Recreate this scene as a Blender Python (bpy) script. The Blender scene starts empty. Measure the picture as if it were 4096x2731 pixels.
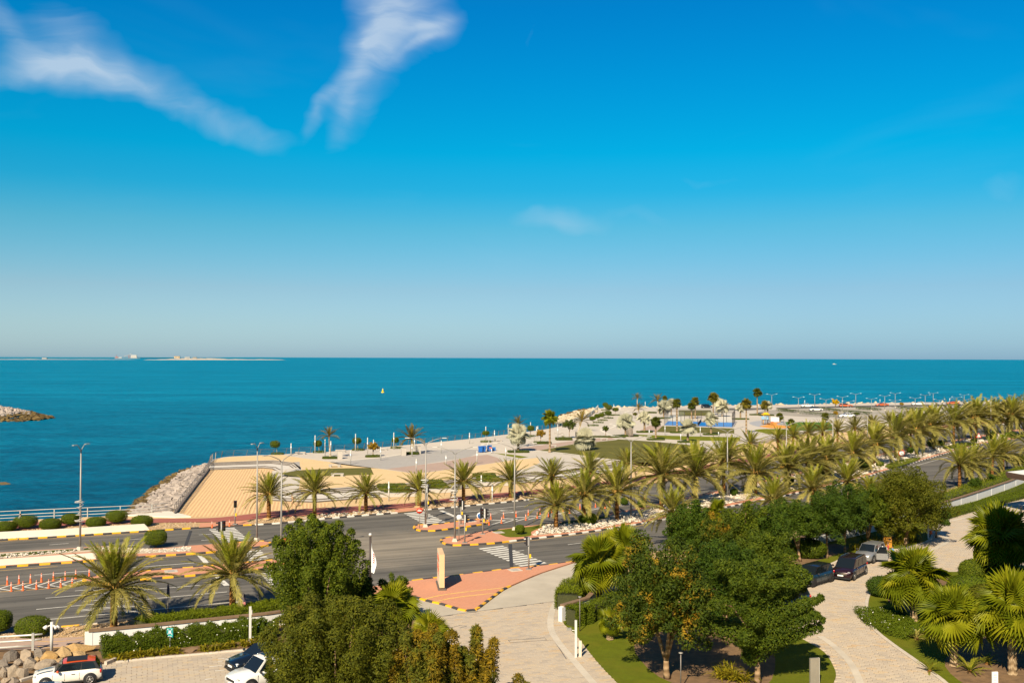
import bpy, math, random
import numpy as np
from mathutils import Vector, Matrix, geometry as mgeo

random.seed(7)
RNG = np.random.default_rng(7)
R = math.radians
sc = bpy.context.scene
COL = sc.collection

# ------------------------------------------------------------------ camera
FPX, CX, CY = 4000.0, 2048.0, 1365.5          # photograph pixels (4096 wide)
CAM = Vector((0, 0, 20.0))
PITCH = math.atan(66.0 / FPX); ROLL = 13.0 / 4096
_F = Vector((0, math.cos(PITCH), math.sin(PITCH)))
_U0 = Vector((0, -math.sin(PITCH), math.cos(PITCH)))
_R0 = Vector((1, 0, 0))
_R = _R0 * math.cos(ROLL) + _U0 * math.sin(ROLL)
_U = _U0 * math.cos(ROLL) - _R0 * math.sin(ROLL)
cam_d = bpy.data.cameras.new('camera')
cam_d.sensor_width = 36; cam_d.sensor_fit = 'HORIZONTAL'; cam_d.lens = 36 * FPX / 4096
cam_d.clip_start = 0.5; cam_d.clip_end = 400000
cam = bpy.data.objects.new('camera', cam_d); COL.objects.link(cam)
m = Matrix.Identity(4)
for i in range(3):
    m[i][0] = _R[i]; m[i][1] = _U[i]; m[i][2] = -_F[i]; m[i][3] = CAM[i]
cam.matrix_world = m
sc.camera = cam

# ------------------------------------------------------------------ light
SUN_AZ, SUN_EL = 20.0, 38.0        # shadows run 20 deg right of straight ahead
sc.view_settings.view_transform = 'Standard'; sc.view_settings.look = 'None'
sc.view_settings.gamma = 1.0; sc.view_settings.exposure = 1.0
sc.view_settings.use_curve_mapping = False
sc.render.engine = 'CYCLES'
sc.cycles.use_denoising = True
sc.cycles.max_bounces = 6; sc.cycles.diffuse_bounces = 3; sc.cycles.glossy_bounces = 3
sc.cycles.transmission_bounces = 3; sc.cycles.transparent_max_bounces = 6

sun_d = bpy.data.lights.new('sun', 'SUN')
sun_d.energy = 5.0; sun_d.angle = R(0.5); sun_d.color = (1.0, 0.87, 0.67)
sun = bpy.data.objects.new('sun', sun_d); COL.objects.link(sun)
_sd = Vector((math.sin(R(SUN_AZ)) * math.cos(R(SUN_EL)), math.cos(R(SUN_AZ)) * math.cos(R(SUN_EL)), -math.sin(R(SUN_EL))))
sun.rotation_euler = _sd.to_track_quat('-Z', 'Y').to_euler()

world = bpy.data.worlds.new('World'); sc.world = world; world.use_nodes = True


class NT:
    """tiny helper for node trees"""
    def __init__(s, tree):
        s.t = tree; s.n = tree.nodes; s.l = tree.links
    def node(s, typ, **kw):
        n = s.n.new(typ)
        for k, v in kw.items(): setattr(n, k, v)
        return n
    def put(s, sock, v):
        if v is None: return
        if hasattr(v, 'is_linked') or isinstance(v, bpy.types.NodeSocket): s.l.new(v, sock)
        elif isinstance(v, (tuple, list)) and len(v) == 3 and sock.type == 'RGBA': sock.default_value = (*v, 1)
        else: sock.default_value = v
    def math(s, op, a, b=None, c=None, clamp=False):
        n = s.node('ShaderNodeMath', operation=op, use_clamp=clamp)
        s.put(n.inputs[0], a); s.put(n.inputs[1], b); s.put(n.inputs[2], c)
        return n.outputs[0]
    def mix(s, f, a, b, blend='MIX'):
        n = s.node('ShaderNodeMix', data_type='RGBA', blend_type=blend)
        s.put(n.inputs[0], f); s.put(n.inputs[6], a); s.put(n.inputs[7], b)
        return n.outputs[2]
    def ramp(s, f, stops, interp='LINEAR'):
        n = s.node('ShaderNodeValToRGB'); s.put(n.inputs[0], f)
        cr = n.color_ramp; cr.interpolation = interp
        while len(cr.elements) < len(stops): cr.elements.new(0.5)
        for e, (p, c) in zip(cr.elements, stops):
            e.position = p; e.color = (c, c, c, 1) if isinstance(c, (int, float)) else (*c[:3], 1)
        return n.outputs[0]
    def noise(s, vec, scale, detail=4, rough=0.55, dist=0.0, col=False):
        n = s.node('ShaderNodeTexNoise'); s.put(n.inputs['Vector'], vec)
        n.inputs['Scale'].default_value = scale; n.inputs['Detail'].default_value = detail
        n.inputs['Roughness'].default_value = rough; n.inputs['Distortion'].default_value = dist
        return n.outputs['Color' if col else 'Fac']
    def mapping(s, vec, loc=(0, 0, 0), rot=(0, 0, 0), scale=(1, 1, 1)):
        n = s.node('ShaderNodeMapping'); s.put(n.inputs[0], vec)
        n.inputs[1].default_value = loc; n.inputs[2].default_value = rot; n.inputs[3].default_value = scale
        return n.outputs[0]
    def comb(s, x, y, z):
        n = s.node('ShaderNodeCombineXYZ')
        for i, v in enumerate((x, y, z)): s.put(n.inputs[i], v)
        return n.outputs[0]


def build_world():
    T = NT(world.node_tree); T.n.clear()
    out = T.node('ShaderNodeOutputWorld'); bg = T.node('ShaderNodeBackground')
    T.l.new(bg.outputs[0], out.inputs[0])
    sky = T.node('ShaderNodeTexSky', sky_type='NISHITA')
    sky.sun_disc = False; sky.sun_elevation = R(SUN_EL)
    sky.sun_rotation = R(180 + SUN_AZ)      # the sun stands behind the camera, a little to the left
    sky.altitude = 0; sky.air_density = 1.0; sky.dust_density = 0.6; sky.ozone_density = 2.0
    tc = T.node('ShaderNodeTexCoord')
    sep = T.node('ShaderNodeSeparateXYZ'); T.l.new(tc.outputs['Generated'], sep.inputs[0])
    x, y, z = sep.outputs
    # deepen the blue in view; greyed overhead to neutralise the fill light, same all round
    el = T.math('MULTIPLY', T.math('ARCSINE', T.math('MINIMUM', T.math('MAXIMUM', z, -0.99), 0.99)), 1 / R(90))
    tint = T.ramp(el, [(0.0, (0.34, 0.57, 0.95)), (0.02, (0.345, 0.54, 0.80)), (0.043, (0.335, 0.515, 0.69)), (0.081, (0.18, 0.58, 0.69)), (0.104, (0.045, 0.61, 0.76)),
                       (0.128, (0.004, 0.66, 0.82)), (0.172, (0.002, 0.61, 0.87)), (0.216, (0.002, 0.55, 0.90)), (0.34, (0.10, 0.48, 0.80)), (0.5, (0.30, 0.47, 0.68)), (0.75, (0.44, 0.49, 0.64)), (1.0, (0.48, 0.50, 0.62))])
    # a touch of high haze, uneven like real air
    base = T.mix(1.0, sky.outputs[0], tint, 'MULTIPLY')
    hz = T.math('MULTIPLY', T.ramp(T.math('MULTIPLY_ADD', x, -0.7, 0.4), [(0.2, 0.0), (0.8, 1.0)]), T.ramp(el, [(0.0, 1.0), (0.11, 0.0)]))      # dustier air to the left
    base = T.mix(hz, base, T.mix(1.0, base, (1.6, 1.35, 1.15), 'MULTIPLY'))
    # ---- cirrus, laid out by direction
    ys = T.math('MAXIMUM', y, 0.05)
    u = T.math('DIVIDE', x, ys); v = T.math('DIVIDE', z, ys)
    p = T.comb(u, v, 0.0)
    warp = T.noise(p, 5.0, 4, 0.6, 0.0, True)
    wv = T.node('ShaderNodeVectorMath', operation='MULTIPLY_ADD')
    T.l.new(warp, wv.inputs[0]); wv.inputs[1].default_value = (0.09, 0.09, 0); 
    sub = T.node('ShaderNodeVectorMath', operation='SUBTRACT'); T.l.new(p, sub.inputs[0]); sub.inputs[1].default_value = (0.045, 0.045, 0)
    T.l.new(sub.outputs[0], wv.inputs[2])
    pw = wv.outputs[0]
    acc = None
    ells = [  # centre px, half length px, half width px, angle deg (up positive), weight
        (330, 310, 260, 75, -6, 1.0), (120, 330, 270, 38, 6, .5), (60, 130, 240, 70, -50, .42), (330, 170, 170, 110, -35, .45), (730, 440, 330, 52, -24, .40), (985, 530, 170, 40, -20, .16),
        (1500, 120, 330, 105, 75, .75), (1640, 70, 160, 130, 30, .6), (1405, 300, 240, 48, 74, .6), (1290, 405, 120, 40, 55, .52), (1230, 500, 80, 22, 80, .20), (1730, 85, 110, 30, 25, .6), (1690, 160, 110, 22, 30, .55),
        (2230, 880, 190, 40, -4, .30), (2150, 130, 170, 22, 72, .07), (2560, 860, 150, 30, -8, .12), (2850, 740, 200, 26, 0, .12), (4010, 745, 120, 40, 10, .12)]
    for cx, cy, a, b, ang, w in ells:
        d = _F + _R * ((cx - CX) / FPX) + _U * ((CY - cy) / FPX)
        u0, v0 = d.x / d.y, d.z / d.y
        mp = T.node('ShaderNodeMapping', vector_type='TEXTURE')
        T.l.new(pw, mp.inputs[0]); mp.inputs[1].default_value = (u0, v0, 0)
        mp.inputs[2].default_value = (0, 0, R(ang)); mp.inputs[3].default_value = (a / FPX, b / FPX, 1)
        ln = T.node('ShaderNodeVectorMath', operation='LENGTH'); T.l.new(mp.outputs[0], ln.inputs[0])
        g = T.math('POWER', 2.718, T.math('MULTIPLY', T.math('POWER', ln.outputs['Value'], 2.0), -1.1))
        g = T.math('MULTIPLY', g, w)
        acc = g if acc is None else T.math('ADD', acc, g)
    fib = T.noise(T.mapping(pw, rot=(0, 0, R(35)), scale=(1.0, 3.2, 1)), 8.0, 5, 0.58, 0.7)
    fib = T.math('MULTIPLY_ADD', fib, 1.9, -0.22)
    cl = T.math('MULTIPLY', T.math('SUBTRACT', T.math('MULTIPLY', acc, T.math('MAXIMUM', fib, 0.0)), 0.05), 1.15, None, True)
    front = T.math('GREATER_THAN', y, 0.06)
    cl = T.math('MULTIPLY', T.math('MULTIPLY', cl, front), 0.70)
    # faint veils everywhere else in the sky
    dn = T.node('ShaderNodeVectorMath', operation='DIVIDE'); T.l.new(tc.outputs['Generated'], dn.inputs[0])
    T.l.new(T.comb(T.math('ADD', z, 0.12), T.math('ADD', z, 0.12), T.math('ADD', z, 0.12)), dn.inputs[1])
    veil = T.math('MULTIPLY', T.math('SUBTRACT', T.noise(dn.outputs[0], 1.1, 4, 0.6, 0.5), 0.55), 0.10, None, True)
    cl = T.math('ADD', cl, veil, None, True)
    skyc = T.mix(cl, base, (4.4, 5.2, 6.0))
    T.l.new(skyc, bg.inputs[0]); bg.inputs[1].default_value = 0.070


build_world()


# ------------------------------------------------------------------ picking points on the ground
def ray(px, py):
    return _F + _R * ((px - CX) / FPX) + _U * ((CY - py) / FPX)

def P(px, py, z=0.0):
    d = ray(px, py); t = (z - CAM.z) / d.z
    return CAM + d * t

def PX(w):
    d = Vector(w) - CAM; k = d.dot(_F)
    return CX + FPX * d.dot(_R) / k, CY - FPX * d.dot(_U) / k

def HT(base, px, py):
    """height above base of the point seen at (px,py) straight over base"""
    d = ray(px, py); t = (base.y - CAM.y) / d.y
    return CAM.z + t * d.z - base.z

def MPP(b): return b.y / FPX            # metres per photograph pixel at a point

def PL(pts, z=0.0): return [P(a, b, z) for a, b in pts]

def smooth(pts, n=6, closed=False):
    """Catmull-Rom through points"""
    out = []; L = len(pts)
    rng = range(L) if closed else range(L - 1)
    for i in rng:
        p0 = pts[(i - 1) % L] if closed or i > 0 else pts[0]
        p1 = pts[i]; p2 = pts[(i + 1) % L]
        p3 = pts[(i + 2) % L] if closed or i + 2 < L else pts[-1]
        for k in range(n):
            t = k / n
            out.append(0.5 * ((2 * p1) + (p2 - p0) * t + (2 * p0 - 5 * p1 + 4 * p2 - p3) * t * t + (3 * p1 - p0 - 3 * p2 + p3) * t ** 3))
    if not closed: out.append(pts[-1].copy())
    return out

def offset(pts, d):
    """shift a polyline sideways in plan; positive = to the left of travel"""
    o = []
    for i, p in enumerate(pts):
        a = pts[max(i - 1, 0)]; b = pts[min(i + 1, len(pts) - 1)]
        t = (b - a); t.z = 0; t.normalize()
        o.append(Vector((p.x - t.y * d, p.y + t.x * d, p.z)))
    return o

def walk(pts, step):
    """points and headings every step metres along a polyline"""
    out = []; acc = 0.0; nxt = 0.0
    for a, b in zip(pts, pts[1:]):
        L = (b - a).length
        if L < 1e-6: continue
        while nxt <= acc + L:
            f = (nxt - acc) / L
            out.append((a.lerp(b, f), math.atan2(b.y - a.y, b.x - a.x))); nxt += step
        acc += L
    return out

def length(pts): return sum((b - a).length for a, b in zip(pts, pts[1:]))

def inside(x, y, poly):
    c = False; j = len(poly) - 1
    for i in range(len(poly)):
        xi, yi = poly[i][0], poly[i][1]; xj, yj = poly[j][0], poly[j][1]
        if (yi > y) != (yj > y) and x < (xj - xi) * (y - yi) / (yj - yi) + xi: c = not c
        j = i
    return c


# ------------------------------------------------------------------ mesh builder
class MB:
    def __init__(s): s.v = []; s.f = []; s.mi = []; s.sm = []
    def add(s, vs, fs, mi=0, sm=False):
        o = len(s.v); s.v += [tuple(v) for v in vs]
        for f in fs: s.f.append([i + o for i in f]); s.mi.append(mi); s.sm.append(sm)
        return s
    def box(s, c, d, rz=0.0, mi=0, taper=1.0, rx=0, ry=0):
        x, y, z = d[0] / 2, d[1] / 2, d[2] / 2
        M = Matrix.Rotation(rz, 3, 'Z') @ Matrix.Rotation(ry, 3, 'Y') @ Matrix.Rotation(rx, 3, 'X')
        vs = []
        for k in (-1, 1):
            t = taper if k > 0 else 1
            for a, b in ((-1, -1), (1, -1), (1, 1), (-1, 1)):
                vs.append(Vector(c) + M @ Vector((a * x * t, b * y * t, k * z)))
        return s.add(vs, [(3, 2, 1, 0), (4, 5, 6, 7), (0, 1, 5, 4), (1, 2, 6, 5), (2, 3, 7, 6), (3, 0, 4, 7)], mi)
    def tube(s, pts, rad, n=8, mi=0, cap=True, sm=True):
        pts = [Vector(p) for p in pts]
        if not isinstance(rad, (list, tuple)): rad = [rad] * len(pts)
        o = len(s.v); ref = None
        for i, p in enumerate(pts):
            t = (pts[min(i + 1, len(pts) - 1)] - pts[max(i - 1, 0)]).normalized()
            if ref is None:
                ref = Vector((1, 0, 0)) if abs(t.x) < 0.9 else Vector((0, 1, 0))
            a = (ref - t * ref.dot(t)).normalized(); b = t.cross(a); ref = a
            for k in range(n):
                an = 2 * math.pi * k / n
                s.v.append(tuple(p + (a * math.cos(an) + b * math.sin(an)) * rad[i]))
        for i in range(len(pts) - 1):
            for k in range(n):
                k2 = (k + 1) % n
                s.f.append([o + i * n + k, o + i * n + k2, o + (i + 1) * n + k2, o + (i + 1) * n + k]); s.mi.append(mi); s.sm.append(sm)
        if cap:
            s.f.append([o + k for k in range(n)][::-1]); s.mi.append(mi); s.sm.append(False)
            e = o + (len(pts) - 1) * n
            s.f.append([e + k for k in range(n)]); s.mi.append(mi); s.sm.append(False)
        return s
    def lathe(s, c, prof, n=16, mi=0, axis='Z', sm=True):
        """prof: (radius, height) pairs"""
        o = len(s.v); c = Vector(c)
        for r, h in prof:
            for k in range(n):
                a = 2 * math.pi * k / n; q = (r * math.cos(a), r * math.sin(a), h)
                if axis == 'Y': q = (q[0], q[2], q[1])
                if axis == 'X': q = (q[2], q[0], q[1])
                s.v.append(tuple(c + Vector(q)))
        for i in range(len(prof) - 1):
            for k in range(n):
                k2 = (k + 1) % n
                s.f.append([o + i * n + k, o + i * n + k2, o + (i + 1) * n + k2, o + (i + 1) * n + k]); s.mi.append(mi); s.sm.append(sm)
        for e, rev in ((0, True), (len(prof) - 1, False)):
            if prof[e][0] > 1e-4:
                f = [o + e * n + k for k in range(n)]
                s.f.append(f[::-1] if rev else f); s.mi.append(mi); s.sm.append(False)
        return s
    def ball(s, c, r, n=12, mi=0):
        if not isinstance(r, (tuple, list)): r = (r, r, r)
        o = len(s.v); rows = max(4, n // 2)
        for i in range(rows + 1):
            ph = math.pi * i / rows
            for k in range(n):
                a = 2 * math.pi * k / n
                s.v.append((c[0] + r[0] * math.sin(ph) * math.cos(a), c[1] + r[1] * math.sin(ph) * math.sin(a), c[2] + r[2] * math.cos(ph)))
        for i in range(rows):
            for k in range(n):
                k2 = (k + 1) % n
                s.f.append([o + i * n + k, o + (i + 1) * n + k, o + (i + 1) * n + k2, o + i * n + k2]); s.mi.append(mi); s.sm.append(True)
        return s
    def prism(s, pts, z0, z1, mi=0, side=None):
        """vertical prism over plan polygon"""
        n = len(pts); pts = ccw(pts)
        tris = mgeo.tessellate_polygon([[Vector((p[0], p[1], 0)) for p in pts]])
        top = [(p[0], p[1], z1) for p in pts]; bot = [(p[0], p[1], z0) for p in pts]
        o = len(s.v); s.v += top + bot
        for t in tris:
            t = list(t); a, b, c = (Vector(top[i]) for i in t)
            if (b - a).cross(c - a).z < 0: t.reverse()
            s.f.append([o + i for i in t]); s.mi.append(mi); s.sm.append(False)
        for i in range(n):
            j = (i + 1) % n
            s.f.append([o + n + i, o + n + j, o + j, o + i]); s.mi.append(mi if side is None else side); s.sm.append(False)
        return s
    def sheet(s, pts, z, mi=0):
        tris = mgeo.tessellate_polygon([[Vector((p[0], p[1], 0)) for p in pts]])
        o = len(s.v); s.v += [(p[0], p[1], z) for p in pts]
        for t in tris:
            t = list(t); a, b, c = (Vector((pts[i][0], pts[i][1], 0)) for i in t)
            if (b - a).cross(c - a).z < 0: t.reverse()
            s.f.append([o + i for i in t]); s.mi.append(mi); s.sm.append(False)
        return s
    def strip(s, A, B, za=None, zb=None, mi=0):
        o = len(s.v); n = len(A)
        for p in A: s.v.append((p[0], p[1], p[2] if za is None else za))
        for p in B: s.v.append((p[0], p[1], p[2] if zb is None else zb))
        for i in range(n - 1):
            s.f.append([o + i, o + i + 1, o + n + i + 1, o + n + i]); s.mi.append(mi); s.sm.append(False)
        return s
    def mesh(s, name, mats):
        me = bpy.data.meshes.new(name)
        me.from_pydata(s.v, [], s.f)
        if not isinstance(mats, (list, tuple)): mats = [mats]
        for mt in mats: me.materials.append(MAT[mt] if isinstance(mt, str) else mt)
        if len(mats) > 1: me.polygons.foreach_set('material_index', s.mi)
        me.polygons.foreach_set('use_smooth', s.sm)
        me.update()
        return me
    def build(s, name, mats, parent=None, loc=(0, 0, 0), rz=0.0):
        return ob(name, s.mesh(name, mats), parent, loc, rz)

def ccw(pts):
    a = sum(pts[i][0] * pts[(i + 1) % len(pts)][1] - pts[(i + 1) % len(pts)][0] * pts[i][1] for i in range(len(pts)))
    return list(pts) if a > 0 else list(pts)[::-1]

def ob(name, me, parent=None, loc=(0, 0, 0), rz=0.0):
    o = bpy.data.objects.new(name, me); COL.objects.link(o)
    if parent is not None: o.parent = parent
    o.location = loc; o.rotation_euler = (0, 0, rz)
    return o

def npmesh(name, verts, faces, mat, smooth_=False):
    """fast mesh from numpy arrays; faces is (M,k)"""
    me = bpy.data.meshes.new(name)
    verts = np.asarray(verts, np.float32); faces = np.asarray(faces, np.int32)
    M, k = faces.shape
    me.vertices.add(len(verts)); me.vertices.foreach_set('co', verts.ravel())
    me.loops.add(M * k); me.loops.foreach_set('vertex_index', faces.ravel())
    me.polygons.add(M); me.polygons.foreach_set('loop_start', np.arange(M, dtype=np.int32) * k)
    me.polygons.foreach_set('use_smooth', np.full(M, smooth_))
    me.materials.append(MAT[mat] if isinstance(mat, str) else mat)
    me.update(calc_edges=True)
    return me

def thing(name, label, cat, loc=(0, 0, 0), rz=0.0, group=None):
    o = bpy.data.objects.new(name, None); COL.objects.link(o)
    o.empty_display_size = 0.2
    o.location = loc; o.rotation_euler = (0, 0, rz)
    return tag(o, label, cat, group)

def tag(o, label=None, cat=None, group=None, kind=None):
    if label: o['label'] = label
    if cat: o['category'] = cat
    if group: o['group'] = group
    if kind: o['kind'] = kind
    return o

def dup(root, loc, rz=0.0, label=None, group=None, scale=None):
    r = root.copy(); COL.objects.link(r); r.location = loc; r.rotation_euler = (0, 0, rz)
    if label: r['label'] = label
    if group: r['group'] = group
    if scale: r.scale = scale
    for ch in list(root.children):
        c = ch.copy(); COL.objects.link(c); c.parent = r
        for g in ch.children:
            d = g.copy(); COL.objects.link(d); d.parent = c
    return r

_ORD = ['first', 'second', 'third', 'fourth', 'fifth', 'sixth', 'seventh', 'eighth', 'ninth', 'tenth', 'eleventh', 'twelfth', 'thirteenth',
        'fourteenth', 'fifteenth', 'sixteenth', 'seventeenth', 'eighteenth', 'nineteenth', 'twentieth']
def nth(i):
    if i < 20: return _ORD[i]
    t, u = divmod(i + 1, 10); tens = {2: 'twent', 3: 'thirt', 4: 'fort'}[t]
    return tens + 'ieth' if u == 0 else tens + 'y-' + _ORD[u - 1]

# ------------------------------------------------------------------ materials
MAT = {}

def new_mat(name):
    mt = bpy.data.materials.new(name); mt.use_nodes = True
    T = NT(mt.node_tree); b = T.n['Principled BSDF']
    MAT[name] = mt
    return mt, T, b

def simple(name, col, rough=0.6, metal=0.0, spec=0.4, var=0.0, scale=4.0, bump=0.0, bscale=30.0, dirt=None, coat=0.0):
    mt, T, b = new_mat(name)
    b.inputs['Roughness'].default_value = rough; b.inputs['Metallic'].default_value = metal
    b.inputs['Specular IOR Level'].default_value = spec
    if coat: b.inputs['Coat Weight'].default_value = coat; b.inputs['Coat Roughness'].default_value = 0.05
    g = T.node('ShaderNodeNewGeometry').outputs['Position']
    if var or dirt:
        n = T.noise(g, scale, 6, 0.65)
        lo = tuple(c * (1 - var) for c in col); hi = tuple(min(1, c * (1 + var)) for c in col)
        c = T.ramp(n, [(0.3, lo), (0.7, hi)])
        if dirt:
            n2 = T.noise(g, scale * 0.23, 5, 0.7)
            c = T.mix(T.ramp(n2, [(0.45, 0.0), (0.75, dirt[1])]), c, dirt[0])
        T.put(b.inputs['Base Color'], c)
    else:
        b.inputs['Base Color'].default_value = (*col, 1)
    if bump:
        bp = T.node('ShaderNodeBump'); bp.inputs['Strength'].default_value = bump; bp.inputs['Distance'].default_value = 0.02
        T.l.new(T.noise(g, bscale, 5, 0.6), bp.inputs['Height']); T.l.new(bp.outputs[0], b.inputs['Normal'])
    return mt

def leafmat(name, stops, rough=0.65, trans=0.25, spec=0.12, objvar=0.25, tint=None):
    """foliage: colour picked per leaf and a little per plant"""
    mt, T, b = new_mat(name)
    geo = T.node('ShaderNodeNewGeometry'); oi = T.node('ShaderNodeObjectInfo')
    f = T.math('ADD', T.math('MULTIPLY', geo.outputs['Random Per Island'], 1 - objvar), T.math('MULTIPLY', oi.outputs['Random'], objvar))
    c = T.ramp(f, stops)
    n = T.noise(geo.outputs['Position'], 0.9, 3, 0.6)
    c = T.mix(T.ramp(n, [(0.35, 0.0), (0.7, 0.35)]), c, tuple(x * 0.6 for x in stops[0][1]))
    if tint:   # patches of yellowed / dry leaves
        n2 = T.noise(geo.outputs['Position'], tint[2], 3, 0.6)
        c = T.mix(T.ramp(n2, [(tint[1], 0.0), (tint[1] + 0.1, 0.9)]), c, T.mix(geo.outputs['Random Per Island'], tint[0], tint[3]))
    T.put(b.inputs['Base Color'], c)
    b.inputs['Roughness'].default_value = rough; b.inputs['Specular IOR Level'].default_value = spec
    tr = T.node('ShaderNodeBsdfTranslucent'); T.put(tr.inputs[0], T.mix(1.0, c, (1.25, 1.2, 0.5), 'MULTIPLY'))
    mx = T.node('ShaderNodeMixShader'); mx.inputs[0].default_value = trans
    out = T.n['Material Output']
    T.l.new(b.outputs[0], mx.inputs[1]); T.l.new(tr.outputs[0], mx.inputs[2]); T.l.new(mx.outputs[0], out.inputs[0])
    return mt

def make_materials():
    # ---- sea
    mt, T, b = new_mat('sea')
    g = T.node('ShaderNodeNewGeometry').outputs['Position']
    gm = T.mapping(g, scale=(0.35, 1.0, 1.0))
    big = T.noise(T.mapping(g, rot=(0, 0, R(5)), scale=(0.0022, 0.017, 1)), 1.0, 6, 0.66, 0.5)
    mid = T.noise(T.mapping(g, rot=(0, 0, R(8)), scale=(0.022, 0.06, 1)), 1.0, 6, 0.7, 0.4)
    rip = T.noise(T.mapping(g, rot=(0, 0, R(4)), scale=(0.30, 0.26, 1)), 1.0, 4, 0.75, 0.8)
    c = T.ramp(T.math('ADD', T.math('ADD', T.math('MULTIPLY', big, 0.30), T.math('MULTIPLY', mid, 0.28)), T.math('MULTIPLY', rip, 0.42)),
               [(0.38, (0.0003, 0.088, 0.168)), (0.50, (0.0006, 0.172, 0.302)), (0.62, (0.003, 0.275, 0.435))])
    sp = T.node('ShaderNodeSeparateXYZ'); T.l.new(g, sp.inputs[0])
    dist_f = T.math('SMOOTH_MIN', T.math('MAXIMUM', T.math('DIVIDE', T.math('SUBTRACT', sp.outputs[1], 90.0), 600.0), 0.0), 1.0, 0.3)
    c = T.mix(dist_f, T.mix(1.0, c, (0.5, 0.52, 0.58), 'MULTIPLY'), c)      # near water painted darker, as it looks from a steeper view
    # this view darkening in the colour fades out towards open water
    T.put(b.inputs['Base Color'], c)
    b.inputs['Roughness'].default_value = 0.4; b.inputs['IOR'].default_value = 1.33; b.inputs['Specular IOR Level'].default_value = 0.03
    n1 = T.noise(gm, 1.1, 4, 0.6, 0.6); n2 = T.noise(gm, 0.16, 4, 0.6, 0.4); n3 = T.noise(gm, 5.0, 3, 0.6)
    h = T.math('ADD', T.math('ADD', T.math('MULTIPLY', n1, 0.35), T.math('MULTIPLY', n2, 1.3)), T.math('MULTIPLY', n3, 0.06))
    bp = T.node('ShaderNodeBump'); bp.inputs['Strength'].default_value = 1.0; bp.inputs['Distance'].default_value = 1.5
    T.l.new(h, bp.inputs['Height']); T.l.new(bp.outputs[0], b.inputs['Normal'])

    # ---- asphalt
    for nm, base, dusty in (('asphalt', (0.100, 0.091, 0.080), 0.4), ('asphalt_light', (0.36, 0.32, 0.27), 0.4)):
        mt, T, b = new_mat(nm)
        g = T.node('ShaderNodeNewGeometry').outputs['Position']
        rr = T.mapping(g, rot=(0, 0, -R(23.4)))
        lanes = T.noise(T.mapping(rr, scale=(0.03, 0.55, 1)), 1.0, 4, 0.6, 0.2)   # wear along the wheel tracks
        pat = T.noise(g, 0.12, 5, 0.65)
        c = T.ramp(lanes, [(0.32, tuple(x * 0.68 for x in base)), (0.68, tuple(x * 1.55 for x in base))])
        c = T.mix(T.ramp(pat, [(0.48, 0.0), (0.78, dusty)]), c, (0.27, 0.23, 0.18))
        if nm == 'asphalt':      # sand dragged over the junction by turning traffic
            j0 = P(1440, 2195); mp = T.node('ShaderNodeMapping', vector_type='TEXTURE'); T.l.new(g, mp.inputs[0]); mp.inputs[1].default_value = (j0.x, j0.y, 0)
            mp.inputs[2].default_value = (0, 0, R(30)); mp.inputs[3].default_value = (23, 14, 1000)
            ln = T.node('ShaderNodeVectorMath', operation='LENGTH'); T.l.new(mp.outputs[0], ln.inputs[0])
            dm = T.math('SUBTRACT', 1.25, T.math('ADD', ln.outputs['Value'], T.math('MULTIPLY', T.noise(rr, 0.07, 4, 0.6, 0.8), 0.9)))
            trk = T.noise(T.mapping(rr, scale=(0.04, 0.3, 1)), 1.0, 4, 0.6, 0.6)
            c = T.mix(T.math('MULTIPLY', T.ramp(dm, [(0.0, 0.0), (0.65, 0.95)]), T.ramp(trk, [(0.3, 0.35), (0.6, 1.0)])), c, (0.36, 0.30, 0.225))
        fine = T.noise(g, 40, 2, 0.7)
        tyre = T.noise(T.mapping(rr, scale=(0.018, 1.5, 1)), 1.0, 4, 0.65, 0.3); spot = T.noise(g, 1.3, 3, 0.6)
        c = T.mix(0.55, c, T.mix(1.0, c, T.ramp(tyre, [(0.35, 0.55), (0.65, 1.5)]), 'MULTIPLY'))
        c = T.mix(T.ramp(spot, [(0.68, 0.0), (0.74, 0.6)]), c, (0.03, 0.028, 0.026))
        c = T.mix(0.18, c, T.ramp(fine, [(0.3, 0.02), (0.7, 0.22)]))
        T.put(b.inputs['Base Color'], c)
        b.inputs['Roughness'].default_value = 0.9; b.inputs['Specular IOR Level'].default_value = 0.15
        bp = T.node('ShaderNodeBump'); bp.inputs['Strength'].default_value = 0.3; bp.inputs['Distance'].default_value = 0.01
        T.l.new(fine, bp.inputs['Height']); T.l.new(bp.outputs[0], b.inputs['Normal'])

    simple('asphalt_patch', (0.035, 0.034, 0.036), 0.85, var=0.25, scale=2.0)
    simple('paint_white', (0.66, 0.63, 0.57), 0.7, var=0.16, scale=3.0, dirt=((0.25, 0.23, 0.20), 0.55))
    simple('paint_yellow', (0.72, 0.43, 0.12), 0.7, var=0.2, scale=2.0, dirt=((0.3, 0.26, 0.2), 0.4))
    simple('kerb_yellow', (0.80, 0.40, 0.004), 0.6, var=0.12, scale=1.5, dirt=((0.4, 0.28, 0.12), 0.35))
    simple('kerb_black', (0.035, 0.032, 0.034), 0.65, var=0.3, scale=2.0, dirt=((0.16, 0.13, 0.11), 0.4))
    simple('kerb_white', (0.72, 0.67, 0.60), 0.7, var=0.1, scale=2.0, dirt=((0.42, 0.36, 0.30), 0.4))
    simple('kerb_stone', (0.52, 0.45, 0.37), 0.8, var=0.12, scale=1.5, dirt=((0.35, 0.3, 0.25), 0.3))
    simple('concrete', (0.52, 0.46, 0.38), 0.85, var=0.10, scale=0.7, bump=0.15, bscale=20, dirt=((0.36, 0.31, 0.25), 0.55))
    simple('apron_concrete', (0.46, 0.405, 0.325), 0.85, var=0.09, scale=0.5, bump=0.15, bscale=20, dirt=((0.33, 0.285, 0.225), 0.6))
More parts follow.
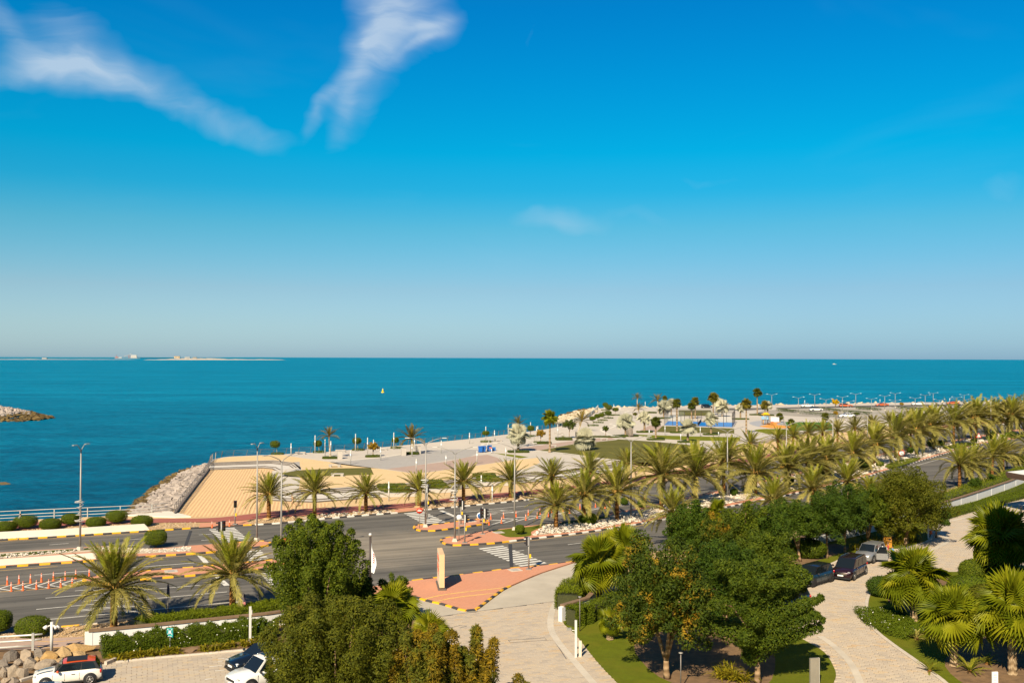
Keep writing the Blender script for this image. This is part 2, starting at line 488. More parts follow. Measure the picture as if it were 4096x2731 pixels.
    simple('barrier_white', (0.66, 0.60, 0.51), 0.8, var=0.05, scale=0.8, bump=0.05, bscale=15, dirt=((0.66, 0.57, 0.47), 0.35))
    simple('wall_white', (0.70, 0.69, 0.68), 0.8, var=0.04, scale=0.8, bump=0.06, bscale=18, dirt=((0.62, 0.57, 0.50), 0.25))
    simple('coping_brown', (0.20, 0.125, 0.072), 0.7, var=0.15, scale=2.0)
    simple('sand_soil', (0.44, 0.29, 0.14), 0.95, var=0.2, scale=1.0, bump=0.5, bscale=14)
    simple('earth', (0.17, 0.10, 0.045), 0.95, var=0.35, scale=1.5, bump=0.6, bscale=10)
    simple('land', (0.50, 0.42, 0.31), 0.95, var=0.15, scale=0.2, bump=0.3, bscale=4)
    simple('sandbar', (0.50, 0.44, 0.36), 0.95, var=0.15, scale=0.01)
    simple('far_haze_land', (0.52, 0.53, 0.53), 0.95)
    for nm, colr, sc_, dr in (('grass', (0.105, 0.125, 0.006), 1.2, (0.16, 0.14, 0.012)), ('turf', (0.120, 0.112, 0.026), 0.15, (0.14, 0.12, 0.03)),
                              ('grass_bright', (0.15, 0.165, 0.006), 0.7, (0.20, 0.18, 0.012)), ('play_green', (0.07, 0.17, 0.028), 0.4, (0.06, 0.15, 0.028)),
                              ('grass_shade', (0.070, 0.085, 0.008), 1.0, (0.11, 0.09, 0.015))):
        mt, T, b = new_mat(nm)
        g = T.node('ShaderNodeNewGeometry').outputs['Position']
        c = T.ramp(T.noise(g, sc_, 6, 0.7), [(0.3, tuple(x * 0.78 for x in colr)), (0.7, tuple(x * 1.2 for x in colr))])
        c = T.mix(T.ramp(T.noise(g, sc_ * 0.3, 4, 0.6), [(0.45, 0.0), (0.7, 0.7)]), c, dr)
        c = T.mix(0.25, c, T.ramp(T.noise(g, 28, 2, 0.8), [(0.3, tuple(x * 0.35 for x in colr)), (0.7, tuple(x * 1.6 for x in colr))]))
        T.put(b.inputs['Base Color'], c)
        b.inputs['Roughness'].default_value = 0.9; b.inputs['Specular IOR Level'].default_value = 0.1
        bp = T.node('ShaderNodeBump'); bp.inputs['Strength'].default_value = 0.7; bp.inputs['Distance'].default_value = 0.04
        T.l.new(T.noise(g, 22, 3, 0.8), bp.inputs['Height']); T.l.new(bp.outputs[0], b.inputs['Normal'])

    # ---- paving, bricks and pavers by texture where the units are too small to pick apart
    def brick(nm, c1, c2, mort, bw, bh, rot, msize=0.03, bump=0.25, dirtc=None, offset_=0.5, big=None):
        mt, T, b = new_mat(nm)
        g = T.node('ShaderNodeNewGeometry').outputs['Position']
        v = T.mapping(g, rot=(0, 0, rot))
        br = T.node('ShaderNodeTexBrick'); T.l.new(v, br.inputs['Vector'])
        br.offset = offset_
        br.inputs['Color1'].default_value = (*c1, 1); br.inputs['Color2'].default_value = (*c2, 1); br.inputs['Mortar'].default_value = (*mort, 1)
        br.inputs['Scale'].default_value = 1.0; br.inputs['Mortar Size'].default_value = msize * bh
        br.inputs['Brick Width'].default_value = bw; br.inputs['Row Height'].default_value = bh
        br.inputs['Mortar Smooth'].default_value = 0.2; br.inputs['Bias'].default_value = 0.0
        c = br.outputs['Color']
        n = T.noise(g, 0.35, 6, 0.65)
        c = T.mix(T.ramp(n, [(0.4, 0.0), (0.75, 0.35)]), c, dirtc or tuple(x * 0.72 for x in c1))
        if big:
            n2 = T.noise(g, big[1], 5, 0.6)
            c = T.mix(T.ramp(n2, [(0.4, 0.0), (0.62, 0.8)]), c, big[0])
        T.put(b.inputs['Base Color'], c)
        b.inputs['Roughness'].default_value = 0.85; b.inputs['Specular IOR Level'].default_value = 0.2
        bp = T.node('ShaderNodeBump'); bp.inputs['Strength'].default_value = bump; bp.inputs['Distance'].default_value = 0.01; bp.invert = True
        T.l.new(br.outputs['Fac'], bp.inputs['Height']); T.l.new(bp.outputs[0], b.inputs['Normal'])
    RD = -R(23.4)
    brick('pave_tan', (0.66, 0.46, 0.24), (0.58, 0.40, 0.215), (0.44, 0.31, 0.17), 0.6, 0.3, RD)
    brick('pave_yellow', (0.70, 0.50, 0.27), (0.66, 0.475, 0.255), (0.56, 0.40, 0.22), 0.4, 0.4, RD, 0.04)
    brick('pave_red', (0.36, 0.115, 0.082), (0.31, 0.10, 0.078), (0.26, 0.085, 0.065), 0.3, 0.15, RD, dirtc=(0.30, 0.12, 0.09))
    brick('pave_pink', (0.60, 0.275, 0.165), (0.53, 0.24, 0.145), (0.44, 0.20, 0.13), 0.2, 0.1, RD, dirtc=(0.54, 0.29, 0.19))
    brick('pave_grey', (0.52, 0.465, 0.405), (0.47, 0.42, 0.37), (0.42, 0.375, 0.33), 0.8, 0.4, RD, 0.03, dirtc=(0.42, 0.38, 0.34), big=((0.56, 0.49, 0.41), 0.03))
    brick('pave_grey_dark', (0.40, 0.37, 0.345), (0.36, 0.335, 0.31), (0.33, 0.30, 0.28), 0.6, 0.3, RD, 0.03)
    brick('pave_rose', (0.44, 0.315, 0.255), (0.40, 0.29, 0.24), (0.36, 0.26, 0.21), 0.6, 0.3, RD, 0.03)
    brick('pave_drive', (0.60, 0.47, 0.345), (0.50, 0.40, 0.30), (0.44, 0.36, 0.27), 0.6, 0.3, -R(8), 0.03)
    # striped forecourt
    mt, T, b = new_mat('pave_striped')
    a0 = P(745, 2062); a1 = P(890, 1882)
    ang = math.atan2(a1.y - a0.y, a1.x - a0.x)
    g = T.node('ShaderNodeNewGeometry').outputs['Position']
    v = T.mapping(g, rot=(0, 0, -ang))
    br = T.node('ShaderNodeTexBrick'); T.l.new(v, br.inputs['Vector']); br.offset = 0.0
    br.inputs['Color1'].default_value = (0.50, 0.285, 0.135, 1); br.inputs['Color2'].default_value = (0.60, 0.36, 0.17, 1)
    br.inputs['Mortar'].default_value = (0.72, 0.50, 0.25, 1)
    br.inputs['Scale'].default_value = 1.0; br.inputs['Brick Width'].default_value = 0.4; br.inputs['Row Height'].default_value = 0.48
    br.inputs['Mortar Size'].default_value = 0.03; br.inputs['Mortar Smooth'].default_value = 0.05
    n = T.noise(g, 0.4, 5, 0.6)
    sp = T.node('ShaderNodeSeparateXYZ'); T.l.new(v, sp.inputs[0])
    # every course carries one broad pale band along the run of the bays
    w = T.math('FRACT', T.math('DIVIDE', sp.outputs[1], 0.48))
    band = T.math('LESS_THAN', w, 0.36)
    c = T.mix(band, br.outputs['Color'], (0.72, 0.50, 0.245))
    c = T.mix(T.ramp(n, [(0.4, 0.0), (0.75, 0.3)]), c, (0.55, 0.36, 0.18))
    T.put(b.inputs['Base Color'], c); b.inputs['Roughness'].default_value = 0.85

    # ---- pavers built one by one
    mt, T, b = new_mat('paver')
    geo = T.node('ShaderNodeNewGeometry'); oi = T.node('ShaderNodeObjectInfo')
    f = T.math('FRACT', T.math('ADD', geo.outputs['Random Per Island'], oi.outputs['Random']))
    c = T.ramp(f, [(0.0, (0.37, 0.315, 0.262)), (0.25, (0.44, 0.365, 0.29)), (0.5, (0.48, 0.39, 0.295)), (0.75, (0.46, 0.39, 0.315)), (0.9, (0.50, 0.385, 0.25)), (1.0, (0.48, 0.325, 0.185))])
    n = T.noise(geo.outputs['Position'], 0.25, 5, 0.65)
    c = T.mix(T.ramp(n, [(0.38, 0.0), (0.66, 0.7)]), c, T.mix(f, (0.39, 0.34, 0.29), (0.50, 0.43, 0.35)))
    c = T.mix(0.2, c, T.ramp(T.noise(geo.outputs['Position'], 9, 4, 0.7), [(0.3, (0.24, 0.20, 0.15)), (0.7, (0.56, 0.46, 0.34))]))
    T.put(b.inputs['Base Color'], c); b.inputs['Roughness'].default_value = 0.85; b.inputs['Specular IOR Level'].default_value = 0.2
    simple('median_soil', (0.50, 0.41, 0.30), 0.95, var=0.15, scale=1.0, bump=0.4, bscale=12)
    simple('paver_joint', (0.40, 0.325, 0.24), 0.95, var=0.15, scale=3)

    # ---- stones
    def stone(nm, stops, rough=0.9):
        mt, T, b = new_mat(nm)
        geo = T.node('ShaderNodeNewGeometry'); oi = T.node('ShaderNodeObjectInfo')
        f = T.math('FRACT', T.math('ADD', geo.outputs['Random Per Island'], oi.outputs['Random']))
        c = T.ramp(f, stops)
        c = T.mix(T.ramp(T.noise(geo.outputs['Position'], 2.2, 6, 0.7), [(0.35, 0.0), (0.7, 0.55)]), c, tuple(x * 0.6 for x in stops[0][1]))
        T.put(b.inputs['Base Color'], c); b.inputs['Roughness'].default_value = rough; b.inputs['Specular IOR Level'].default_value = 0.2
        bp = T.node('ShaderNodeBump'); bp.inputs['Strength'].default_value = 0.9; bp.inputs['Distance'].default_value = 0.12
        T.l.new(T.noise(geo.outputs['Position'], 4, 8, 0.75), bp.inputs['Height']); T.l.new(bp.outputs[0], b.inputs['Normal'])
    stone('riprap', [(0.0, (0.30, 0.25, 0.22)), (0.4, (0.43, 0.36, 0.315)), (0.8, (0.48, 0.40, 0.345)), (1.0, (0.26, 0.22, 0.19))])
    stone('riprap_warm', [(0.0, (0.48, 0.39, 0.27)), (0.5, (0.62, 0.51, 0.36)), (1.0, (0.52, 0.41, 0.28))])
    stone('riprap_wet', [(0.0, (0.09, 0.060, 0.022)), (0.5, (0.15, 0.100, 0.035)), (1.0, (0.22, 0.15, 0.05))], 0.6)
    stone('boulder_grey', [(0.0, (0.22, 0.185, 0.155)), (0.5, (0.33, 0.265, 0.205)), (1.0, (0.40, 0.31, 0.22))])
    stone('boulder_ochre', [(0.0, (0.42, 0.29, 0.16)), (0.5, (0.48, 0.32, 0.15)), (1.0, (0.50, 0.28, 0.08))])
    stone('gravel_tan', [(0.0, (0.44, 0.32, 0.205)), (0.4, (0.57, 0.42, 0.275)), (1.0, (0.66, 0.50, 0.34))])
    stone('gravel_white', [(0.0, (0.56, 0.49, 0.41)), (0.5, (0.72, 0.64, 0.54)), (1.0, (0.80, 0.72, 0.62))])

    # ---- foliage
    leafmat('leaf_tree', [(0.0, (0.024, 0.044, 0.002)), (0.45, (0.058, 0.084, 0.003)), (0.8, (0.103, 0.127, 0.005)), (1.0, (0.164, 0.183, 0.008))], trans=0.08)
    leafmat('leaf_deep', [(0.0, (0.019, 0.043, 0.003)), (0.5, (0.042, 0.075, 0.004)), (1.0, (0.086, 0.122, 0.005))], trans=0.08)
    leafmat('leaf_olive', [(0.0, (0.034, 0.043, 0.002)), (0.5, (0.073, 0.083, 0.004)), (1.0, (0.137, 0.132, 0.006))], trans=0.08,
            tint=((0.20, 0.11, 0.012), 0.66, 0.5, (0.13, 0.07, 0.01)))
    leafmat('leaf_rust', [(0.0, (0.076, 0.060, 0.005)), (0.4, (0.152, 0.101, 0.005)), (0.75, (0.273, 0.164, 0.005)), (1.0, (0.109, 0.131, 0.005))], trans=0.08,
            tint=((0.05, 0.07, 0.005), 0.46, 0.55, (0.12, 0.12, 0.01)))
    leafmat('leaf_turning', [(0.0, (0.023, 0.042, 0.003)), (0.5, (0.053, 0.076, 0.004)), (1.0, (0.107, 0.123, 0.006))], trans=0.08,
            tint=((0.33, 0.21, 0.01), 0.57, 0.8, (0.30, 0.15, 0.012)))
    leafmat('leaf_yellow', [(0.0, (0.30, 0.19, 0.02)), (0.5, (0.42, 0.25, 0.02)), (1.0, (0.30, 0.22, 0.03))], trans=0.3)
    leafmat('leaf_gold', [(0.0, (0.62, 0.40, 0.0)), (0.5, (0.78, 0.50, 0.0)), (1.0, (0.70, 0.40, 0.0))], trans=0.3)
    leafmat('leaf_bush', [(0.0, (0.043, 0.070, 0.002)), (0.5, (0.090, 0.125, 0.003)), (1.0, (0.156, 0.180, 0.006))], trans=0.15)
    leafmat('leaf_hedge', [(0.0, (0.066, 0.095, 0.002)), (0.5, (0.138, 0.174, 0.005)), (1.0, (0.228, 0.246, 0.008))], trans=0.2)
    leafmat('leaf_strap', [(0.0, (0.108, 0.109, 0.005)), (0.5, (0.228, 0.190, 0.008)), (1.0, (0.384, 0.287, 0.016))], trans=0.25)
    leafmat('frond', [(0.0, (0.143, 0.137, 0.026)), (0.4, (0.263, 0.234, 0.052)), (0.75, (0.375, 0.319, 0.086)), (1.0, (0.495, 0.397, 0.109))], trans=0.2, objvar=0.6, rough=0.6)
    leafmat('frond_young', [(0.0, (0.163, 0.187, 0.012)), (0.5, (0.256, 0.261, 0.022)), (1.0, (0.365, 0.322, 0.035))], trans=0.25, objvar=0.8, rough=0.4)
    leafmat('frond_coco', [(0.0, (0.098, 0.084, 0.015)), (0.5, (0.208, 0.156, 0.020)), (1.0, (0.390, 0.240, 0.030))], trans=0.25, objvar=0.8)
    leafmat('fan', [(0.0, (0.098, 0.126, 0.005)), (0.5, (0.195, 0.216, 0.008)), (1.0, (0.325, 0.306, 0.014))], trans=0.25, objvar=0.9, rough=0.42)
    leafmat('fan_dark', [(0.0, (0.062, 0.078, 0.008)), (0.5, (0.112, 0.120, 0.012)), (1.0, (0.213, 0.168, 0.020))], trans=0.2, objvar=0.9)
    leafmat('fan_silver', [(0.0, (0.36, 0.35, 0.25)), (0.5, (0.48, 0.46, 0.33)), (1.0, (0.60, 0.56, 0.40))], trans=0.1, objvar=0.8, rough=0.6)
    simple('core_dark', (0.045, 0.048, 0.012), 0.95, var=0.3, scale=6)  # solid cores in hedges and bushes: inner shade put into a dark colour
    simple('flower_white', (0.8, 0.78, 0.72), 0.7)
    simple('fruit', (0.36, 0.19, 0.025), 0.7, var=0.3, scale=6)
    # ---- bark
    def bark(nm, a, bb, ring):
        mt, T, b = new_mat(nm)
        tc = T.node('ShaderNodeTexCoord').outputs['Object']
        w = T.node('ShaderNodeTexWave'); w.wave_type = 'BANDS'; w.bands_direction = 'Z'
        T.l.new(tc, w.inputs[0]); w.inputs['Scale'].default_value = ring; w.inputs['Distortion'].default_value = 5; w.inputs['Detail'].default_value = 3
        n = T.noise(tc, 9, 5, 0.7)
        c = T.mix(T.math('MULTIPLY', w.outputs['Fac'], T.math('MULTIPLY_ADD', n, 1.0, 0.2)), a, bb)
        T.put(b.inputs['Base Color'], c); b.inputs['Roughness'].default_value = 0.9; b.inputs['Specular IOR Level'].default_value = 0.1
        bp = T.node('ShaderNodeBump'); bp.inputs['Strength'].default_value = 0.9; bp.inputs['Distance'].default_value = 0.05
        T.l.new(w.outputs['Fac'], bp.inputs['Height']); T.l.new(bp.outputs[0], b.inputs['Normal'])
    bark('bark_date', (0.10, 0.045, 0.012), (0.31, 0.15, 0.045), 2.2)
    bark('bark_fan', (0.20, 0.13, 0.07), (0.46, 0.34, 0.21), 3.0)
    bark('bark_pale', (0.42, 0.34, 0.25), (0.56, 0.46, 0.35), 2.0)
    bark('bark_tree', (0.20, 0.125, 0.065), (0.40, 0.27, 0.16), 0.7)

    # ---- furniture
    simple('metal_pole', (0.30, 0.28, 0.255), 0.5, metal=0.2, var=0.08, scale=1.0)
    simple('metal_white', (0.60, 0.575, 0.54), 0.5, var=0.05, scale=1.0)
    simple('metal_rail', (0.17, 0.15, 0.135), 0.5, metal=0.3, var=0.1, scale=1)
    simple('metal_light', (0.62, 0.59, 0.54), 0.45, metal=0.4, var=0.1, scale=1)
    simple('metal_dark', (0.06, 0.045, 0.04), 0.5, metal=0.3)
    simple('lamp_glass', (0.75, 0.78, 0.80), 0.2)
    simple('black_plastic', (0.018, 0.015, 0.016), 0.5)
    simple('signal_red', (0.25, 0.01, 0.01), 0.3); simple('signal_amber', (0.3, 0.14, 0.0), 0.3); simple('signal_green', (0.01, 0.14, 0.04), 0.3)
    simple('yellow_box', (0.80, 0.46, 0.0), 0.5)
    simple('orange_plastic', (0.74, 0.115, 0.012), 0.55, var=0.08, scale=2)
    simple('orange_bin', (0.62, 0.27, 0.03), 0.55, var=0.1, scale=2)
    simple('sign_teal', (0.0, 0.21, 0.23), 0.5); simple('sign_mint', (0.05, 0.50, 0.45), 0.5)
    simple('sign_white', (0.80, 0.79, 0.76), 0.5); simple('sign_red', (0.62, 0.05, 0.02), 0.5); simple('sign_blue', (0.02, 0.10, 0.30), 0.5)
    simple('totem_face', (0.76, 0.64, 0.48), 0.6, var=0.04, scale=1); simple('totem_side', (0.66, 0.45, 0.25), 0.6, var=0.05, scale=1)
    simple('totem_base', (0.13, 0.10, 0.08), 0.5); simple('letters_red', (0.62, 0.10, 0.03), 0.5)
    simple('grey_panel', (0.30, 0.27, 0.22), 0.5, metal=0.3, var=0.1, scale=1.0)
    simple('bench_stone', (0.46, 0.41, 0.36), 0.8, var=0.08, scale=2)
    simple('step_nosing', (0.13, 0.105, 0.09), 0.8, var=0.2, scale=2)
    simple('step_tread', (0.58, 0.53, 0.47), 0.85, var=0.07, scale=1)
    simple('blue_plastic', (0.005, 0.10, 0.38), 0.5, var=0.1, scale=2)
    simple('court_blue', (0.004, 0.16, 0.50), 0.7, var=0.06, scale=1)
    simple('play_orange', (0.72, 0.29, 0.03), 0.7); simple('play_yellow', (0.78, 0.40, 0.01), 0.5); simple('play_blue', (0.22, 0.40, 0.58), 0.5); simple('play_grey', (0.34, 0.34, 0.36), 0.8)
    simple('flag_white', (0.82, 0.82, 0.84), 0.8); simple('banner_dark', (0.035, 0.02, 0.05), 0.7); simple('banner_pink', (0.55, 0.20, 0.20), 0.7)
    simple('buoy', (0.85, 0.55, 0.0), 0.5)
    simple('ship_red', (0.30, 0.12, 0.11), 0.7); simple('ship_white', (0.46, 0.44, 0.41), 0.7); simple('ship_dark', (0.12, 0.20, 0.25), 0.7)
    simple('canopy_brown', (0.095, 0.055, 0.035), 0.5, var=0.15, scale=0.5); simple('canopy_top', (0.74, 0.72, 0.68), 0.7)
    simple('facade', (0.62, 0.53, 0.42), 0.8, var=0.06, scale=0.3)
    mt, T, b = new_mat('clear_glass')
    b.inputs['Base Color'].default_value = (0.75, 0.85, 0.88, 1); b.inputs['Alpha'].default_value = 0.06; b.inputs['Roughness'].default_value = 0.05
    mt, T, b = new_mat('mesh_net')
    b.inputs['Base Color'].default_value = (0.03, 0.03, 0.035, 1); b.inputs['Alpha'].default_value = 0.25
    # ---- cars and people
    for nm, colr, r_, me_ in (('car_white', (0.80, 0.78, 0.74), 0.25, 0.0), ('car_ivory', (0.80, 0.75, 0.66), 0.25, 0.0), ('car_blue', (0.018, 0.050, 0.078), 0.28, 0.5), ('car_maroon', (0.030, 0.010, 0.016), 0.25, 0.4),
                              ('car_silver', (0.34, 0.345, 0.355), 0.32, 0.5), ('car_navy', (0.008, 0.014, 0.024), 0.2, 0.3), ('car_red_roof', (0.62, 0.085, 0.010), 0.3, 0.0),
                              ('car_orange', (0.55, 0.13, 0.04), 0.3, 0.0), ('car_black', (0.012, 0.012, 0.014), 0.25, 0.2)):
        simple(nm, colr, r_, me_, 0.5, coat=0.6)
    simple('car_glass', (0.008, 0.012, 0.016), 0.06, spec=0.4)
    simple('tyre', (0.016, 0.015, 0.015), 0.8); simple('rim', (0.50, 0.49, 0.48), 0.3, metal=0.8); simple('trim_black', (0.016, 0.016, 0.017), 0.55)
    simple('chrome', (0.75, 0.75, 0.75), 0.15, metal=1.0); simple('headlamp', (0.40, 0.40, 0.39), 0.1, spec=0.8); simple('taillamp', (0.45, 0.01, 0.008), 0.2)
    simple('plate', (0.75, 0.75, 0.72), 0.5)
    simple('skin', (0.46, 0.26, 0.16), 0.6); simple('hair', (0.02, 0.013, 0.01), 0.7); simple('hair_brown', (0.10, 0.045, 0.02), 0.7); simple('cloth_white', (0.72, 0.74, 0.80), 0.85)
    simple('cloth_crimson', (0.42, 0.03, 0.05), 0.85); simple('cloth_sky', (0.10, 0.30, 0.52), 0.85); simple('cloth_tan', (0.50, 0.33, 0.20), 0.85)
    simple('cloth_dark', (0.03, 0.03, 0.045), 0.85); simple('cloth_red', (0.55, 0.12, 0.07), 0.85)


make_materials()
# real world reflectances: everything a little darker than it reads in the photograph
for mt in MAT.values():
    T = NT(mt.node_tree)
    for n in list(T.n):
        if n.type not in ('BSDF_PRINCIPLED', 'BSDF_TRANSLUCENT'): continue
        k = n.inputs[0]; l = k.links[0].from_socket if k.is_linked else None
        if l: T.put(k, T.mix(1.0, l, (0.81, 0.80, 0.76), 'MULTIPLY'))
        else: c = k.default_value; k.default_value = (c[0] * .81, c[1] * .80, c[2] * .76, 1)

# ================================================================== setting
import bmesh

def struct(name, mb, mats, label=None, parent=None):
    o = mb.build(name, mats, parent)
    if parent is None: tag(o, label, None, None, 'structure')
    return o

def flat(name, px, z, mat, label=None, sm=0, parent=None, world=None):
    pts = world if world else PL(px)
    if sm: pts = smooth(pts, sm, True)
    mb = MB(); mb.sheet(pts, z)
    return struct(name, mb, mat, label, parent)

def raised(name, pts, z0, z1, mat, label=None, side=None):
    mb = MB(); mb.prism(pts, z0, z1, 0, 1 if side else None)
    return struct(name, mb, [mat, side] if side else mat, label)

# ---- sea
SEA_Z = -3.0
mb = MB(); S_ = 180000.0
mb.add([(-S_, -500, SEA_Z), (S_, -500, SEA_Z), (S_, S_, SEA_Z), (-S_, S_, SEA_Z)], [(0, 1, 2, 3)])
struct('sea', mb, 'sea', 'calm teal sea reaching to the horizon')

# ---- land and promenade deck
PZ = 0.75
SEA_EDGE = [(842, 1850), (850, 1838), (875, 1830), (917, 1825), (1025, 1820), (1125, 1816), (1287, 1807), (1438, 1796), (1638, 1778), (1876, 1755), (2026, 1737),
            (2176, 1717), (2276, 1697), (2346, 1672), (2376, 1650), (2391, 1634), (2426, 1630), (2527, 1629), (2640, 1628), (2727, 1624), (2940, 1621),
            (3120, 1619), (3508, 1611), (4096, 1604), (4700, 1596)]
FRONT_TOP = [(1190, 1960), (1288, 1958), (1525, 1940), (1764, 1925), (2000, 1902), (2250, 1880), (2500, 1850)]
FRONT_BOT = [(1050, 2004), (1250, 2014), (1550, 1990), (1764, 1965), (2000, 1944), (2260, 1917), (2500, 1886)]
UP_TOP = [(842, 1850), (1095, 1841), (1175, 1851), (1200, 1868)]
UP_BOT = [(832, 1881), (1045, 1874), (1075, 1876), (1090, 1882)]
sea_edge = PL(SEA_EDGE, PZ)
deck = sea_edge + PL([(4700, 1640), (3829, 1672), (3200, 1735), (2800, 1805)] + FRONT_TOP[::-1] + UP_TOP[::-1][:-1], PZ)
land = PL([(-1400, 2160), (0, 2082), (400, 2063), (690, 2047), (832, 1880), (1000, 1850), (2200, 1770), (2700, 1680), (4700, 1640)]) + [Vector((520, 200, 0)), Vector((220, -40, 0)), Vector((-140, -40, 0))]
raised('ground', land, -7, -0.03, 'pave_tan', 'sandy tan paved ground behind the sea wall', 'concrete')
raised('promenade', deck, -7, PZ, 'pave_grey', 'raised pale paved seaside promenade', 'concrete')

def stairs(name, top, bot, label):
    T_ = PL(top, PZ); B_ = PL(bot, 0)
    n = min(len(T_), len(B_))
    root = tag(bpy.data.objects.new(name, None), label, None, None, 'structure'); COL.objects.link(root)
    cuts = [0.0, 0.09, 0.18, 0.74, 0.87, 1.0]
    zs = [PZ - 0.15 * (i + 1) for i in range(4)]
    lines = []
    for c in cuts:
        lines.append([Vector((a.x + (b.x - a.x) * c, a.y + (b.y - a.y) * c, 0)) for a, b in zip(T_[:n], B_[:n])])
    for i in range(4):
        a, b = lines[i], lines[i + 1]
        mb = MB(); mb.strip(b, a, zs[i], zs[i], 0)
        o = mb.build('step', 'step_tread', root)
        mb = MB()
        bf = offset(b, 0.012 if (b[-1] - b[0]).cross(a[0] - b[0]).z < 0 else -0.012)
        mb.strip(bf, bf, -0.05, zs[i] - 0.002, 0)
        # nosing strip lying on the edge of the tread
        inn = [p.lerp(q, 0.09 / max((q - p).length, 0.1)) for p, q in zip(b, a)]
        mb.strip(bf, inn, zs[i] + 0.004, zs[i] + 0.004, 0)
        mb.build('nosing', 'step_nosing', o)
    mb = MB(); bf = offset(lines[0], 0.012 if (lines[0][-1] - lines[0][0]).cross(lines[1][0] - lines[0][0]).z > 0 else -0.012)
    mb.strip(bf, bf, -0.05, PZ - 0.002, 0)
    inn = [p.lerp(q, -0.12 / max((q - p).length, 0.1)) for p, q in zip(lines[0], lines[1])]
    mb.strip(bf, inn, PZ + 0.012, PZ + 0.012, 0)
    mb.build('nosing', 'step_nosing', root)

stairs('front_steps', FRONT_TOP, FRONT_BOT, 'long pale steps with dark nosings along the promenade front')
stairs('upper_steps', UP_TOP, UP_BOT, 'pale steps at the head of the striped forecourt')
mb = MB()
a = PL([(1190, 1960), (1200, 1868)], PZ); b = PL([(1050, 2004), (1090, 1882)], 0)
mb.add([a[0], a[1], b[1], b[0]], [(0, 1, 2, 3)]); struct('forecourt_ramp', mb, 'pave_grey', 'grey ramp beside the striped forecourt')

# ---- forecourt and promenade surfaces
flat('striped_forecourt', [(694, 2050), (832, 1881), (1045, 1874), (1088, 1882), (1054, 2002), (1250, 2014), (1320, 2010), (1300, 2026), (1176, 2038), (1000, 2052), (880, 2062), (762, 2068)], -0.018, 'pave_striped', 'yellow striped brick forecourt')
yz = [(846, 1849), (860, 1838), (885, 1832), (917, 1827), (1025, 1822), (1125, 1818), (1160, 1824), (1290, 1843), (1550, 1878), (1660, 1893), (1720, 1887), (1876, 1866), (2010, 1846), (2060, 1839), (2150, 1830), (2160, 1850), (2110, 1872),
      (2010, 1898), (1764, 1922), (1525, 1937), (1288, 1954), (1196, 1957), (1206, 1870), (1178, 1849), (1095, 1839)]
flat('yellow_paving', None, PZ + 0.004, 'pave_yellow', 'plain yellow paving across the promenade', world=PL(yz, PZ))
flat('grey_apron', None, PZ + 0.008, 'pave_grey_dark', 'smooth grey paving patch beside the steps', world=PL([(1170, 1848), (1198, 1846), (1202, 1878), (1150, 1888), (1204, 1868)], PZ))
flat('grey_paving', None, PZ + 0.004, 'pave_grey_dark', 'darker grey paving on the promenade', world=smooth(PL([(1320, 1848), (1550, 1876), (1640, 1864), (1800, 1838), (1880, 1825), (1920, 1800), (1860, 1796), (1740, 1800), (1640, 1812), (1520, 1832)], PZ), 4, True))
flat('rose_paving', None, PZ + 0.008, 'pave_rose', 'rose brown paving on the promenade', world=PL([(1545, 1875), (1660, 1892), (1720, 1886), (1876, 1865), (2010, 1845), (1990, 1830), (1950, 1818), (1900, 1822), (1780, 1846)], PZ))
flat('rose_paving', None, PZ + 0.004, 'pave_rose', 'rose brown paving beside the big lawn', world=PL([(2050, 1795), (2158, 1800), (2286, 1776), (2464, 1757), (2440, 1748), (2330, 1758), (2250, 1768), (2180, 1778)], PZ))
flat('rose_paving', None, PZ + 0.004, 'pave_rose', 'rose brown paving by the silver palms', world=PL([(2560, 1722), (2625, 1727), (2650, 1703), (2600, 1700)], PZ))
LAWNS = [('turf', [(1112, 1893), (1200, 1880), (1330, 1873), (1483, 1870), (1495, 1897), (1375, 1901), (1288, 1904), (1205, 1910)], 0, 'small olive lawn on the yellow paving'),
         ('turf', [(2158, 1801), (2286, 1777), (2464, 1759), (2472, 1756), (2624, 1766), (2742, 1777), (2827, 1789), (2790, 1835), (2700, 1852), (2560, 1848), (2414, 1832), (2300, 1820), (2200, 1808)], 0, 'big olive lawn in the middle of the promenade'),
         ('grass_bright', [(2527, 1737), (2627, 1740), (2760, 1744), (2960, 1748), (2960, 1764), (2752, 1761), (2627, 1754)], 0, 'bright strip of grass beside the big lawn'),
         ('turf', [(2625, 1727), (2650, 1703), (2777, 1707), (2937, 1713), (2937, 1733), (2700, 1730)], 0, 'olive lawn in front of the blue court'),
         ('turf', [(2714, 1640), (2842, 1640), (2857, 1662), (2714, 1664)], 0, 'olive lawn behind the blue court'),
         ('grass_bright', [(1976, 1811), (2050, 1818), (2113, 1827), (2083, 1832), (2030, 1823)], 0, 'thin wedge of bright grass by the blue bins'),
         ('grass_bright', [(3017, 1720), (3060, 1715), (3150, 1718), (3200, 1735), (3100, 1738), (3040, 1728)], 3, 'bright oval lawn beside the playground'),
         ('play_green', [(3140, 1687), (3320, 1689), (3340, 1720), (3160, 1722)], 0, 'bright green play surface')]
for mt_, px_, sm_, lb_ in LAWNS:
    w_ = PL(px_, PZ)
    if sm_: w_ = smooth(w_, sm_, True)
    flat('lawn', None, PZ + 0.012, mt_, lb_, world=w_)
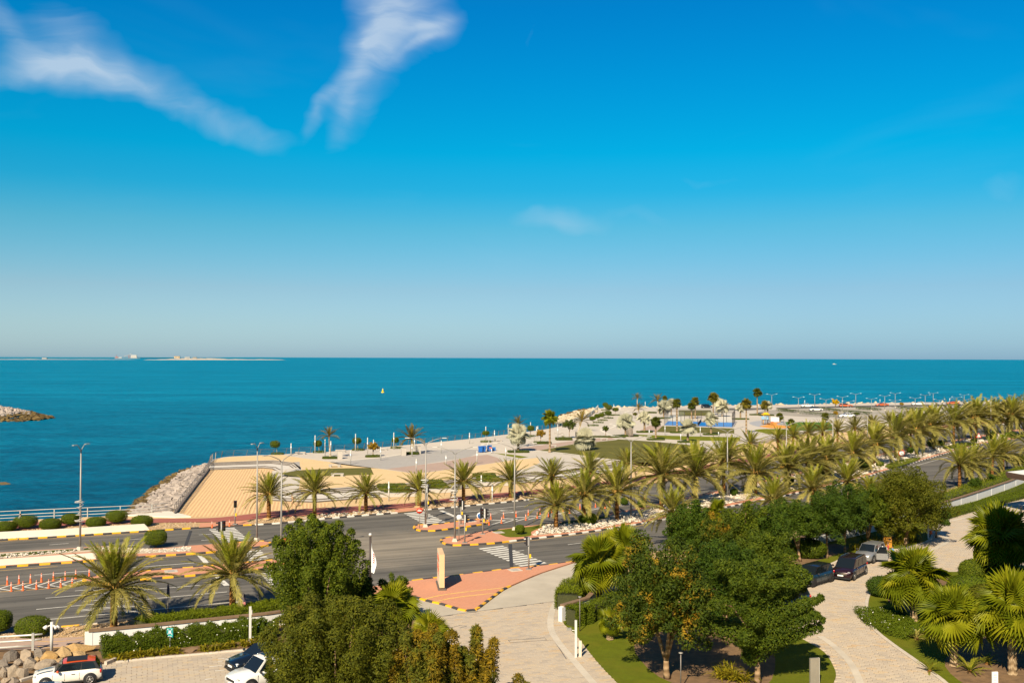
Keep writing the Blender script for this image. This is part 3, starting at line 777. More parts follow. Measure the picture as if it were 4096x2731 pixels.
# white ribbon lines winding over the paving
mb = MB()
for px_ in ([(1335, 1846), (1430, 1838), (1510, 1830), (1600, 1817), (1700, 1800), (1760, 1794), (1830, 1793), (1900, 1797), (1960, 1796), (2040, 1800), (2160, 1806), (2250, 1814)],
            [(1940, 1787), (1928, 1778), (1960, 1771), (2040, 1768), (2130, 1760), (2200, 1748), (2290, 1741), (2420, 1738)],
            [(2520, 1745), (2440, 1738), (2404, 1718), (2440, 1712), (2460, 1702), (2440, 1694), (2480, 1690)], [(2540, 1658), (2500, 1650), (2515, 1643), (2484, 1638), (2560, 1634)],
            [(2388, 1832), (2300, 1818), (2200, 1806), (2120, 1801)]):
    L_ = smooth(PL(px_, PZ), 5); mb.strip(offset(L_, 0.35), offset(L_, -0.35), PZ + 0.016, PZ + 0.016)
struct('ribbon_lines', mb, 'barrier_white', 'white ribbon lines winding across the promenade paving')

# ---- car park and coast road far right
flat('car_park', None, PZ + 0.004, 'asphalt_light', 'pale grey car park on the far promenade', world=PL([(3010, 1655), (3060, 1640), (3300, 1634), (4600, 1616), (4600, 1655), (3700, 1690), (3420, 1676), (3250, 1668)], PZ))
flat('coast_road', None, PZ + 0.008, 'asphalt', 'grey coast road beyond the car park', world=PL([(3100, 1630), (3400, 1622), (4600, 1606), (4600, 1613), (3400, 1630), (3120, 1636)], PZ))
flat('coast_road', None, PZ + 0.008, 'asphalt', 'short grey road piece behind the fan palms', world=PL([(2900, 1632), (3040, 1631), (3080, 1636), (2990, 1641), (2900, 1640)], PZ))

# ---- road
FK = [(-900, 2215), (0, 2161), (70, 2157), (234, 2148), (468, 2133), (631, 2123), (795, 2112), (951, 2103), (1114, 2094), (1247, 2080), (1461, 2062), (1589, 2052), (1711, 2039), (1900, 2021), (2099, 2001), (2300, 1977), (2491, 1954),
      (2760, 1908), (3100, 1843), (3450, 1775), (3829, 1711), (4096, 1690), (4600, 1655)]
NK = [(-900, 2640), (0, 2541), (217, 2508), (390, 2496), (588, 2475), (788, 2456), (913, 2446), (1053, 2425), (1350, 2375), (1650, 2324), (1850, 2300), (2060, 2273), (2188, 2262), (2296, 2247), (2430, 2228),
      (2700, 2195), (2950, 2160), (3250, 2100), (3450, 2055), (3640, 2000), (3830, 1945), (3960, 1905), (4096, 1865), (4600, 1740)]
fk = smooth(PL(FK), 4); nk = smooth(PL(NK), 4)
flat('road', None, 0.0, 'asphalt', 'wide grey asphalt dual carriageway', world=fk + nk[::-1])
def island(name, px, mat, label, h=0.12, sm=3):
    w_ = smooth(PL(px), sm, True) if sm else PL(px)
    raised(name, w_, -0.02, h, mat, label)
    return w_

# pavements along the sea side
U_ = [(-900, 2135), (0, 2097), (300, 2084), (608, 2077), (838, 2074), (1000, 2058), (1176, 2040), (1476, 2024), (1676, 2011), (1764, 1998), (1964, 1977), (2126, 1962), (2491, 1918), (3000, 1830), (3450, 1757), (3829, 1697), (4096, 1677), (4600, 1644)]
D_ = [(-900, 2170), (0, 2127), (300, 2106), (608, 2093), (838, 2090), (1000, 2080), (1176, 2067), (1476, 2046), (1676, 2026), (1764, 2013), (1964, 1995), (2126, 1980), (2491, 1937), (3000, 1846), (3450, 1768), (3829, 1705), (4096, 1685), (4600, 1651)]
up_ = smooth(PL(U_), 4); dn_ = smooth(PL(D_), 4)
mb = MB(); mb.strip(dn_, up_, 0.10, 0.10); struct('red_path', mb, 'pave_red', 'dark red jogging path along the promenade')
mb = MB(); mb.strip(offset(up_, 0), offset(up_, 1.1), 0.085, -0.01); struct('path_edge', mb, 'pave_tan', 'tan paving edge above the red path')
kin = offset(fk, 0.1)
flat('verge', None, 0.06, 'sand_soil', 'sandy verge between the kerb and the red path', world=kin + dn_[::-1])
flat('pink_crossing', [(797, 2111), (951, 2102), (1000, 2098), (985, 2082), (838, 2091), (800, 2093)], 0.075, 'pave_pink', 'pink dropped pavement at the left crossing')
flat('pink_crossing', [(1580, 2051), (1700, 2039), (1690, 2027), (1580, 2036)], 0.075, 'pave_pink', 'pink dropped pavement at the right crossing')

MED_L = [(-400, 2237), (0, 2213), (300, 2195), (420, 2187), (520, 2196), (640, 2196), (763, 2185), (838, 2180), (950, 2172), (1040, 2166), (1080, 2171), (1078, 2181), (1045, 2188), (950, 2199), (825, 2212), (600, 2227), (417, 2241), (300, 2250), (0, 2270), (-400, 2300)]
medL = island('median', MED_L, 'pave_pink', 'raised road median on the left with pink paving')
ISL2 = [(335, 2322), (348, 2312), (450, 2300), (620, 2283), (778, 2271), (950, 2255), (1083, 2243), (1128, 2243), (1140, 2260), (1110, 2272), (950, 2288), (778, 2303), (620, 2315), (450, 2328), (360, 2333)]
isl2 = island('traffic_island', ISL2, 'pave_pink', 'narrow pink traffic island in the near carriageway')
MED_R = [(1765, 2160), (1776, 2175), (1806, 2182), (1864, 2181), (1976, 2174), (2034, 2167), (2089, 2160), (2176, 2150), (2276, 2139), (2402, 2121), (2575, 2093), (2800, 2050), (3020, 2006), (3240, 1962), (3440, 1914), (3652, 1852), (3913, 1780), (4044, 1758), (4400, 1690),
         (4400, 1668), (4096, 1714), (3900, 1746), (3770, 1771), (3570, 1805), (3400, 1846), (3200, 1890), (2900, 1958), (2600, 2025), (2400, 2063), (2264, 2087), (2151, 2102), (2096, 2107), (2039, 2115), (1976, 2121), (1919, 2130), (1864, 2142), (1801, 2150)]
medR = island('median', MED_R, 'pave_pink', 'long raised planted median curving off to the right')
ISL3 = [(1656, 2111), (1678, 2124), (1736, 2124), (1764, 2121), (1874, 2107), (1953, 2093), (1939, 2081), (1876, 2080), (1764, 2098), (1690, 2101), (1663, 2103)]
isl3 = island('traffic_island', ISL3, 'pave_pink', 'small pink traffic island by the right crossing')
ISL4 = [(1470, 2352), (1650, 2326), (1760, 2314), (1850, 2301), (1960, 2288), (2060, 2274), (2188, 2263), (2285, 2249), (2300, 2250), (2236, 2270), (2170, 2292), (2135, 2305), (2097, 2322), (2040, 2347), (2010, 2362), (1985, 2380), (1955, 2402), (1925, 2425), (1902, 2441),
        (1875, 2446), (1837, 2440), (1797, 2427), (1757, 2416), (1707, 2405), (1651, 2389), (1560, 2380), (1480, 2380)]
isl4 = PL(ISL4); raised('entrance_island', isl4, -0.02, 0.12, 'pave_pink', 'pink paved island at the hotel entrance')
mb = MB()
for px_ in ([(1700, 2400), (1760, 2386), (1850, 2373), (1950, 2362), (2020, 2354)], [(1745, 2411), (1800, 2398), (1880, 2387), (1960, 2379), (1984, 2379)]):
    L_ = smooth(PL(px_), 5); mb.strip(offset(L_, 0.12), offset(L_, -0.12), 0.126, 0.126)
struct('yellow_lines', mb, 'paint_yellow', 'yellow guide lines on the entrance island')
# near pavement, gravel bed edge and drive
NEARP = [(-900, 2680), (0, 2557), (200, 2556), (352, 2549), (352, 2580), (390, 2600), (300, 2620), (0, 2640), (-900, 2800)]
flat('near_path', NEARP, 0.10, 'pave_rose', 'rose paved footpath behind the boulders')
mb = MB()
for px_ in ([(140, 2566), (220, 2571), (352, 2557)], [(150, 2590), (220, 2594), (352, 2587)]):
    L_ = smooth(PL(px_), 5); mb.strip(offset(L_, 0.05), offset(L_, -0.05), 0.106, 0.106)
struct('yellow_lines', mb, 'paint_yellow', 'thin yellow lines on the near footpath')
flat('near_verge', [(-900, 2642), (0, 2542), (217, 2509), (390, 2497), (588, 2476), (788, 2457), (913, 2447), (1053, 2426), (1350, 2378), (1500, 2352), (1480, 2390), (1300, 2420), (1080, 2478), (800, 2510), (500, 2545), (352, 2552), (200, 2558), (0, 2559), (-900, 2682)], 0.06, 'sand_soil', 'sandy gravel verge on the near side of the road')
NK_IN = offset(nk, -0.3)
far_side = [p for p in nk if PX(p)[0] > 2400]
flat('near_verge', None, 0.05, 'sand_soil', 'pale sandy verge along the near kerb on the right', world=[p for p in offset(far_side, -0.1)] + PL([(4700, 1900), (4096, 1975), (3870, 2040), (3690, 2095), (3300, 2185), (2900, 2265), (2600, 2335), (2450, 2350)]))
mb = MB(); L_ = offset(far_side, -4.2); L2 = offset(far_side, -6.4); mb.strip(L_, L2, 0.07, 0.07); struct('near_path', mb, 'pave_rose', 'rose footpath between the palms and the hedge on the right')
DRIVE = PL([(1440, 2392), (1700, 2402), (1900, 2450), (2000, 2375), (2170, 2293), (2300, 2251), (2420, 2310), (2480, 2360), (2600, 2332), (2900, 2262), (3300, 2180), (3690, 2090), (3870, 2035), (4096, 1965), (4700, 1850)]) + [Vector((110, 60, 0)), Vector((60, 10, 0)), Vector((-60, 10, 0)), Vector((-60, 40, 0))] + PL([(-200, 2731), (300, 2640), (390, 2600), (600, 2560), (1098, 2500), (1300, 2420)])
flat('driveway', None, 0.0, 'paver_joint', 'hotel forecourt driveway', world=DRIVE)
APRON = PL([(1440, 2392), (1651, 2390), (1757, 2417), (1875, 2447), (1925, 2426), (2010, 2363), (2097, 2323), (2170, 2293), (2300, 2251), (2400, 2262), (2330, 2330), (2258, 2386), (2235, 2404), (2188, 2409), (2100, 2421), (1902, 2447), (1750, 2467), (1600, 2490), (1440, 2480)])
flat('entrance_apron', None, 0.036, 'apron_concrete', 'pale concrete apron at the hotel entrance', world=APRON)

# ---- markings
mk = MB(); ym = MB(); pt = MB()
def line(a, b, w=0.13, z=0.009, m=mk):
    A = P(*a); B = P(*b); d = (B - A).normalized(); n = Vector((-d.y, d.x, 0)) * w / 2
    m.add([(p.x, p.y, z) for p in (A - n, B - n, B + n, A + n)], [(0, 1, 2, 3)])
for a, b in (((137, 2299), (790, 2249)), ((182, 2391), (900, 2331)), ((145, 2436), (908, 2366)), ((175, 2478), (940, 2406)),
             ((314, 2443), (547, 2423)), ((300, 2362), (430, 2352)), ((197, 2178), (274, 2172)), ((495, 2159), (567, 2154)), ((515, 2181), (552, 2178)), ((795, 2138), (846, 2135)), ((805, 2160), (850, 2157)),
             ((1821, 2051), (1919, 2042)), ((1949, 2037), (2116, 2021)), ((1864, 2066), (2170, 2034)), ((1945, 2052), (2050, 2040)), ((2271, 2177), (2326, 2170)), ((2056, 2205), (2096, 2200)), ((2480, 2152), (2560, 2141)),
             ((3560, 1890), (3900, 1797)), ((3780, 1782), (3795, 1779)), ((3830, 1760), (3850, 1757)), ((3860, 1738), (3880, 1735)), ((3604, 1781), (3616, 1779)), ((4062, 1780), (4078, 1778)), ((4086, 1795), (4100, 1792)), ((3935, 1749), (3955, 1746)), ((4010, 1738), (4026, 1735))):
    line(a, b, 0.15)
for a, b in (((0, 2281), (230, 2264)), ((600, 2233), (1030, 2198)), ((0, 2341), (330, 2313)), ((0, 2366), (300, 2345)), ((-10, 2166), (600, 2130)), ((2034, 2172), (2402, 2127)), ((2402, 2127), (2575, 2099))):
    line(a, b, 0.12, m=ym)
line((1764, 2041), (1862, 2083), 0.55); line((798, 2219), (826, 2251), 0.5); line((860, 2296), (908, 2341), 0.5); line((945, 2396), (988, 2436), 0.55)
for p in (P(450, 2394), P(430, 2428), P(480, 2352), P(1985, 2042), P(2030, 2050)):   # lane arrows
    u = Vector((0.918, 0.397, 0)); n = Vector((-0.397, 0.918, 0))
    q = [p - u * 2.2 - n * .08, p - u * 2.2 + n * .08, p + u * 0.6 + n * .08, p + u * 0.6 - n * .08]
    mk.add([(v.x, v.y, 0.009) for v in q], [(3, 2, 1, 0)])
    q = [p + u * 0.6 - n * .3, p + u * 0.6 + n * .3, p + u * 1.7]
    mk.add([(v.x, v.y, 0.009) for v in q], [(2, 1, 0)])
def crosswalk(A, B, C, D, n, duty=0.58):
    A, B, C, D = (P(*q) for q in (A, B, C, D))
    for i in range(n):
        t0 = i / n; t1 = (i + duty) / n
        q = [A.lerp(D, t0), B.lerp(C, t0), B.lerp(C, t1), A.lerp(D, t1)]
        mk.add([(v.x, v.y, 0.010) for v in q], [(0, 1, 2, 3)])
crosswalk((836, 2117), (937, 2109), (1005, 2166), (905, 2180), 10)
crosswalk((975, 2205), (1040, 2198), (1092, 2249), (1010, 2256), 6)
crosswalk((1035, 2284), (1122, 2275), (1235, 2392), (1130, 2402), 13)
crosswalk((1615, 2052), (1697, 2045), (1800, 2096), (1710, 2104), 9)
crosswalk((1914, 2193), (2010, 2181), (2195, 2254), (2090, 2268), 11)
def chevrons(a0, a1, b0, b1, n, flip):
    """V marks between the upper line a and the lower line b"""
    A0, A1, B0, B1 = P(*a0), P(*a1), P(*b0), P(*b1)
    for i in range(n):
        t = (i + 0.5) / n; h = 0.55 / n
        top = lambda s: A0.lerp(A1, s); bot = lambda s: B0.lerp(B1, s); mid = lambda s: (top(s) + bot(s)) / 2
        s_ = h if flip else -h; w = 0.17 / n * 1.6
        for e in (top, bot):
            q = [mid(t + s_), mid(t + s_ + w), e(t - s_ + w).lerp(mid(t - s_), 0.06), e(t - s_).lerp(mid(t - s_), 0.06)]
            mk.add([(v.x, v.y, 0.009) for v in q], [(0, 1, 2, 3)])
chevrons((-60, 2345), (335, 2314), (-60, 2370), (335, 2343), 8, False)
chevrons((1960, 2078), (2330, 2037), (1960, 2099), (2330, 2049), 8, True)
chevrons((2340, 2036), (2520, 2012), (2340, 2046), (2520, 2018), 4, True)
def quad(px, z, m):
    m.sheet(PL(px), z)
quad([(2033, 2176), (2048, 2175), (2054, 2274), (2040, 2276)], 0.013, pt)
quad([(758, 2122), (769, 2122), (748, 2184), (735, 2184)], 0.013, pt)
quad([(742, 2228), (768, 2240), (780, 2247), (762, 2246)], 0.013, pt)
struct('white_markings', mk, 'paint_white', 'white lane lines, zebra stripes and chevrons on the road')
struct('yellow_markings', ym, 'paint_yellow', 'yellow edge lines on the road')
struct('asphalt_patches', pt, 'asphalt_patch', 'dark repair strips in the asphalt')
# car park bay marks
mb = MB()
for a, b in (((838, 2667), (888, 2662)), ((860, 2684), (900, 2680)), ((820, 2718), (850, 2714)), ((872, 2636), (898, 2634)), ((900, 2640), (925, 2636)), ((902, 2636), (926, 2634)), ((870, 2646), (892, 2644))):
    line(a, b, 0.10, 0.043, mb)
struct('bay_markings', mb, 'paint_white', 'worn white bay marks on the car park pavers')

# ---- kerbs made of painted blocks
def block_mesh(nm, mat, L=1.0, w=0.28, h=0.16):
    mb = MB(); c = 0.035
    prof = [(-w / 2, 0), (-w / 2, h - c), (-w / 2 + c, h), (w / 2 - c, h), (w / 2, h - c), (w / 2, 0)]
    n = len(prof)
    vs = [(-L / 2 + 0.006, y, z) for y, z in prof] + [(L / 2 - 0.006, y, z) for y, z in prof]
    fs = [[i, i + 1, n + i + 1, n + i] for i in range(n - 1)] + [list(range(n))[::-1], [n + i for i in range(n)]]
    mb.add(vs, [f[::-1] for f in fs]); return mb.mesh(nm, mat)
BLK = {k: block_mesh('kerb_block', k) for k in ('kerb_yellow', 'kerb_black', 'kerb_white', 'kerb_stone')}
def kerb(name, pts, pattern, label, L=1.0, z=0.0, vis=True):
    root = tag(bpy.data.objects.new(name, None), label, None, None, 'structure'); COL.objects.link(root)
    tot = length(pts); n = max(1, round(tot / L)); st = tot / n
    w_ = walk(pts, st)
    i = 0; cnt = 0
    for (p, _), (q, _) in zip(w_, w_[1:] + [(pts[-1], 0)]):
        k = pattern(i) if callable(pattern) else pattern[i % len(pattern)]; i += 1
        if k is None: continue
        px, py = PX((p + q) / 2)
        if px < -60 or px > 4150 or py > 2790 or (q - p).length < 0.2: continue
        o = bpy.data.objects.new('kerb_block', BLK[k]); COL.objects.link(o); o.parent = root
        o.location = ((p.x + q.x) / 2, (p.y + q.y) / 2, z + random.uniform(-.004, .004))
        o.rotation_euler = (0, 0, math.atan2(q.y - p.y, q.x - p.x)); o.scale = ((q - p).length / 1.0, 1, 1); cnt += 1
    return root
Y, K, W = 'kerb_yellow', 'kerb_black', 'kerb_white'
def cut(pts, x0, x1): return [p for p in pts if x0 <= PX(p)[0] <= x1]
fkf = smooth(PL(FK), 12)
kerb('kerb', cut(fkf, -80, 800), (Y, K), 'yellow and black kerb on the sea side, left of the crossing', 0.95)
kerb('kerb', cut(fkf, 930, 1010), (K, Y, K), 'short yellow and black kerb right of the left crossing', 0.95)
kerb('kerb', cut(fkf, 1010, 1590), (W, K), 'black and white kerb below the promenade palms')
kerb('kerb', cut(fkf, 1690, 2540), (W, K), 'black and white kerb right of the far crossing')
kerb('kerb', cut(fkf, 3700, 4150), (W, K), 'distant black and white kerb on the sea side', 1.5)
kerb('kerb', smooth(PL(MED_L[8:] ), 6), (Y, K), 'yellow and black kerb round the near side of the left median', 0.95)
kerb('kerb', smooth(PL(ISL2 + [ISL2[0]]), 4), (Y, K), 'yellow and black kerb round the narrow traffic island', 0.95)
kerb('kerb', smooth(PL(ISL3 + [ISL3[0]]), 4), (Y, K), 'yellow and black kerb round the small traffic island', 0.85)
kerb('kerb', smooth(PL([MED_R[-1]] + MED_R[:6]), 4), (Y, K), 'yellow and black kerb round the nose of the right median', 0.9)
kerb('kerb', smooth(PL(MED_R[5:18]), 8), (W, K), 'black and white kerb along the near side of the right median')
kerb('kerb', smooth(PL(ISL4[13:26]), 6), (Y, K), 'yellow and black kerb round the curved side of the entrance island', 0.8)
kerb('kerb', cut(smooth(PL(NK), 12), 1640, 2300), (Y, K), 'low yellow and black kerb between the entrance island and the road', 1.05, -0.03)
kerb('kerb', PL([(245, 2509), (390, 2496)]), (Y, 'kerb_stone', 'kerb_stone', Y), 'worn yellow kerb beside the near gravel bed', 1.2, -0.04)

# ================================================================== drive edges, lawns, pavers
LAWN_C = smooth(PL([(2262, 2502), (2290, 2525), (2317, 2556), (2370, 2624), (2420, 2681), (2470, 2731), (2540, 2800)]), 4)
LAWN_N = PL([(3200, 2810), (3335, 2731)]) + smooth(PL([(3344, 2705), (3338, 2676), (3298, 2611), (3215, 2560), (3130, 2510), (3070, 2440), (3062, 2380), (3100, 2326), (3163, 2305), (3322, 2259), (3392, 2228), (3500, 2204), (3600, 2198), (3699, 2172), (3727, 2154), (3730, 2135), (3705, 2104)]), 4)
WALL_R = [(2249, 2484), (2350, 2452), (2420, 2392), (2600, 2330), (2900, 2258), (3300, 2172), (3500, 2125), (3690, 2072), (3870, 2014), (4000, 1968), (4096, 1930), (4400, 1800)]
wall_r = PL(WALL_R[:2]) + smooth(PL(WALL_R[1:]), 5)[1:]
HEDGE_S = PL([(3690, 2093), (3800, 2063), (3932, 2028), (4053, 2000), (4150, 1970)])
lawn_a = LAWN_C + LAWN_N + HEDGE_S + [p for p in wall_r[::-1] if 2240 < PX(p)[0] < 4160]
raised('garden_lawn', lawn_a, -0.02, 0.07, 'grass', 'lawn under the trees between the two drives')
LAWN_R = smooth(PL([(3531, 2336), (3485, 2373), (3471, 2434), (3480, 2480), (3513, 2527), (3583, 2583), (3676, 2648), (3788, 2731)]), 4) + PL([(3850, 2800), (4500, 2800), (4500, 2250), (4000, 2268), (3850, 2288), (3700, 2288), (3600, 2303)])
raised('garden_lawn', LAWN_R, -0.02, 0.07, 'grass', 'lawn under the fan palms right of the drive')
BED_L = PL([(1098, 2474), (1350, 2400), (1480, 2380), (1600, 2392), (1665, 2420), (1700, 2480), (1740, 2560), (1820, 2650), (1960, 2760), (1960, 2850), (1020, 2850), (1075, 2731), (1090, 2650), (1098, 2592)])
raised('garden_bed', BED_L, -0.02, 0.07, 'earth', 'shady planting bed under the trees by the car park')
STRIP_B = PL([(352, 2582), (600, 2556), (1098, 2500), (1098, 2590), (838, 2614), (588, 2636), (462, 2650), (440, 2640), (392, 2664), (360, 2640), (345, 2600)])
raised('garden_bed', STRIP_B, -0.02, 0.07, 'earth', 'flower bed in front of the white wall by the car park')
# bark mulch patches under the trees
for i, px_ in enumerate(([(2700, 2740), (2560, 2640), (2560, 2560), (2800, 2500), (3050, 2560), (3100, 2680), (3000, 2780)], [(3080, 2300), (3200, 2262), (3330, 2225), (3400, 2190), (3300, 2180), (3100, 2240)], [(3780, 2640), (3900, 2560), (4096, 2540), (4200, 2700), (3950, 2760), (3830, 2720)], [(3540, 2390), (3640, 2450), (3760, 2440), (3900, 2420), (3900, 2320), (3620, 2330)])):
    w_ = smooth(PL(px_), 3, True)
    flat('mulch', None, 0.076, 'earth', ['dark mulch under the turning tree', 'dark mulch behind the parked cars', 'brown mulch under the right hand fan palm', 'dark mulch behind the flowering ground cover'][i], world=w_)
# kerb stones along the drive
kerb('kerb', offset(smooth(PL([(3600, 2303), (3531, 2336), (3485, 2373), (3471, 2434), (3480, 2480), (3513, 2527), (3583, 2583), (3676, 2648), (3788, 2731), (3850, 2790)]), 8), -0.12), ('kerb_stone',), 'plain pale kerb round the fan palm lawn', 1.0, -0.03)
kerb('kerb', PL([(462, 2651), (588, 2637), (838, 2615), (1098, 2591)]), ('kerb_stone',), 'plain pale kerb edging the flower bed', 0.9, -0.03)
kerb('kerb', offset(smooth(PL([(3062, 2380), (3100, 2326), (3163, 2305), (3322, 2259), (3392, 2228), (3500, 2204), (3600, 2198), (3699, 2172), (3727, 2154), (3730, 2135), (3705, 2104)]), 8), 0.1), ('kerb_stone',), 'plain pale kerb behind the parked cars', 1.0, -0.05)
# smooth concrete bands crossing the pavers
mb = MB()
BANDS = [[(2262, 2380), (2225, 2410), (2205, 2459), (2204, 2514), (2230, 2564), (2292, 2639), (2372, 2731), (2440, 2800)], [(3280, 2545), (3330, 2580), (3400, 2650), (3440, 2731), (3450, 2790)],
         [(3740, 2195), (3790, 2165), (3775, 2140), (3752, 2110), (3760, 2093), (3830, 2078), (3960, 2048), (4120, 2005)], [(3740, 2195), (3690, 2215), (3600, 2250)]]
for px_ in BANDS:
    L_ = smooth(PL(px_), 6); mb.strip(offset(L_, 0.24), offset(L_, -0.24), 0.047, 0.047)
struct('drain_bands', mb, 'concrete', 'smooth grey concrete bands curving through the pavers')
mb = MB()
for px_ in ([(2034, 2561), (2180, 2551), (2185, 2561), (2216, 2561), (2265, 2636)], [(2034, 2561), (2040, 2571), (2185, 2561)], [(1800, 2511), (1840, 2502), (1867, 2504), (1840, 2512)], [(1750, 2467), (1902, 2446), (2100, 2421), (2188, 2409), (2235, 2404)]):
    L_ = PL(px_); mb.strip(offset(L_, 0.03), offset(L_, -0.03), 0.046, 0.046)
struct('joint_lines', mb, 'metal_rail', 'thin dark joint lines in the paving')

# pavers: the nearest ones singly, the rest together
def rot2(x, y, a): return x * math.cos(a) - y * math.sin(a), x * math.sin(a) + y * math.cos(a)
band_lines = [smooth(PL(b), 4) for b in BANDS]
excl = [lawn_a, LAWN_R, BED_L, STRIP_B, APRON, isl4]
def near_line(x, y, L_, d):
    for a, b in zip(L_, L_[1:]):
        vx, vy = b.x - a.x, b.y - a.y; q = vx * vx + vy * vy
        if q < 1e-9: continue
        t = max(0, min(1, ((x - a.x) * vx + (y - a.y) * vy) / q))
        if (a.x + t * vx - x) ** 2 + (a.y + t * vy - y) ** 2 < d * d: return True
    return False
def bbox(poly): return min(p[0] for p in poly), max(p[0] for p in poly), min(p[1] for p in poly), max(p[1] for p in poly)
exb = [(bbox(p), p) for p in excl]
pav = []
PW, PH = 0.62, 0.31
for (x0, x1, y0, y1, ang) in ((-40, 15, 50, 92, R(20)), (15, 75, 50, 150, R(-12))):
    c = ((x0 + x1) / 2, (y0 + y1) / 2); R_ = math.hypot(x1 - x0, y1 - y0) / 2
    for j in range(int(-R_ / PH), int(R_ / PH)):
        for i in range(int(-R_ / PW), int(R_ / PW)):
            lx = (i + (0.5 if j % 2 else 0.0) + random.uniform(-.04, .04)) * PW; ly = j * PH
            dx, dy = rot2(lx, ly, ang); x, y = c[0] + dx, c[1] + dy
            if not (x0 <= x < x1 and y0 <= y < y1): continue
            if abs(x) > y * 0.53 or y < 57.0: continue
            if not inside(x, y, DRIVE): continue
            if any(bb[0] - .2 < x < bb[1] + .2 and bb[2] - .2 < y < bb[3] + .2 and inside(x, y, p) for bb, p in exb): continue
            pav.append((x, y, ang))
pav.sort(key=lambda t: t[1])
drive = bpy.data.objects['driveway']
def paver_mesh():
    mb = MB(); l, w, h, c = PW - 0.022, PH - 0.018, 0.036, 0.010
    mb.add([(-l / 2, -w / 2, 0), (l / 2, -w / 2, 0), (l / 2, w / 2, 0), (-l / 2, w / 2, 0), (-l / 2 + c, -w / 2 + c, h), (l / 2 - c, -w / 2 + c, h), (l / 2 - c, w / 2 - c, h), (-l / 2 + c, w / 2 - c, h)],
           [(4, 5, 6, 7), (0, 1, 5, 4), (1, 2, 6, 5), (2, 3, 7, 6), (3, 0, 4, 7)])
    return mb
PM = paver_mesh().mesh('paver', 'paver')
def hidden_guess(x, y):
    return inside(x, y, BED_L)
for x, y, a in pav[:300]:
    o = bpy.data.objects.new('paver', PM); COL.objects.link(o); o.parent = drive; o.location = (x, y, random.uniform(0, .004)); o.rotation_euler = (0, 0, a)
base_v = np.array(paver_mesh().v); base_f = np.array(paver_mesh().f)
rest = np.array(pav[300:])
ca, sa = np.cos(rest[:, 2]), np.sin(rest[:, 2]); n_ = len(rest)
vx = base_v[None, :, 0] * ca[:, None] - base_v[None, :, 1] * sa[:, None] + rest[:, 0:1]
vy = base_v[None, :, 0] * sa[:, None] + base_v[None, :, 1] * ca[:, None] + rest[:, 1:2]
vz = np.repeat(base_v[None, :, 2], n_, 0) + RNG.uniform(0, 0.004, (n_, 1))
V = np.stack([vx, vy, vz], 2).reshape(-1, 3); F = (base_f[None] + (np.arange(n_) * 8)[:, None, None]).reshape(-1, 4)
o = ob('paver_field', npmesh('paver_field', V, F, 'paver'), drive); o['kind'] = 'stuff'

# ================================================================== stones
def hull_mesh(nm, mat, seed, pts=14, flatten=0.75):
    rg = random.Random(seed); bm = bmesh.new()
    for _ in range(pts):
        v = Vector((rg.gauss(0, 1), rg.gauss(0, 1), rg.gauss(0, 1))).normalized() * rg.uniform(0.82, 1.05)
        bm.verts.new((v.x, v.y, v.z * flatten))
    r_ = bmesh.ops.convex_hull(bm, input=bm.verts)
    bmesh.ops.delete(bm, geom=[g for g in r_['geom_interior'] if isinstance(g, bmesh.types.BMVert)], context='VERTS')
    bmesh.ops.recalc_face_normals(bm, faces=bm.faces)
    me = bpy.data.meshes.new(nm); bm.to_mesh(me); bm.free(); me.materials.append(MAT[mat]); return me

def stones_np(pos, size, mat, nm, flat_=0.7, pts=10, variants=6, seed=1):
    """many angular stones joined into one mesh"""
    rg = np.random.default_rng(seed); Vs = []; Fs = []; off = 0
    protos = []
    for k in range(variants):
        me = hull_mesh('t', mat, 100 + k + seed, pts, flat_)
        v = np.empty(len(me.vertices) * 3); me.vertices.foreach_get('co', v)
        f = [list(p.vertices) for p in me.polygons]
        tri = []
        for p in f:
            for i in range(1, len(p) - 1): tri.append((p[0], p[i], p[i + 1]))
        protos.append((v.reshape(-1, 3), np.array(tri))); bpy.data.meshes.remove(me)
    for i in range(len(pos)):
        v, f = protos[rg.integers(variants)]
        a = rg.uniform(0, 6.28); s = size[i]; sx = rg.uniform(.75, 1.35)
        R3 = np.array([[math.cos(a), -math.sin(a), 0], [math.sin(a), math.cos(a), 0], [0, 0, 1]])
        Vs.append((v * np.array([s * sx, s, s * rg.uniform(.7, 1.1)])) @ R3.T + pos[i]); Fs.append(f + off); off += len(v)
    return npmesh(nm, np.concatenate(Vs), np.concatenate(Fs), mat)

def scatter(poly, dens, seed=3):
    rg = random.Random(seed); xs = [p[0] for p in poly]; ys = [p[1] for p in poly]
    x0, x1, y0, y1 = min(xs), max(xs), min(ys), max(ys); out = []
    for _ in range(int((x1 - x0) * (y1 - y0) * dens)):
        x, y = rg.uniform(x0, x1), rg.uniform(y0, y1)
        if inside(x, y, poly):
            px, py = PX((x, y, 0))
            if -20 < px < 4116 and py < 2760: out.append((x, y))
    return out

def gravel(px, dens, s0, s1, mat, label, z=0.06, mound=0.0, seed=5, world=None):
    poly = world or PL(px); pts = scatter(poly, dens, seed)
    rg = np.random.default_rng(seed)
    if not pts: return
    pos = np.array([(x, y, z + rg.uniform(0, mound)) for x, y in pts])
    o = ob('gravel_bed', stones_np(pos, rg.uniform(s0, s1, len(pos)), mat, 'gravel_bed', 0.6, 8, 6, seed))
    tag(o, label, 'gravel', None, 'stuff')

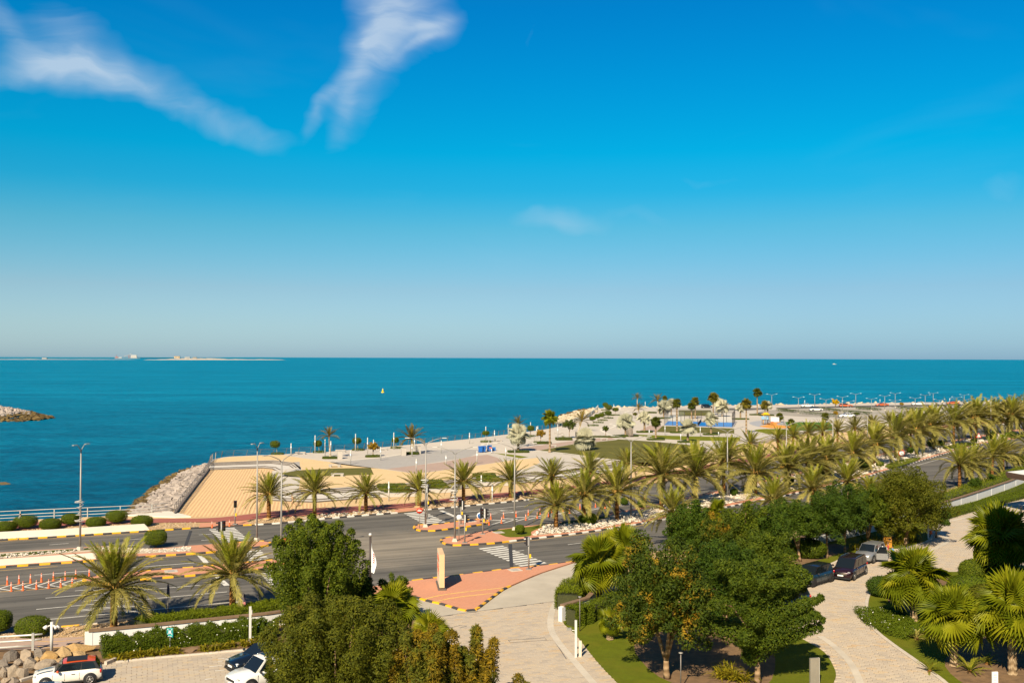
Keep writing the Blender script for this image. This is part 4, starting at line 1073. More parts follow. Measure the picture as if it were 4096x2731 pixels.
# verge gravel along the sea side
def between(a, b, x0, x1, inset=0.3):
    A = [p for p in a if x0 <= PX(p)[0] <= x1]; B = [p for p in b if x0 <= PX(p)[0] <= x1]
    return A + B[::-1]
kin2 = offset(fkf, 0.35)
gravel(None, 11, .06, .14, 'gravel_tan', 'tan gravel bed round the clipped bushes by the bridge', 0.07, .02, 11, between(kin2, dn_, -20, 795))
gravel(None, 9, .07, .18, 'gravel_tan', 'tan gravel bed below the first promenade palm', 0.07, .04, 12, between(kin2, dn_, 985, 1180))
gravel(None, 8, .08, .22, 'gravel_white', 'pale gravel bed below the promenade palms', 0.08, .08, 13, between(kin2, dn_, 1180, 1580))
gravel(None, 7, .08, .22, 'gravel_tan', 'pale tan gravel bed right of the far crossing', 0.08, .06, 14, between(kin2, dn_, 1700, 2540))
gravel([(-20, 2542), (217, 2511), (390, 2499), (588, 2478), (788, 2459), (913, 2449), (1053, 2430), (1080, 2474), (800, 2508), (500, 2543), (352, 2550), (200, 2557), (-20, 2560)], 16, .05, .13, 'gravel_tan', 'tan pebble bed on the near side of the road', 0.07, .02, 15)
gravel([(-20, 2240), (120, 2227), (300, 2211), (300, 2205), (130, 2216), (-20, 2228)], 14, .10, .22, 'gravel_white', 'row of white rocks behind the median barrier', 0.14, .12, 16)
gravel([(330, 2197), (400, 2190), (520, 2199), (640, 2200), (762, 2188), (762, 2207), (640, 2216), (560, 2216), (420, 2206)], 12, .10, .20, 'gravel_white', 'white cobbles round the bush on the left median', 0.13, .05, 17)
gravel([(2126, 2144), (2150, 2136), (2176, 2106), (2300, 2100), (2420, 2088), (2470, 2062), (2540, 2050), (2600, 2060), (2575, 2086), (2402, 2115), (2276, 2133)], 10, .12, .30, 'gravel_white', 'white rock bed round the palms of the near median', 0.14, .20, 18)
gravel([(2560, 2080), (2800, 2040), (3020, 1996), (3240, 1952), (3440, 1906), (3652, 1845), (3913, 1774), (4044, 1752), (4120, 1738), (4096, 1722), (3900, 1752), (3770, 1778), (3570, 1812), (3400, 1852), (3200, 1898), (2900, 1966), (2600, 2032)], 3.0, .15, .34, 'gravel_white', 'pale rock beds along the curving median', 0.12, .10, 19)
gravel(None, 2.6, .12, .25, 'gravel_tan', 'pale stones along the verge on the right', 0.05, .05, 20, [p for p in offset(far_side, -0.4) if PX(p)[0] > 3600] + [p for p in offset(far_side, -4.0) if PX(p)[0] > 3600][::-1])

for px_, lb_ in (([(2126, 2146), (2150, 2136), (2176, 2106), (2300, 2092), (2600, 2034), (2900, 1968), (3200, 1900), (3400, 1854), (3570, 1814), (3770, 1780), (3900, 1754), (4096, 1724), (4150, 1732), (4044, 1752), (3913, 1773), (3652, 1844), (3440, 1905), (3240, 1951), (3020, 1995), (2800, 2039), (2575, 2082), (2402, 2112), (2276, 2131)], 'pale sandy bed of the right median'), ([(-20, 2240), (300, 2213), (420, 2208), (560, 2218), (762, 2208), (762, 2188), (640, 2200), (420, 2190), (-20, 2216)], 'pale sandy bed of the left median')):
    flat('median_bed', px_, 0.1245, 'median_soil', lb_)
# ---- green plots on the medians
def plot(px, mat, label, z=0.128, sm=3):
    w_ = smooth(PL(px), sm, True); flat('grass_plot', None, z, mat, label, world=w_)
plot([(1972, 2127), (2030, 2118), (2090, 2112), (2130, 2108), (2180, 2098), (2170, 2110), (2125, 2130), (2122, 2146), (2040, 2152), (2000, 2140)], 'grass', 'little lawn with a manhole on the right median')
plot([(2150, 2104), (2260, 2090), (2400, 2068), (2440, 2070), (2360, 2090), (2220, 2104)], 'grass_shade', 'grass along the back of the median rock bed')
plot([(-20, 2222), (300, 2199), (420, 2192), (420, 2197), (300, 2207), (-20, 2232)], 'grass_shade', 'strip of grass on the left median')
plot([(3540, 1868), (3590, 1846), (3680, 1834), (3660, 1850), (3590, 1872), (3560, 1878)], 'grass', 'grass plot by the round speed sign', 0.30)
plot([(3770, 1795), (3810, 1782), (3860, 1772), (3915, 1778), (3880, 1786), (3800, 1800)], 'grass', 'grass plot under the median palms', 0.30)
plot([(4030, 1748), (4060, 1738), (4110, 1728), (4110, 1745), (4060, 1756)], 'grass', 'grass plot at the far end of the median', 0.30)
for px_, lb_ in (((1994, 2133), 'manhole in the little lawn'), ((1884, 2088), 'manhole on the small traffic island'), ((2060, 2284), 'manhole on the entrance island by the crossing'), ((684, 2289), 'manhole on the narrow traffic island'), ((730, 2203), 'drain box among the white cobbles')):
    p = P(*px_); t = thing('manhole', lb_ + ', pale frame round a grey lid', 'manhole', (p.x, p.y, 0.13), R(23))
    mb = MB(); mb.box((0, 0, 0), (1.15, 1.15, 0.03)); mb.build('frame', 'kerb_stone', t)
    mb = MB(); mb.box((0, 0, 0.012), (0.6, 0.6, 0.03)); mb.build('lid', 'pave_grey_dark', t)

# ---- riprap slopes
RM = {}
for k in ('riprap', 'riprap_warm', 'riprap_wet', 'boulder_grey', 'boulder_ochre'):
    RM[k] = [hull_mesh('stone', k, 40 + 7 * i, 13, 0.7) for i in range(7)]
def riprap(name, label, top, bot, zt, zb, n, s0, s1, mat, wetmat, seed, singles=300):
    """stones over a sloping strip between a top line and a water line"""
    rg = random.Random(seed); A = top; B = bot; S = []
    mb = MB(); nn = min(len(A), len(B))
    mb.strip([Vector((p.x, p.y, zt - .25)) for p in A[:nn]], [Vector((p.x, p.y, zb - .6)) for p in B[:nn]])
    root = struct(name, mb, 'earth' if mat != 'riprap_warm' else 'sand_soil', label)
    for _ in range(n):
        u = rg.uniform(0, nn - 1.001); i = int(u); f = u - i; t = rg.random()
        a = A[i].lerp(A[i + 1], f); b = B[i].lerp(B[i + 1], f); p = a.lerp(b, t)
        z = zt + (zb - zt) * t + rg.uniform(-.25, .12)
        S.append((p.x, p.y, z, rg.uniform(s0, s1), wetmat if z < SEA_Z + 0.55 + rg.uniform(-.2, .2) else mat))
    S.sort(key=lambda q: (q[0] ** 2 + q[1] ** 2) / q[3] ** 2)
    for x, y, z, s, k in S[:singles]:
        o = bpy.data.objects.new('stone', rg.choice(RM[k])); COL.objects.link(o); o.parent = root
        o.location = (x, y, z); o.rotation_euler = (rg.uniform(-.5, .5), rg.uniform(-.5, .5), rg.uniform(0, 6.28)); o.scale = (s * rg.uniform(.8, 1.4), s, s * rg.uniform(.6, 1))
    for k in (mat, wetmat):
        q = [s for s in S[singles:] if s[4] == k]
        if q:
            o = ob('stone_mass', stones_np(np.array([(a, b, c) for a, b, c, _, _ in q]), np.array([s for *_, s, _ in q]), k, 'stone_mass', 0.7, 11, 6, seed), root); o['kind'] = 'stuff'
    return root
top_ = smooth(PL([(600, 2052), (690, 2046), (730, 2000), (766, 1955), (800, 1912), (826, 1878), (836, 1855)], 0), 4)
bot_ = smooth(PL([(470, 2070), (515, 2030), (548, 1998), (590, 1965), (640, 1928), (700, 1890), (790, 1862)], SEA_Z), 4)
riprap('rock_slope', 'grey riprap slope falling to the sea beside the forecourt', top_, bot_, -0.1, SEA_Z - .2, 1500, .42, .85, 'riprap', 'riprap_wet', 21)
top_ = smooth(PL([(2250, 1690), (2300, 1683), (2346, 1668), (2378, 1650), (2394, 1636)], PZ), 3)
bot_ = smooth(PL([(2215, 1682), (2230, 1672), (2262, 1656), (2310, 1644), (2380, 1637)], SEA_Z), 3)
riprap('rock_slope', 'sunlit riprap headland beyond the lollipop trees', top_, bot_, PZ - .1, SEA_Z, 620, .7, 1.5, 'riprap_warm', 'riprap_wet', 22)
top_ = PL([(2420, 1630), (2527, 1629), (2640, 1628), (2727, 1624), (2940, 1621), (3120, 1619), (3508, 1611), (4096, 1604), (4500, 1599)], PZ)
bot_ = [Vector((p.x * 1.012, p.y + 6, SEA_Z)) for p in top_]
riprap('rock_slope', 'thin line of pale riprap along the far sea edge', top_, bot_, PZ + .15, SEA_Z, 1200, .6, 1.5, 'riprap_warm', 'riprap_wet', 23, 0)
# breakwater at the left edge
bk = [P(x, y, SEA_Z) for x, y in ((-160, 1690), (0, 1688), (90, 1686), (150, 1682), (212, 1672))]; bk2 = [P(x, y, SEA_Z) for x, y in ((-160, 1640), (0, 1642), (90, 1652), (150, 1662), (212, 1670))]
mid_ = [a.lerp(b, .6) for a, b in zip(bk, bk2)]
hts = [3.2, 2.9, 2.0, 1.0, -0.2]
S = []; rg = random.Random(31)
for _ in range(900):
    u = rg.uniform(0, 3.999); i = int(u); f = u - i; t = rg.uniform(-1, 1)
    m_ = mid_[i].lerp(mid_[i + 1], f); e = (bk if t < 0 else bk2)[i].lerp((bk if t < 0 else bk2)[i + 1], f); p = m_.lerp(e, abs(t))
    h = (hts[i] * (1 - f) + hts[i + 1] * f); z = SEA_Z + h * (1 - abs(t) ** 1.5) + rg.uniform(-.3, .2)
    S.append((p.x, p.y, z, rg.uniform(.6, 1.3), 'riprap_wet' if z < SEA_Z + 1.5 + rg.uniform(-.3, .3) else 'riprap'))
root = thing('breakwater', 'rock breakwater tip poking in at the left edge', 'breakwater')
S.sort(key=lambda q: q[1])
for x, y, z, s, k in S[:300]:
    o = bpy.data.objects.new('stone', rg.choice(RM[k])); COL.objects.link(o); o.parent = root
    o.location = (x, y, z); o.rotation_euler = (rg.uniform(-.5, .5), rg.uniform(-.5, .5), rg.uniform(0, 6.28)); o.scale = (s * rg.uniform(.8, 1.5), s, s * .8)
for k in ('riprap', 'riprap_wet'):
    q = [s for s in S[300:] if s[4] == k]
    o = ob('stone_mass', stones_np(np.array([(a, b, c) for a, b, c, _, _ in q]), np.array([s for *_, s, _ in q]), k, 'stone_mass', 0.75, 11, 6, 31), root); o['kind'] = 'stuff'

flat('boulder_bed', [(-80, 2605), (150, 2600), (352, 2584), (400, 2640), (330, 2690), (150, 2731), (60, 2800), (-80, 2800)], 0.104, 'earth', 'dark soil under the boulders by the car park')
BOULD = [  # px centre, half width px, half height px, material, look
    (45, 2625, 28, 26, 'boulder_grey', 'big angular grey boulder near the railing end'), (105, 2622, 26, 24, 'boulder_grey', 'blocky grey boulder under the railing post'),
    (158, 2618, 28, 27, 'boulder_grey', 'upright tan grey boulder beside the lamp post'), (193, 2630, 32, 22, 'boulder_ochre', 'orange broken boulder at the foot of the lamp post'),
    (249, 2616, 33, 27, 'boulder_ochre', 'large rounded ochre boulder behind the red roof'), (322, 2592, 46, 20, 'boulder_ochre', 'long flat sandy boulder below the wall end'),
    (314, 2619, 28, 15, 'boulder_ochre', 'low sandy boulder beside the flower bed'), (185, 2662, 36, 24, 'boulder_grey', 'long pale boulder just behind the white hatchback'),
    (119, 2659, 28, 28, 'boulder_grey', 'round pale boulder left of the white hatchback'), (72, 2652, 18, 18, 'boulder_grey', 'small dark boulder wedged between larger ones'),
    (12, 2655, 24, 22, 'boulder_grey', 'grey boulder at the left edge, upper'), (55, 2692, 22, 28, 'boulder_grey', 'tall pale boulder in the lower row'), (90, 2695, 20, 24, 'boulder_grey', 'blocky grey boulder nearest the hatchback bonnet'),
    (12, 2692, 18, 24, 'boulder_grey', 'grey boulder at the left edge, lower'), (32, 2680, 12, 12, 'boulder_grey', 'little grey rock among the boulders'), (30, 2722, 20, 16, 'boulder_grey', 'flat boulder at the bottom edge'),
    (245, 2645, 26, 12, 'boulder_ochre', 'low ochre rock behind the red roof'), (216, 2616, 9, 8, 'boulder_ochre', 'tiny ochre rock by the lamp post'), (150, 2640, 14, 12, 'boulder_ochre', 'small orange rock between the grey boulders'),
    (55, 2724, 18, 14, 'boulder_grey', 'small boulder at the bottom edge by the car'), (176, 2646, 16, 11, 'boulder_ochre', 'small sandy rock behind the long pale boulder'), (764, 2600, 26, 11, 'coping_brown', 'brown rock lying in the flower bed')]
for i, (px, py, hw, hh, mt_, lb_) in enumerate(BOULD):
    b = P(px, py + hh * 0.8); s = hw * MPP(b); hz = hh * MPP(b)
    me = hull_mesh('boulder', mt_, 300 + i, 24, 1.0)
    o = ob('boulder', me, None, (b.x, b.y, hz * 0.75 + 0.02), random.uniform(0, 6)); o.scale = (s * 1.35, s * 1.0, hz * 1.3)
    o.rotation_euler = (random.uniform(-.3, .3), random.uniform(-.3, .3), random.uniform(0, 6.28)) if hw / hh < 1.4 else (0, 0, random.uniform(-.3, .3))
    tag(o, lb_, 'rock' if hw < 15 else 'boulder', 'boulders beside the car park' if i < 21 else None)

# ---- white barriers on the bridge
def barrier(name, label, pts, h, ends, mat='barrier_white', w0=0.45, w1=0.22):
    mb = MB(); n = len(pts); o_ = 0
    A = offset(pts, w0 / 2); B = offset(pts, -w0 / 2); C = offset(pts, w1 / 2); D = offset(pts, -w1 / 2)
    vs = []
    for i in range(n):
        hh = h * (ends(i / (n - 1)) if ends else 1)
        vs += [(B[i].x, B[i].y, 0), (B[i].x * .5 + D[i].x * .5, B[i].y * .5 + D[i].y * .5, hh * .3), (D[i].x, D[i].y, hh), (C[i].x, C[i].y, hh), (A[i].x, A[i].y, 0)]
    fs = []
    for i in range(n - 1):
        for k in range(4): fs.append((i * 5 + k, (i + 1) * 5 + k, (i + 1) * 5 + k + 1, i * 5 + k + 1))
    fs += [(4, 3, 2, 1, 0), tuple((n - 1) * 5 + k for k in range(5))]
    mb.add(vs, [f[::-1] for f in fs]); o = mb.build(name, mat); tag(o, label, 'barrier'); return o
bl = smooth(PL([(-300, 2175), (0, 2156), (234, 2144), (468, 2129), (545, 2124), (600, 2121)]), 8)
barrier('concrete_barrier', 'long white concrete barrier on the sea side of the bridge', bl, 0.80, lambda t: 1 if t < .9 else max(.12, 1 - (t - .9) / .1))
bl = smooth(PL([(-300, 2285), (0, 2264), (234, 2247), (385, 2237)]), 8)
barrier('concrete_barrier', 'white concrete barrier on the left median', bl, 0.68, None)
mb = MB(); q = PL([(500, 2062), (590, 2056), (672, 2046), (700, 2052), (735, 2060), (764, 2068), (700, 2070), (600, 2066)]); mb.prism(q, -.02, 0.14)
o = mb.build('abutment', 'barrier_white'); tag(o, 'white concrete wedge at the end of the bridge railing', 'abutment')

# ---- railings
def railing(name, label, pts, h, step, rails, rmat, pmat, post=(0.08, 0.08), lean=0.0, rr=0.035, cat='railing', z=None):
    t = thing(name, label, cat)
    zb = lambda p: p.z if z is None else z
    for hr in rails:
        mb = MB(); mb.tube([Vector((p.x, p.y, zb(p) + hr)) for p in pts], rr if hr < h - .01 else rr * 1.3, 6); mb.build('rail', rmat, t)
    mb = MB(); mb.box((0, 0, h / 2), (post[0], post[1], h), ry=lean); me = mb.mesh('post', pmat)
    for p, a in walk(pts, step):
        o = bpy.data.objects.new('post', me); COL.objects.link(o); o.parent = t; o.location = (p.x, p.y, zb(p)); o.rotation_euler = (0, 0, a)
    return t
br_ = PL([(-60, 2088), (0, 2084), (200, 2074), (400, 2065), (588, 2056), (672, 2048)])
railing('bridge_railing', 'pale three bar railing along the bridge above the sea', br_, 1.22, 3.8, (0.35, 0.72, 1.18), 'metal_light', 'metal_light', (0.10, 0.22), rr=0.045, z=0.0)
fr = smooth(PL([(698, 2050), (730, 2006), (766, 1960), (800, 1916), (832, 1876), (842, 1852)], 0.25), 3)
for i, p in enumerate(fr): p.z = 0.25 + (PZ - .25) * max(0, (i - 11) / 5)
railing('sea_railing', 'dark railing on the kerb wall beside the striped forecourt', fr, 1.05, 2.4, (0.35, 0.6, 0.85, 1.05), 'metal_rail', 'metal_rail', (0.05, 0.08), lean=0.0, rr=0.024)
mb = MB(); A = offset(fr, -0.18); B = offset(fr, 0.15)
for p in A: p.z = 0
mb.strip([Vector((p.x, p.y, -.02)) for p in A], [Vector((p.x, p.y, .27)) for p in A]); mb.strip([Vector((p.x, p.y, .27)) for p in A], [Vector((p.x, p.y, .27)) for p in B])
o = mb.build('kerb_wall', 'step_nosing'); tag(o, 'low dark kerb wall under the forecourt railing', 'wall')
pr = smooth(PL(SEA_EDGE[:15], PZ), 3)
railing('sea_railing', 'long thin dark railing along the promenade sea edge', [p for p in pr], 1.15, 2.6, (0.3, 0.58, 0.86, 1.15), 'metal_rail', 'metal_rail', (0.06, 0.14), lean=0.25, rr=0.020)
hr_ = smooth(PL([(2276, 1697), (2346, 1671), (2378, 1649), (2392, 1633)], PZ), 3)
railing('sea_railing', 'curved railing round the riprap headland', hr_, 1.3, 1.2, (0.3, 0.58, 0.86, 1.15), 'metal_light', 'metal_light', (0.05, 0.12), rr=0.03)
# near railing end, lower left
nr = PL([(-40, 2588), (40, 2583), (130, 2572 + 20)])
t = thing('end_railing', 'stub end of a pale steel railing behind the boulders', 'railing')
p0 = P(-60, 2618); p1 = P(131, 2606)
for hr, ext in ((0.42, -.1), (0.80, .55), (1.15, .6)):
    d = (p1 - p0).normalized(); mb = MB(); mb.tube([p0 + Vector((0, 0, hr)), p1 + Vector((0, 0, hr)), p1 + d * max(ext, 0.01) + Vector((0, 0, hr + .02))], 0.065, 8); mb.build('rail', 'metal_light', t)
mb = MB(); mb.box((p1.x, p1.y, 0.62), (0.16, 0.18, 1.3), R(20)); mb.build('post', 'metal_light', t)

# ---- garden walls
def garden_wall(label, pts, h, thick=0.3, panel=9.0):
    t = thing('garden_wall', label, 'wall')
    mb = MB(); A = offset(pts, thick / 2); B = offset(pts, -thick / 2); n = len(pts)
    mb.strip([Vector((p.x, p.y, -.02)) for p in B], [Vector((p.x, p.y, h)) for p in B]); mb.strip([Vector((p.x, p.y, h)) for p in A], [Vector((p.x, p.y, -.02)) for p in A])
    for e in (0, -1): mb.add([(A[e].x, A[e].y, -.02), (B[e].x, B[e].y, -.02), (B[e].x, B[e].y, h), (A[e].x, A[e].y, h)], [(0, 1, 2, 3)])
    mb.build('wall_face', 'wall_white', t)
    mb = MB(); A2 = offset(pts, thick / 2 + .07); B2 = offset(pts, -thick / 2 - .07)
    z0, z1 = h, h + .13
    mb.strip([Vector((p.x, p.y, z0)) for p in B2], [Vector((p.x, p.y, z1)) for p in B2]); mb.strip([Vector((p.x, p.y, z1)) for p in B2], [Vector((p.x, p.y, z1)) for p in A2])
    mb.strip([Vector((p.x, p.y, z1)) for p in A2], [Vector((p.x, p.y, z0)) for p in A2]); mb.strip([Vector((p.x, p.y, z0)) for p in A2], [Vector((p.x, p.y, z0)) for p in B2])
    for e in (0, -1): mb.add([(A2[e].x, A2[e].y, z0), (B2[e].x, B2[e].y, z0), (B2[e].x, B2[e].y, z1), (A2[e].x, A2[e].y, z1)], [(0, 1, 2, 3)])
    mb.build('coping', 'coping_brown', t)
    mb = MB(); mb.box((0, 0, h / 2 - .01), (0.5, thick + .06, h - .02)); me = mb.mesh('pier', 'wall_white')
    for p, a in walk(pts, panel):
        o = bpy.data.objects.new('pier', me); COL.objects.link(o); o.parent = t; o.location = (p.x, p.y, 0); o.rotation_euler = (0, 0, a)
wl = PL([(354, 2583), (588, 2560), (830, 2535), (1063, 2510), (1180, 2492)])
garden_wall('long white garden wall with brown coping behind the flower bed', wl, 1.0)
garden_wall('white garden wall with brown coping curving away behind the trees', wall_r, 1.15, panel=7.0)

# ================================================================== foliage generators
def leaf_cards(pos, nrm, L, W, rg, droop=0.0, spread=0.6):
    """kite shaped leaves growing roughly outwards from pos"""
    n = len(pos)
    nj = nrm + rg.normal(0, spread * .55, (n, 3)); nj /= np.linalg.norm(nj, axis=1, keepdims=True) + 1e-9
    d = rg.normal(0, 1, (n, 3)) + nrm * .55; d -= nj * (d * nj).sum(1, keepdims=True) * .75; d[:, 2] -= droop
    d /= np.linalg.norm(d, axis=1, keepdims=True) + 1e-9
    s = np.cross(nj, d); s /= np.linalg.norm(s, axis=1, keepdims=True) + 1e-9
    l = L * rg.uniform(.7, 1.25, (n, 1)); w = W * rg.uniform(.7, 1.25, (n, 1))
    up = np.cross(s, d) * w * 0.25
    V = np.stack([pos, pos + d * l * .45 + s * w * .5 + up, pos + d * l, pos + d * l * .45 - s * w * .5 + up], 1).reshape(-1, 3)
    F = np.arange(n * 4).reshape(-1, 4)
    return V, F

def capsule_pts(lobes, n, rg, fill=0.12):
    """points and normals near the skins of tapered capsules (a, b, ra, rb)"""
    A = np.array([l[0] for l in lobes], float); B = np.array([l[1] for l in lobes], float)
    ra = np.array([l[2] for l in lobes]); rb = np.array([l[3] for l in lobes])
    ln = np.linalg.norm(B - A, axis=1); area = (ra + rb) * (ln + ra + rb); pr = area / area.sum()
    k = rg.choice(len(lobes), n, p=pr)
    ax = (B - A) / (ln[:, None] + 1e-9)
    tt = rg.uniform(-.25, 1.25, n); t = np.clip(tt, 0, 1)
    r = ra[k] + (rb[k] - ra[k]) * t
    v = rg.normal(0, 1, (n, 3)); v -= ax[k] * (v * ax[k]).sum(1, keepdims=True); v /= np.linalg.norm(v, axis=1, keepdims=True) + 1e-9
    cap = np.where(tt > 1, (tt - 1) / .25, np.where(tt < 0, tt / .25, 0.0))
    ang = np.abs(cap) * (math.pi / 2)
    nr = v * np.cos(ang)[:, None] + ax[k] * (np.sign(cap) * np.sin(ang))[:, None]
    rad = r * np.where(rg.random(n) < fill, rg.uniform(.2, .8, n), rg.normal(.97, .07, n))
    # crinkle the lobe so it breaks into clumps
    ph = (A[k] + nr * 3.1)
    rad *= 1 + 0.16 * np.sin(ph[:, 0] * 5.1 + ph[:, 2] * 3.7) * np.sin(ph[:, 1] * 4.3 + ph[:, 2] * 4.9)
    return A[k] + (B - A)[k] * t[:, None] + nr * rad[:, None], nr

def lobes_for(style, h, r, z0, rg, n):
    L = []
    c = np.array([0, 0, z0 + (h - z0) * .45])
    for i in range(n):
        az = i * 2.399963 + rg.uniform(-.3, .3); f = (i + .5) / n
        if style == 'upright':       # fingers climbing up and out
            rr = r * math.sqrt(f)
            a = np.array([math.cos(az) * rr * .42, math.sin(az) * rr * .42, z0 + (h - z0) * rg.uniform(.0, .35) * (1.15 - f)])
            top = z0 + (h - z0) * (1.0 - .48 * f ** 1.6) * rg.uniform(.80, 1.0)
            b = np.array([math.cos(az) * rr * .86, math.sin(az) * rr * .86, max(top - .3, a[2] + .9)])
            w = rg.uniform(.32, .50) * r / 3.6; L.append((a, b, w * 1.45, w * .72))
        elif style == 'round':
            ph = math.acos(1 - 1.75 * f)
            d = np.array([math.cos(az) * math.sin(ph), math.sin(az) * math.sin(ph), math.cos(ph)])
            k = rg.uniform(.62, .82); e = np.array([r * k, r * k, (h - z0) * .5 * k]) * d
            w = rg.uniform(.13, .24) * r; k2 = rg.uniform(.9, 1.3); L.append((c + e * .5, c + e * k2, w * 1.15, w * .75))
        elif style == 'spires':
            rr = r * math.sqrt(f) * .85; x, y = math.cos(az) * rr, math.sin(az) * rr
            hh = h * rg.uniform(.72, 1.0) * (1 - .25 * f); w = rg.uniform(.42, .6)
            L.append((np.array([x * .7, y * .7, z0]), np.array([x, y, hh - .3]), w * 1.25, w * .5))
    return L

def tree(label, base, h, r, z0, style, mat, n_lobes, n_leaf, L, W, seed, trunk=0.16, forks=4, lean=(0, 0), bark='bark_tree', lobes=None, group='garden trees', cat='tree', name='broadleaf_tree', droop=0.1, fill=.12):
    rg = np.random.default_rng(seed); rnd = random.Random(seed)
    t = thing(name, label, cat, (base.x, base.y, base.z + 0.05), 0, group)
    lb = lobes or lobes_for(style, h, r, z0, rg, n_lobes)
    lx, ly = lean
    for i, (a, b, p, q) in enumerate(lb):
        a = np.array(a, float); b = np.array(b, float); a[:2] += np.array([lx, ly]) * (a[2] / h); b[:2] += np.array([lx, ly]) * (b[2] / h); lb[i] = (a, b, p, q)
    pos, nr = capsule_pts(lb, n_leaf, rg, fill)
    nr = nr + np.array([0, 0, .12])
    V, F = leaf_cards(pos, nr, L, W, rg, droop)
    keep = V[:, 2].reshape(-1, 4).min(1) > -0.02
    F = F[keep]
    ob('crown', npmesh('crown', V, F, mat), t)
    zf = z0 * .62 + .2
    mb = MB(); mb.tube([(0, 0, -.15), (lx * .12, ly * .12, zf * .5), (lx * zf / h, ly * zf / h, zf)], [trunk * 1.35, trunk, trunk * .85], 9); mb.build('trunk', bark, t)
    pick = rnd.sample(lb, min(forks, len(lb)))
    for a, b, p, q in pick:
        m_ = (a + b) / 2
        mb = MB(); s0 = np.array([lx * zf / h, ly * zf / h, zf - .08])
        mb.tube([s0, s0 * .45 + a * .55 + np.array([0, 0, .1]), m_, a * .2 + b * .8], [trunk * .7, trunk * .5, trunk * .3, trunk * .12], 6); mb.build('limb', bark, t)
    return t

def leafy_solid(name, label, cat, pos, nr, loc, mat, L, W, seed, core=None, group=None, stem=None, bark='bark_tree', droop=0, spread=.7):
    rg = np.random.default_rng(seed)
    t = thing(name, label, cat, loc, 0, group)
    V, F = leaf_cards(pos, nr, L, W, rg, droop, spread); keep = V[:, 2].reshape(-1, 4).min(1) > -.05
    ob('foliage', npmesh('foliage', V, F[keep], mat), t)
    if core: core.build('shade_core', 'core_dark', t)  # dark solid standing in for the shade inside the foliage
    if stem: stem.build('stem', bark, t)
    return t

def super_pts(n, rx, ry, rz, cz, rg, p=2.6, jit=.04):
    v = rg.normal(0, 1, (n, 3)); v /= np.linalg.norm(v, axis=1, keepdims=True)
    s = (np.abs(v) ** p).sum(1) ** (-1 / p); q = v * s[:, None]
    q *= 1 + rg.normal(0, jit, (n, 1))
    nr = np.sign(q) * np.abs(q) ** (p - 1); nr /= np.linalg.norm(nr, axis=1, keepdims=True) + 1e-9
    return q * np.array([rx, ry, rz]) + np.array([0, 0, cz]), nr

def clipped_bush(label, base, hw, h, ratio=.85, p=2.8, mat='leaf_bush', seed=1, n=5200, group='clipped round bushes', z0=0.0, L=.085, W=.055, cat='bush', name='clipped_bush'):
    rg = np.random.default_rng(seed); rz = (h - z0) / 2
    pos, nr = super_pts(n, hw, hw * ratio, rz, z0 + rz, rg, p)
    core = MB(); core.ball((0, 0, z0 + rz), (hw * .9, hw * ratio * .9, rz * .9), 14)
    stem = None
    if z0 > .1:
        stem = MB(); stem.tube([(0, 0, -.1), (.03, 0, z0 * .6), (0, 0, z0 + rz * .6)], [.09, .07, .06], 7)
    t = leafy_solid(name, label, cat, pos, nr, base, mat, L, W, seed, core, group, stem)
    t.rotation_euler[2] = rg.uniform(-.4, .4)
    return t

def path_pts(pts, width, h, n, rg, bumpy=.08, z0=0.0):
    """points over a long hedge following a line"""
    tot = length(pts); cum = [0]
    for a, b in zip(pts, pts[1:]): cum.append(cum[-1] + (b - a).length)
    s = rg.uniform(0, tot, n); P3 = np.array([(p.x, p.y, 0) for p in pts])
    x = np.interp(s, cum, P3[:, 0]); y = np.interp(s, cum, P3[:, 1])
    e = .3; tx = np.interp(s + e, cum, P3[:, 0]) - np.interp(s - e, cum, P3[:, 0]); ty = np.interp(s + e, cum, P3[:, 1]) - np.interp(s - e, cum, P3[:, 1])
    q = np.hypot(tx, ty) + 1e-9; nx, ny = -ty / q, tx / q
    # cross section: up one side, over the top, down the other
    u = rg.uniform(0, 1, n); per = 2 * h + width; d = u * per
    off = np.where(d < h, -width / 2, np.where(d < h + width, d - h - width / 2, width / 2)); z = np.where(d < h, d, np.where(d < h + width, h, per - d))
    no = np.where(d < h, -1.0, np.where(d < h + width, 0, 1.0)); nz = np.where((d >= h) & (d < h + width), 1.0, .25)
    lump = 1 + bumpy * (np.sin(s * 2.1) + np.sin(s * 5.3 + 1.2) + .7 * np.sin(s * 9.7 + off * 4))
    off2 = off * (1 + rg.normal(0, .06, n)); z2 = z * lump * (1 + rg.normal(0, .05, n))
    return np.stack([x + nx * off2, y + ny * off2, z2 + z0], 1), np.stack([nx * no, ny * no, nz], 1)

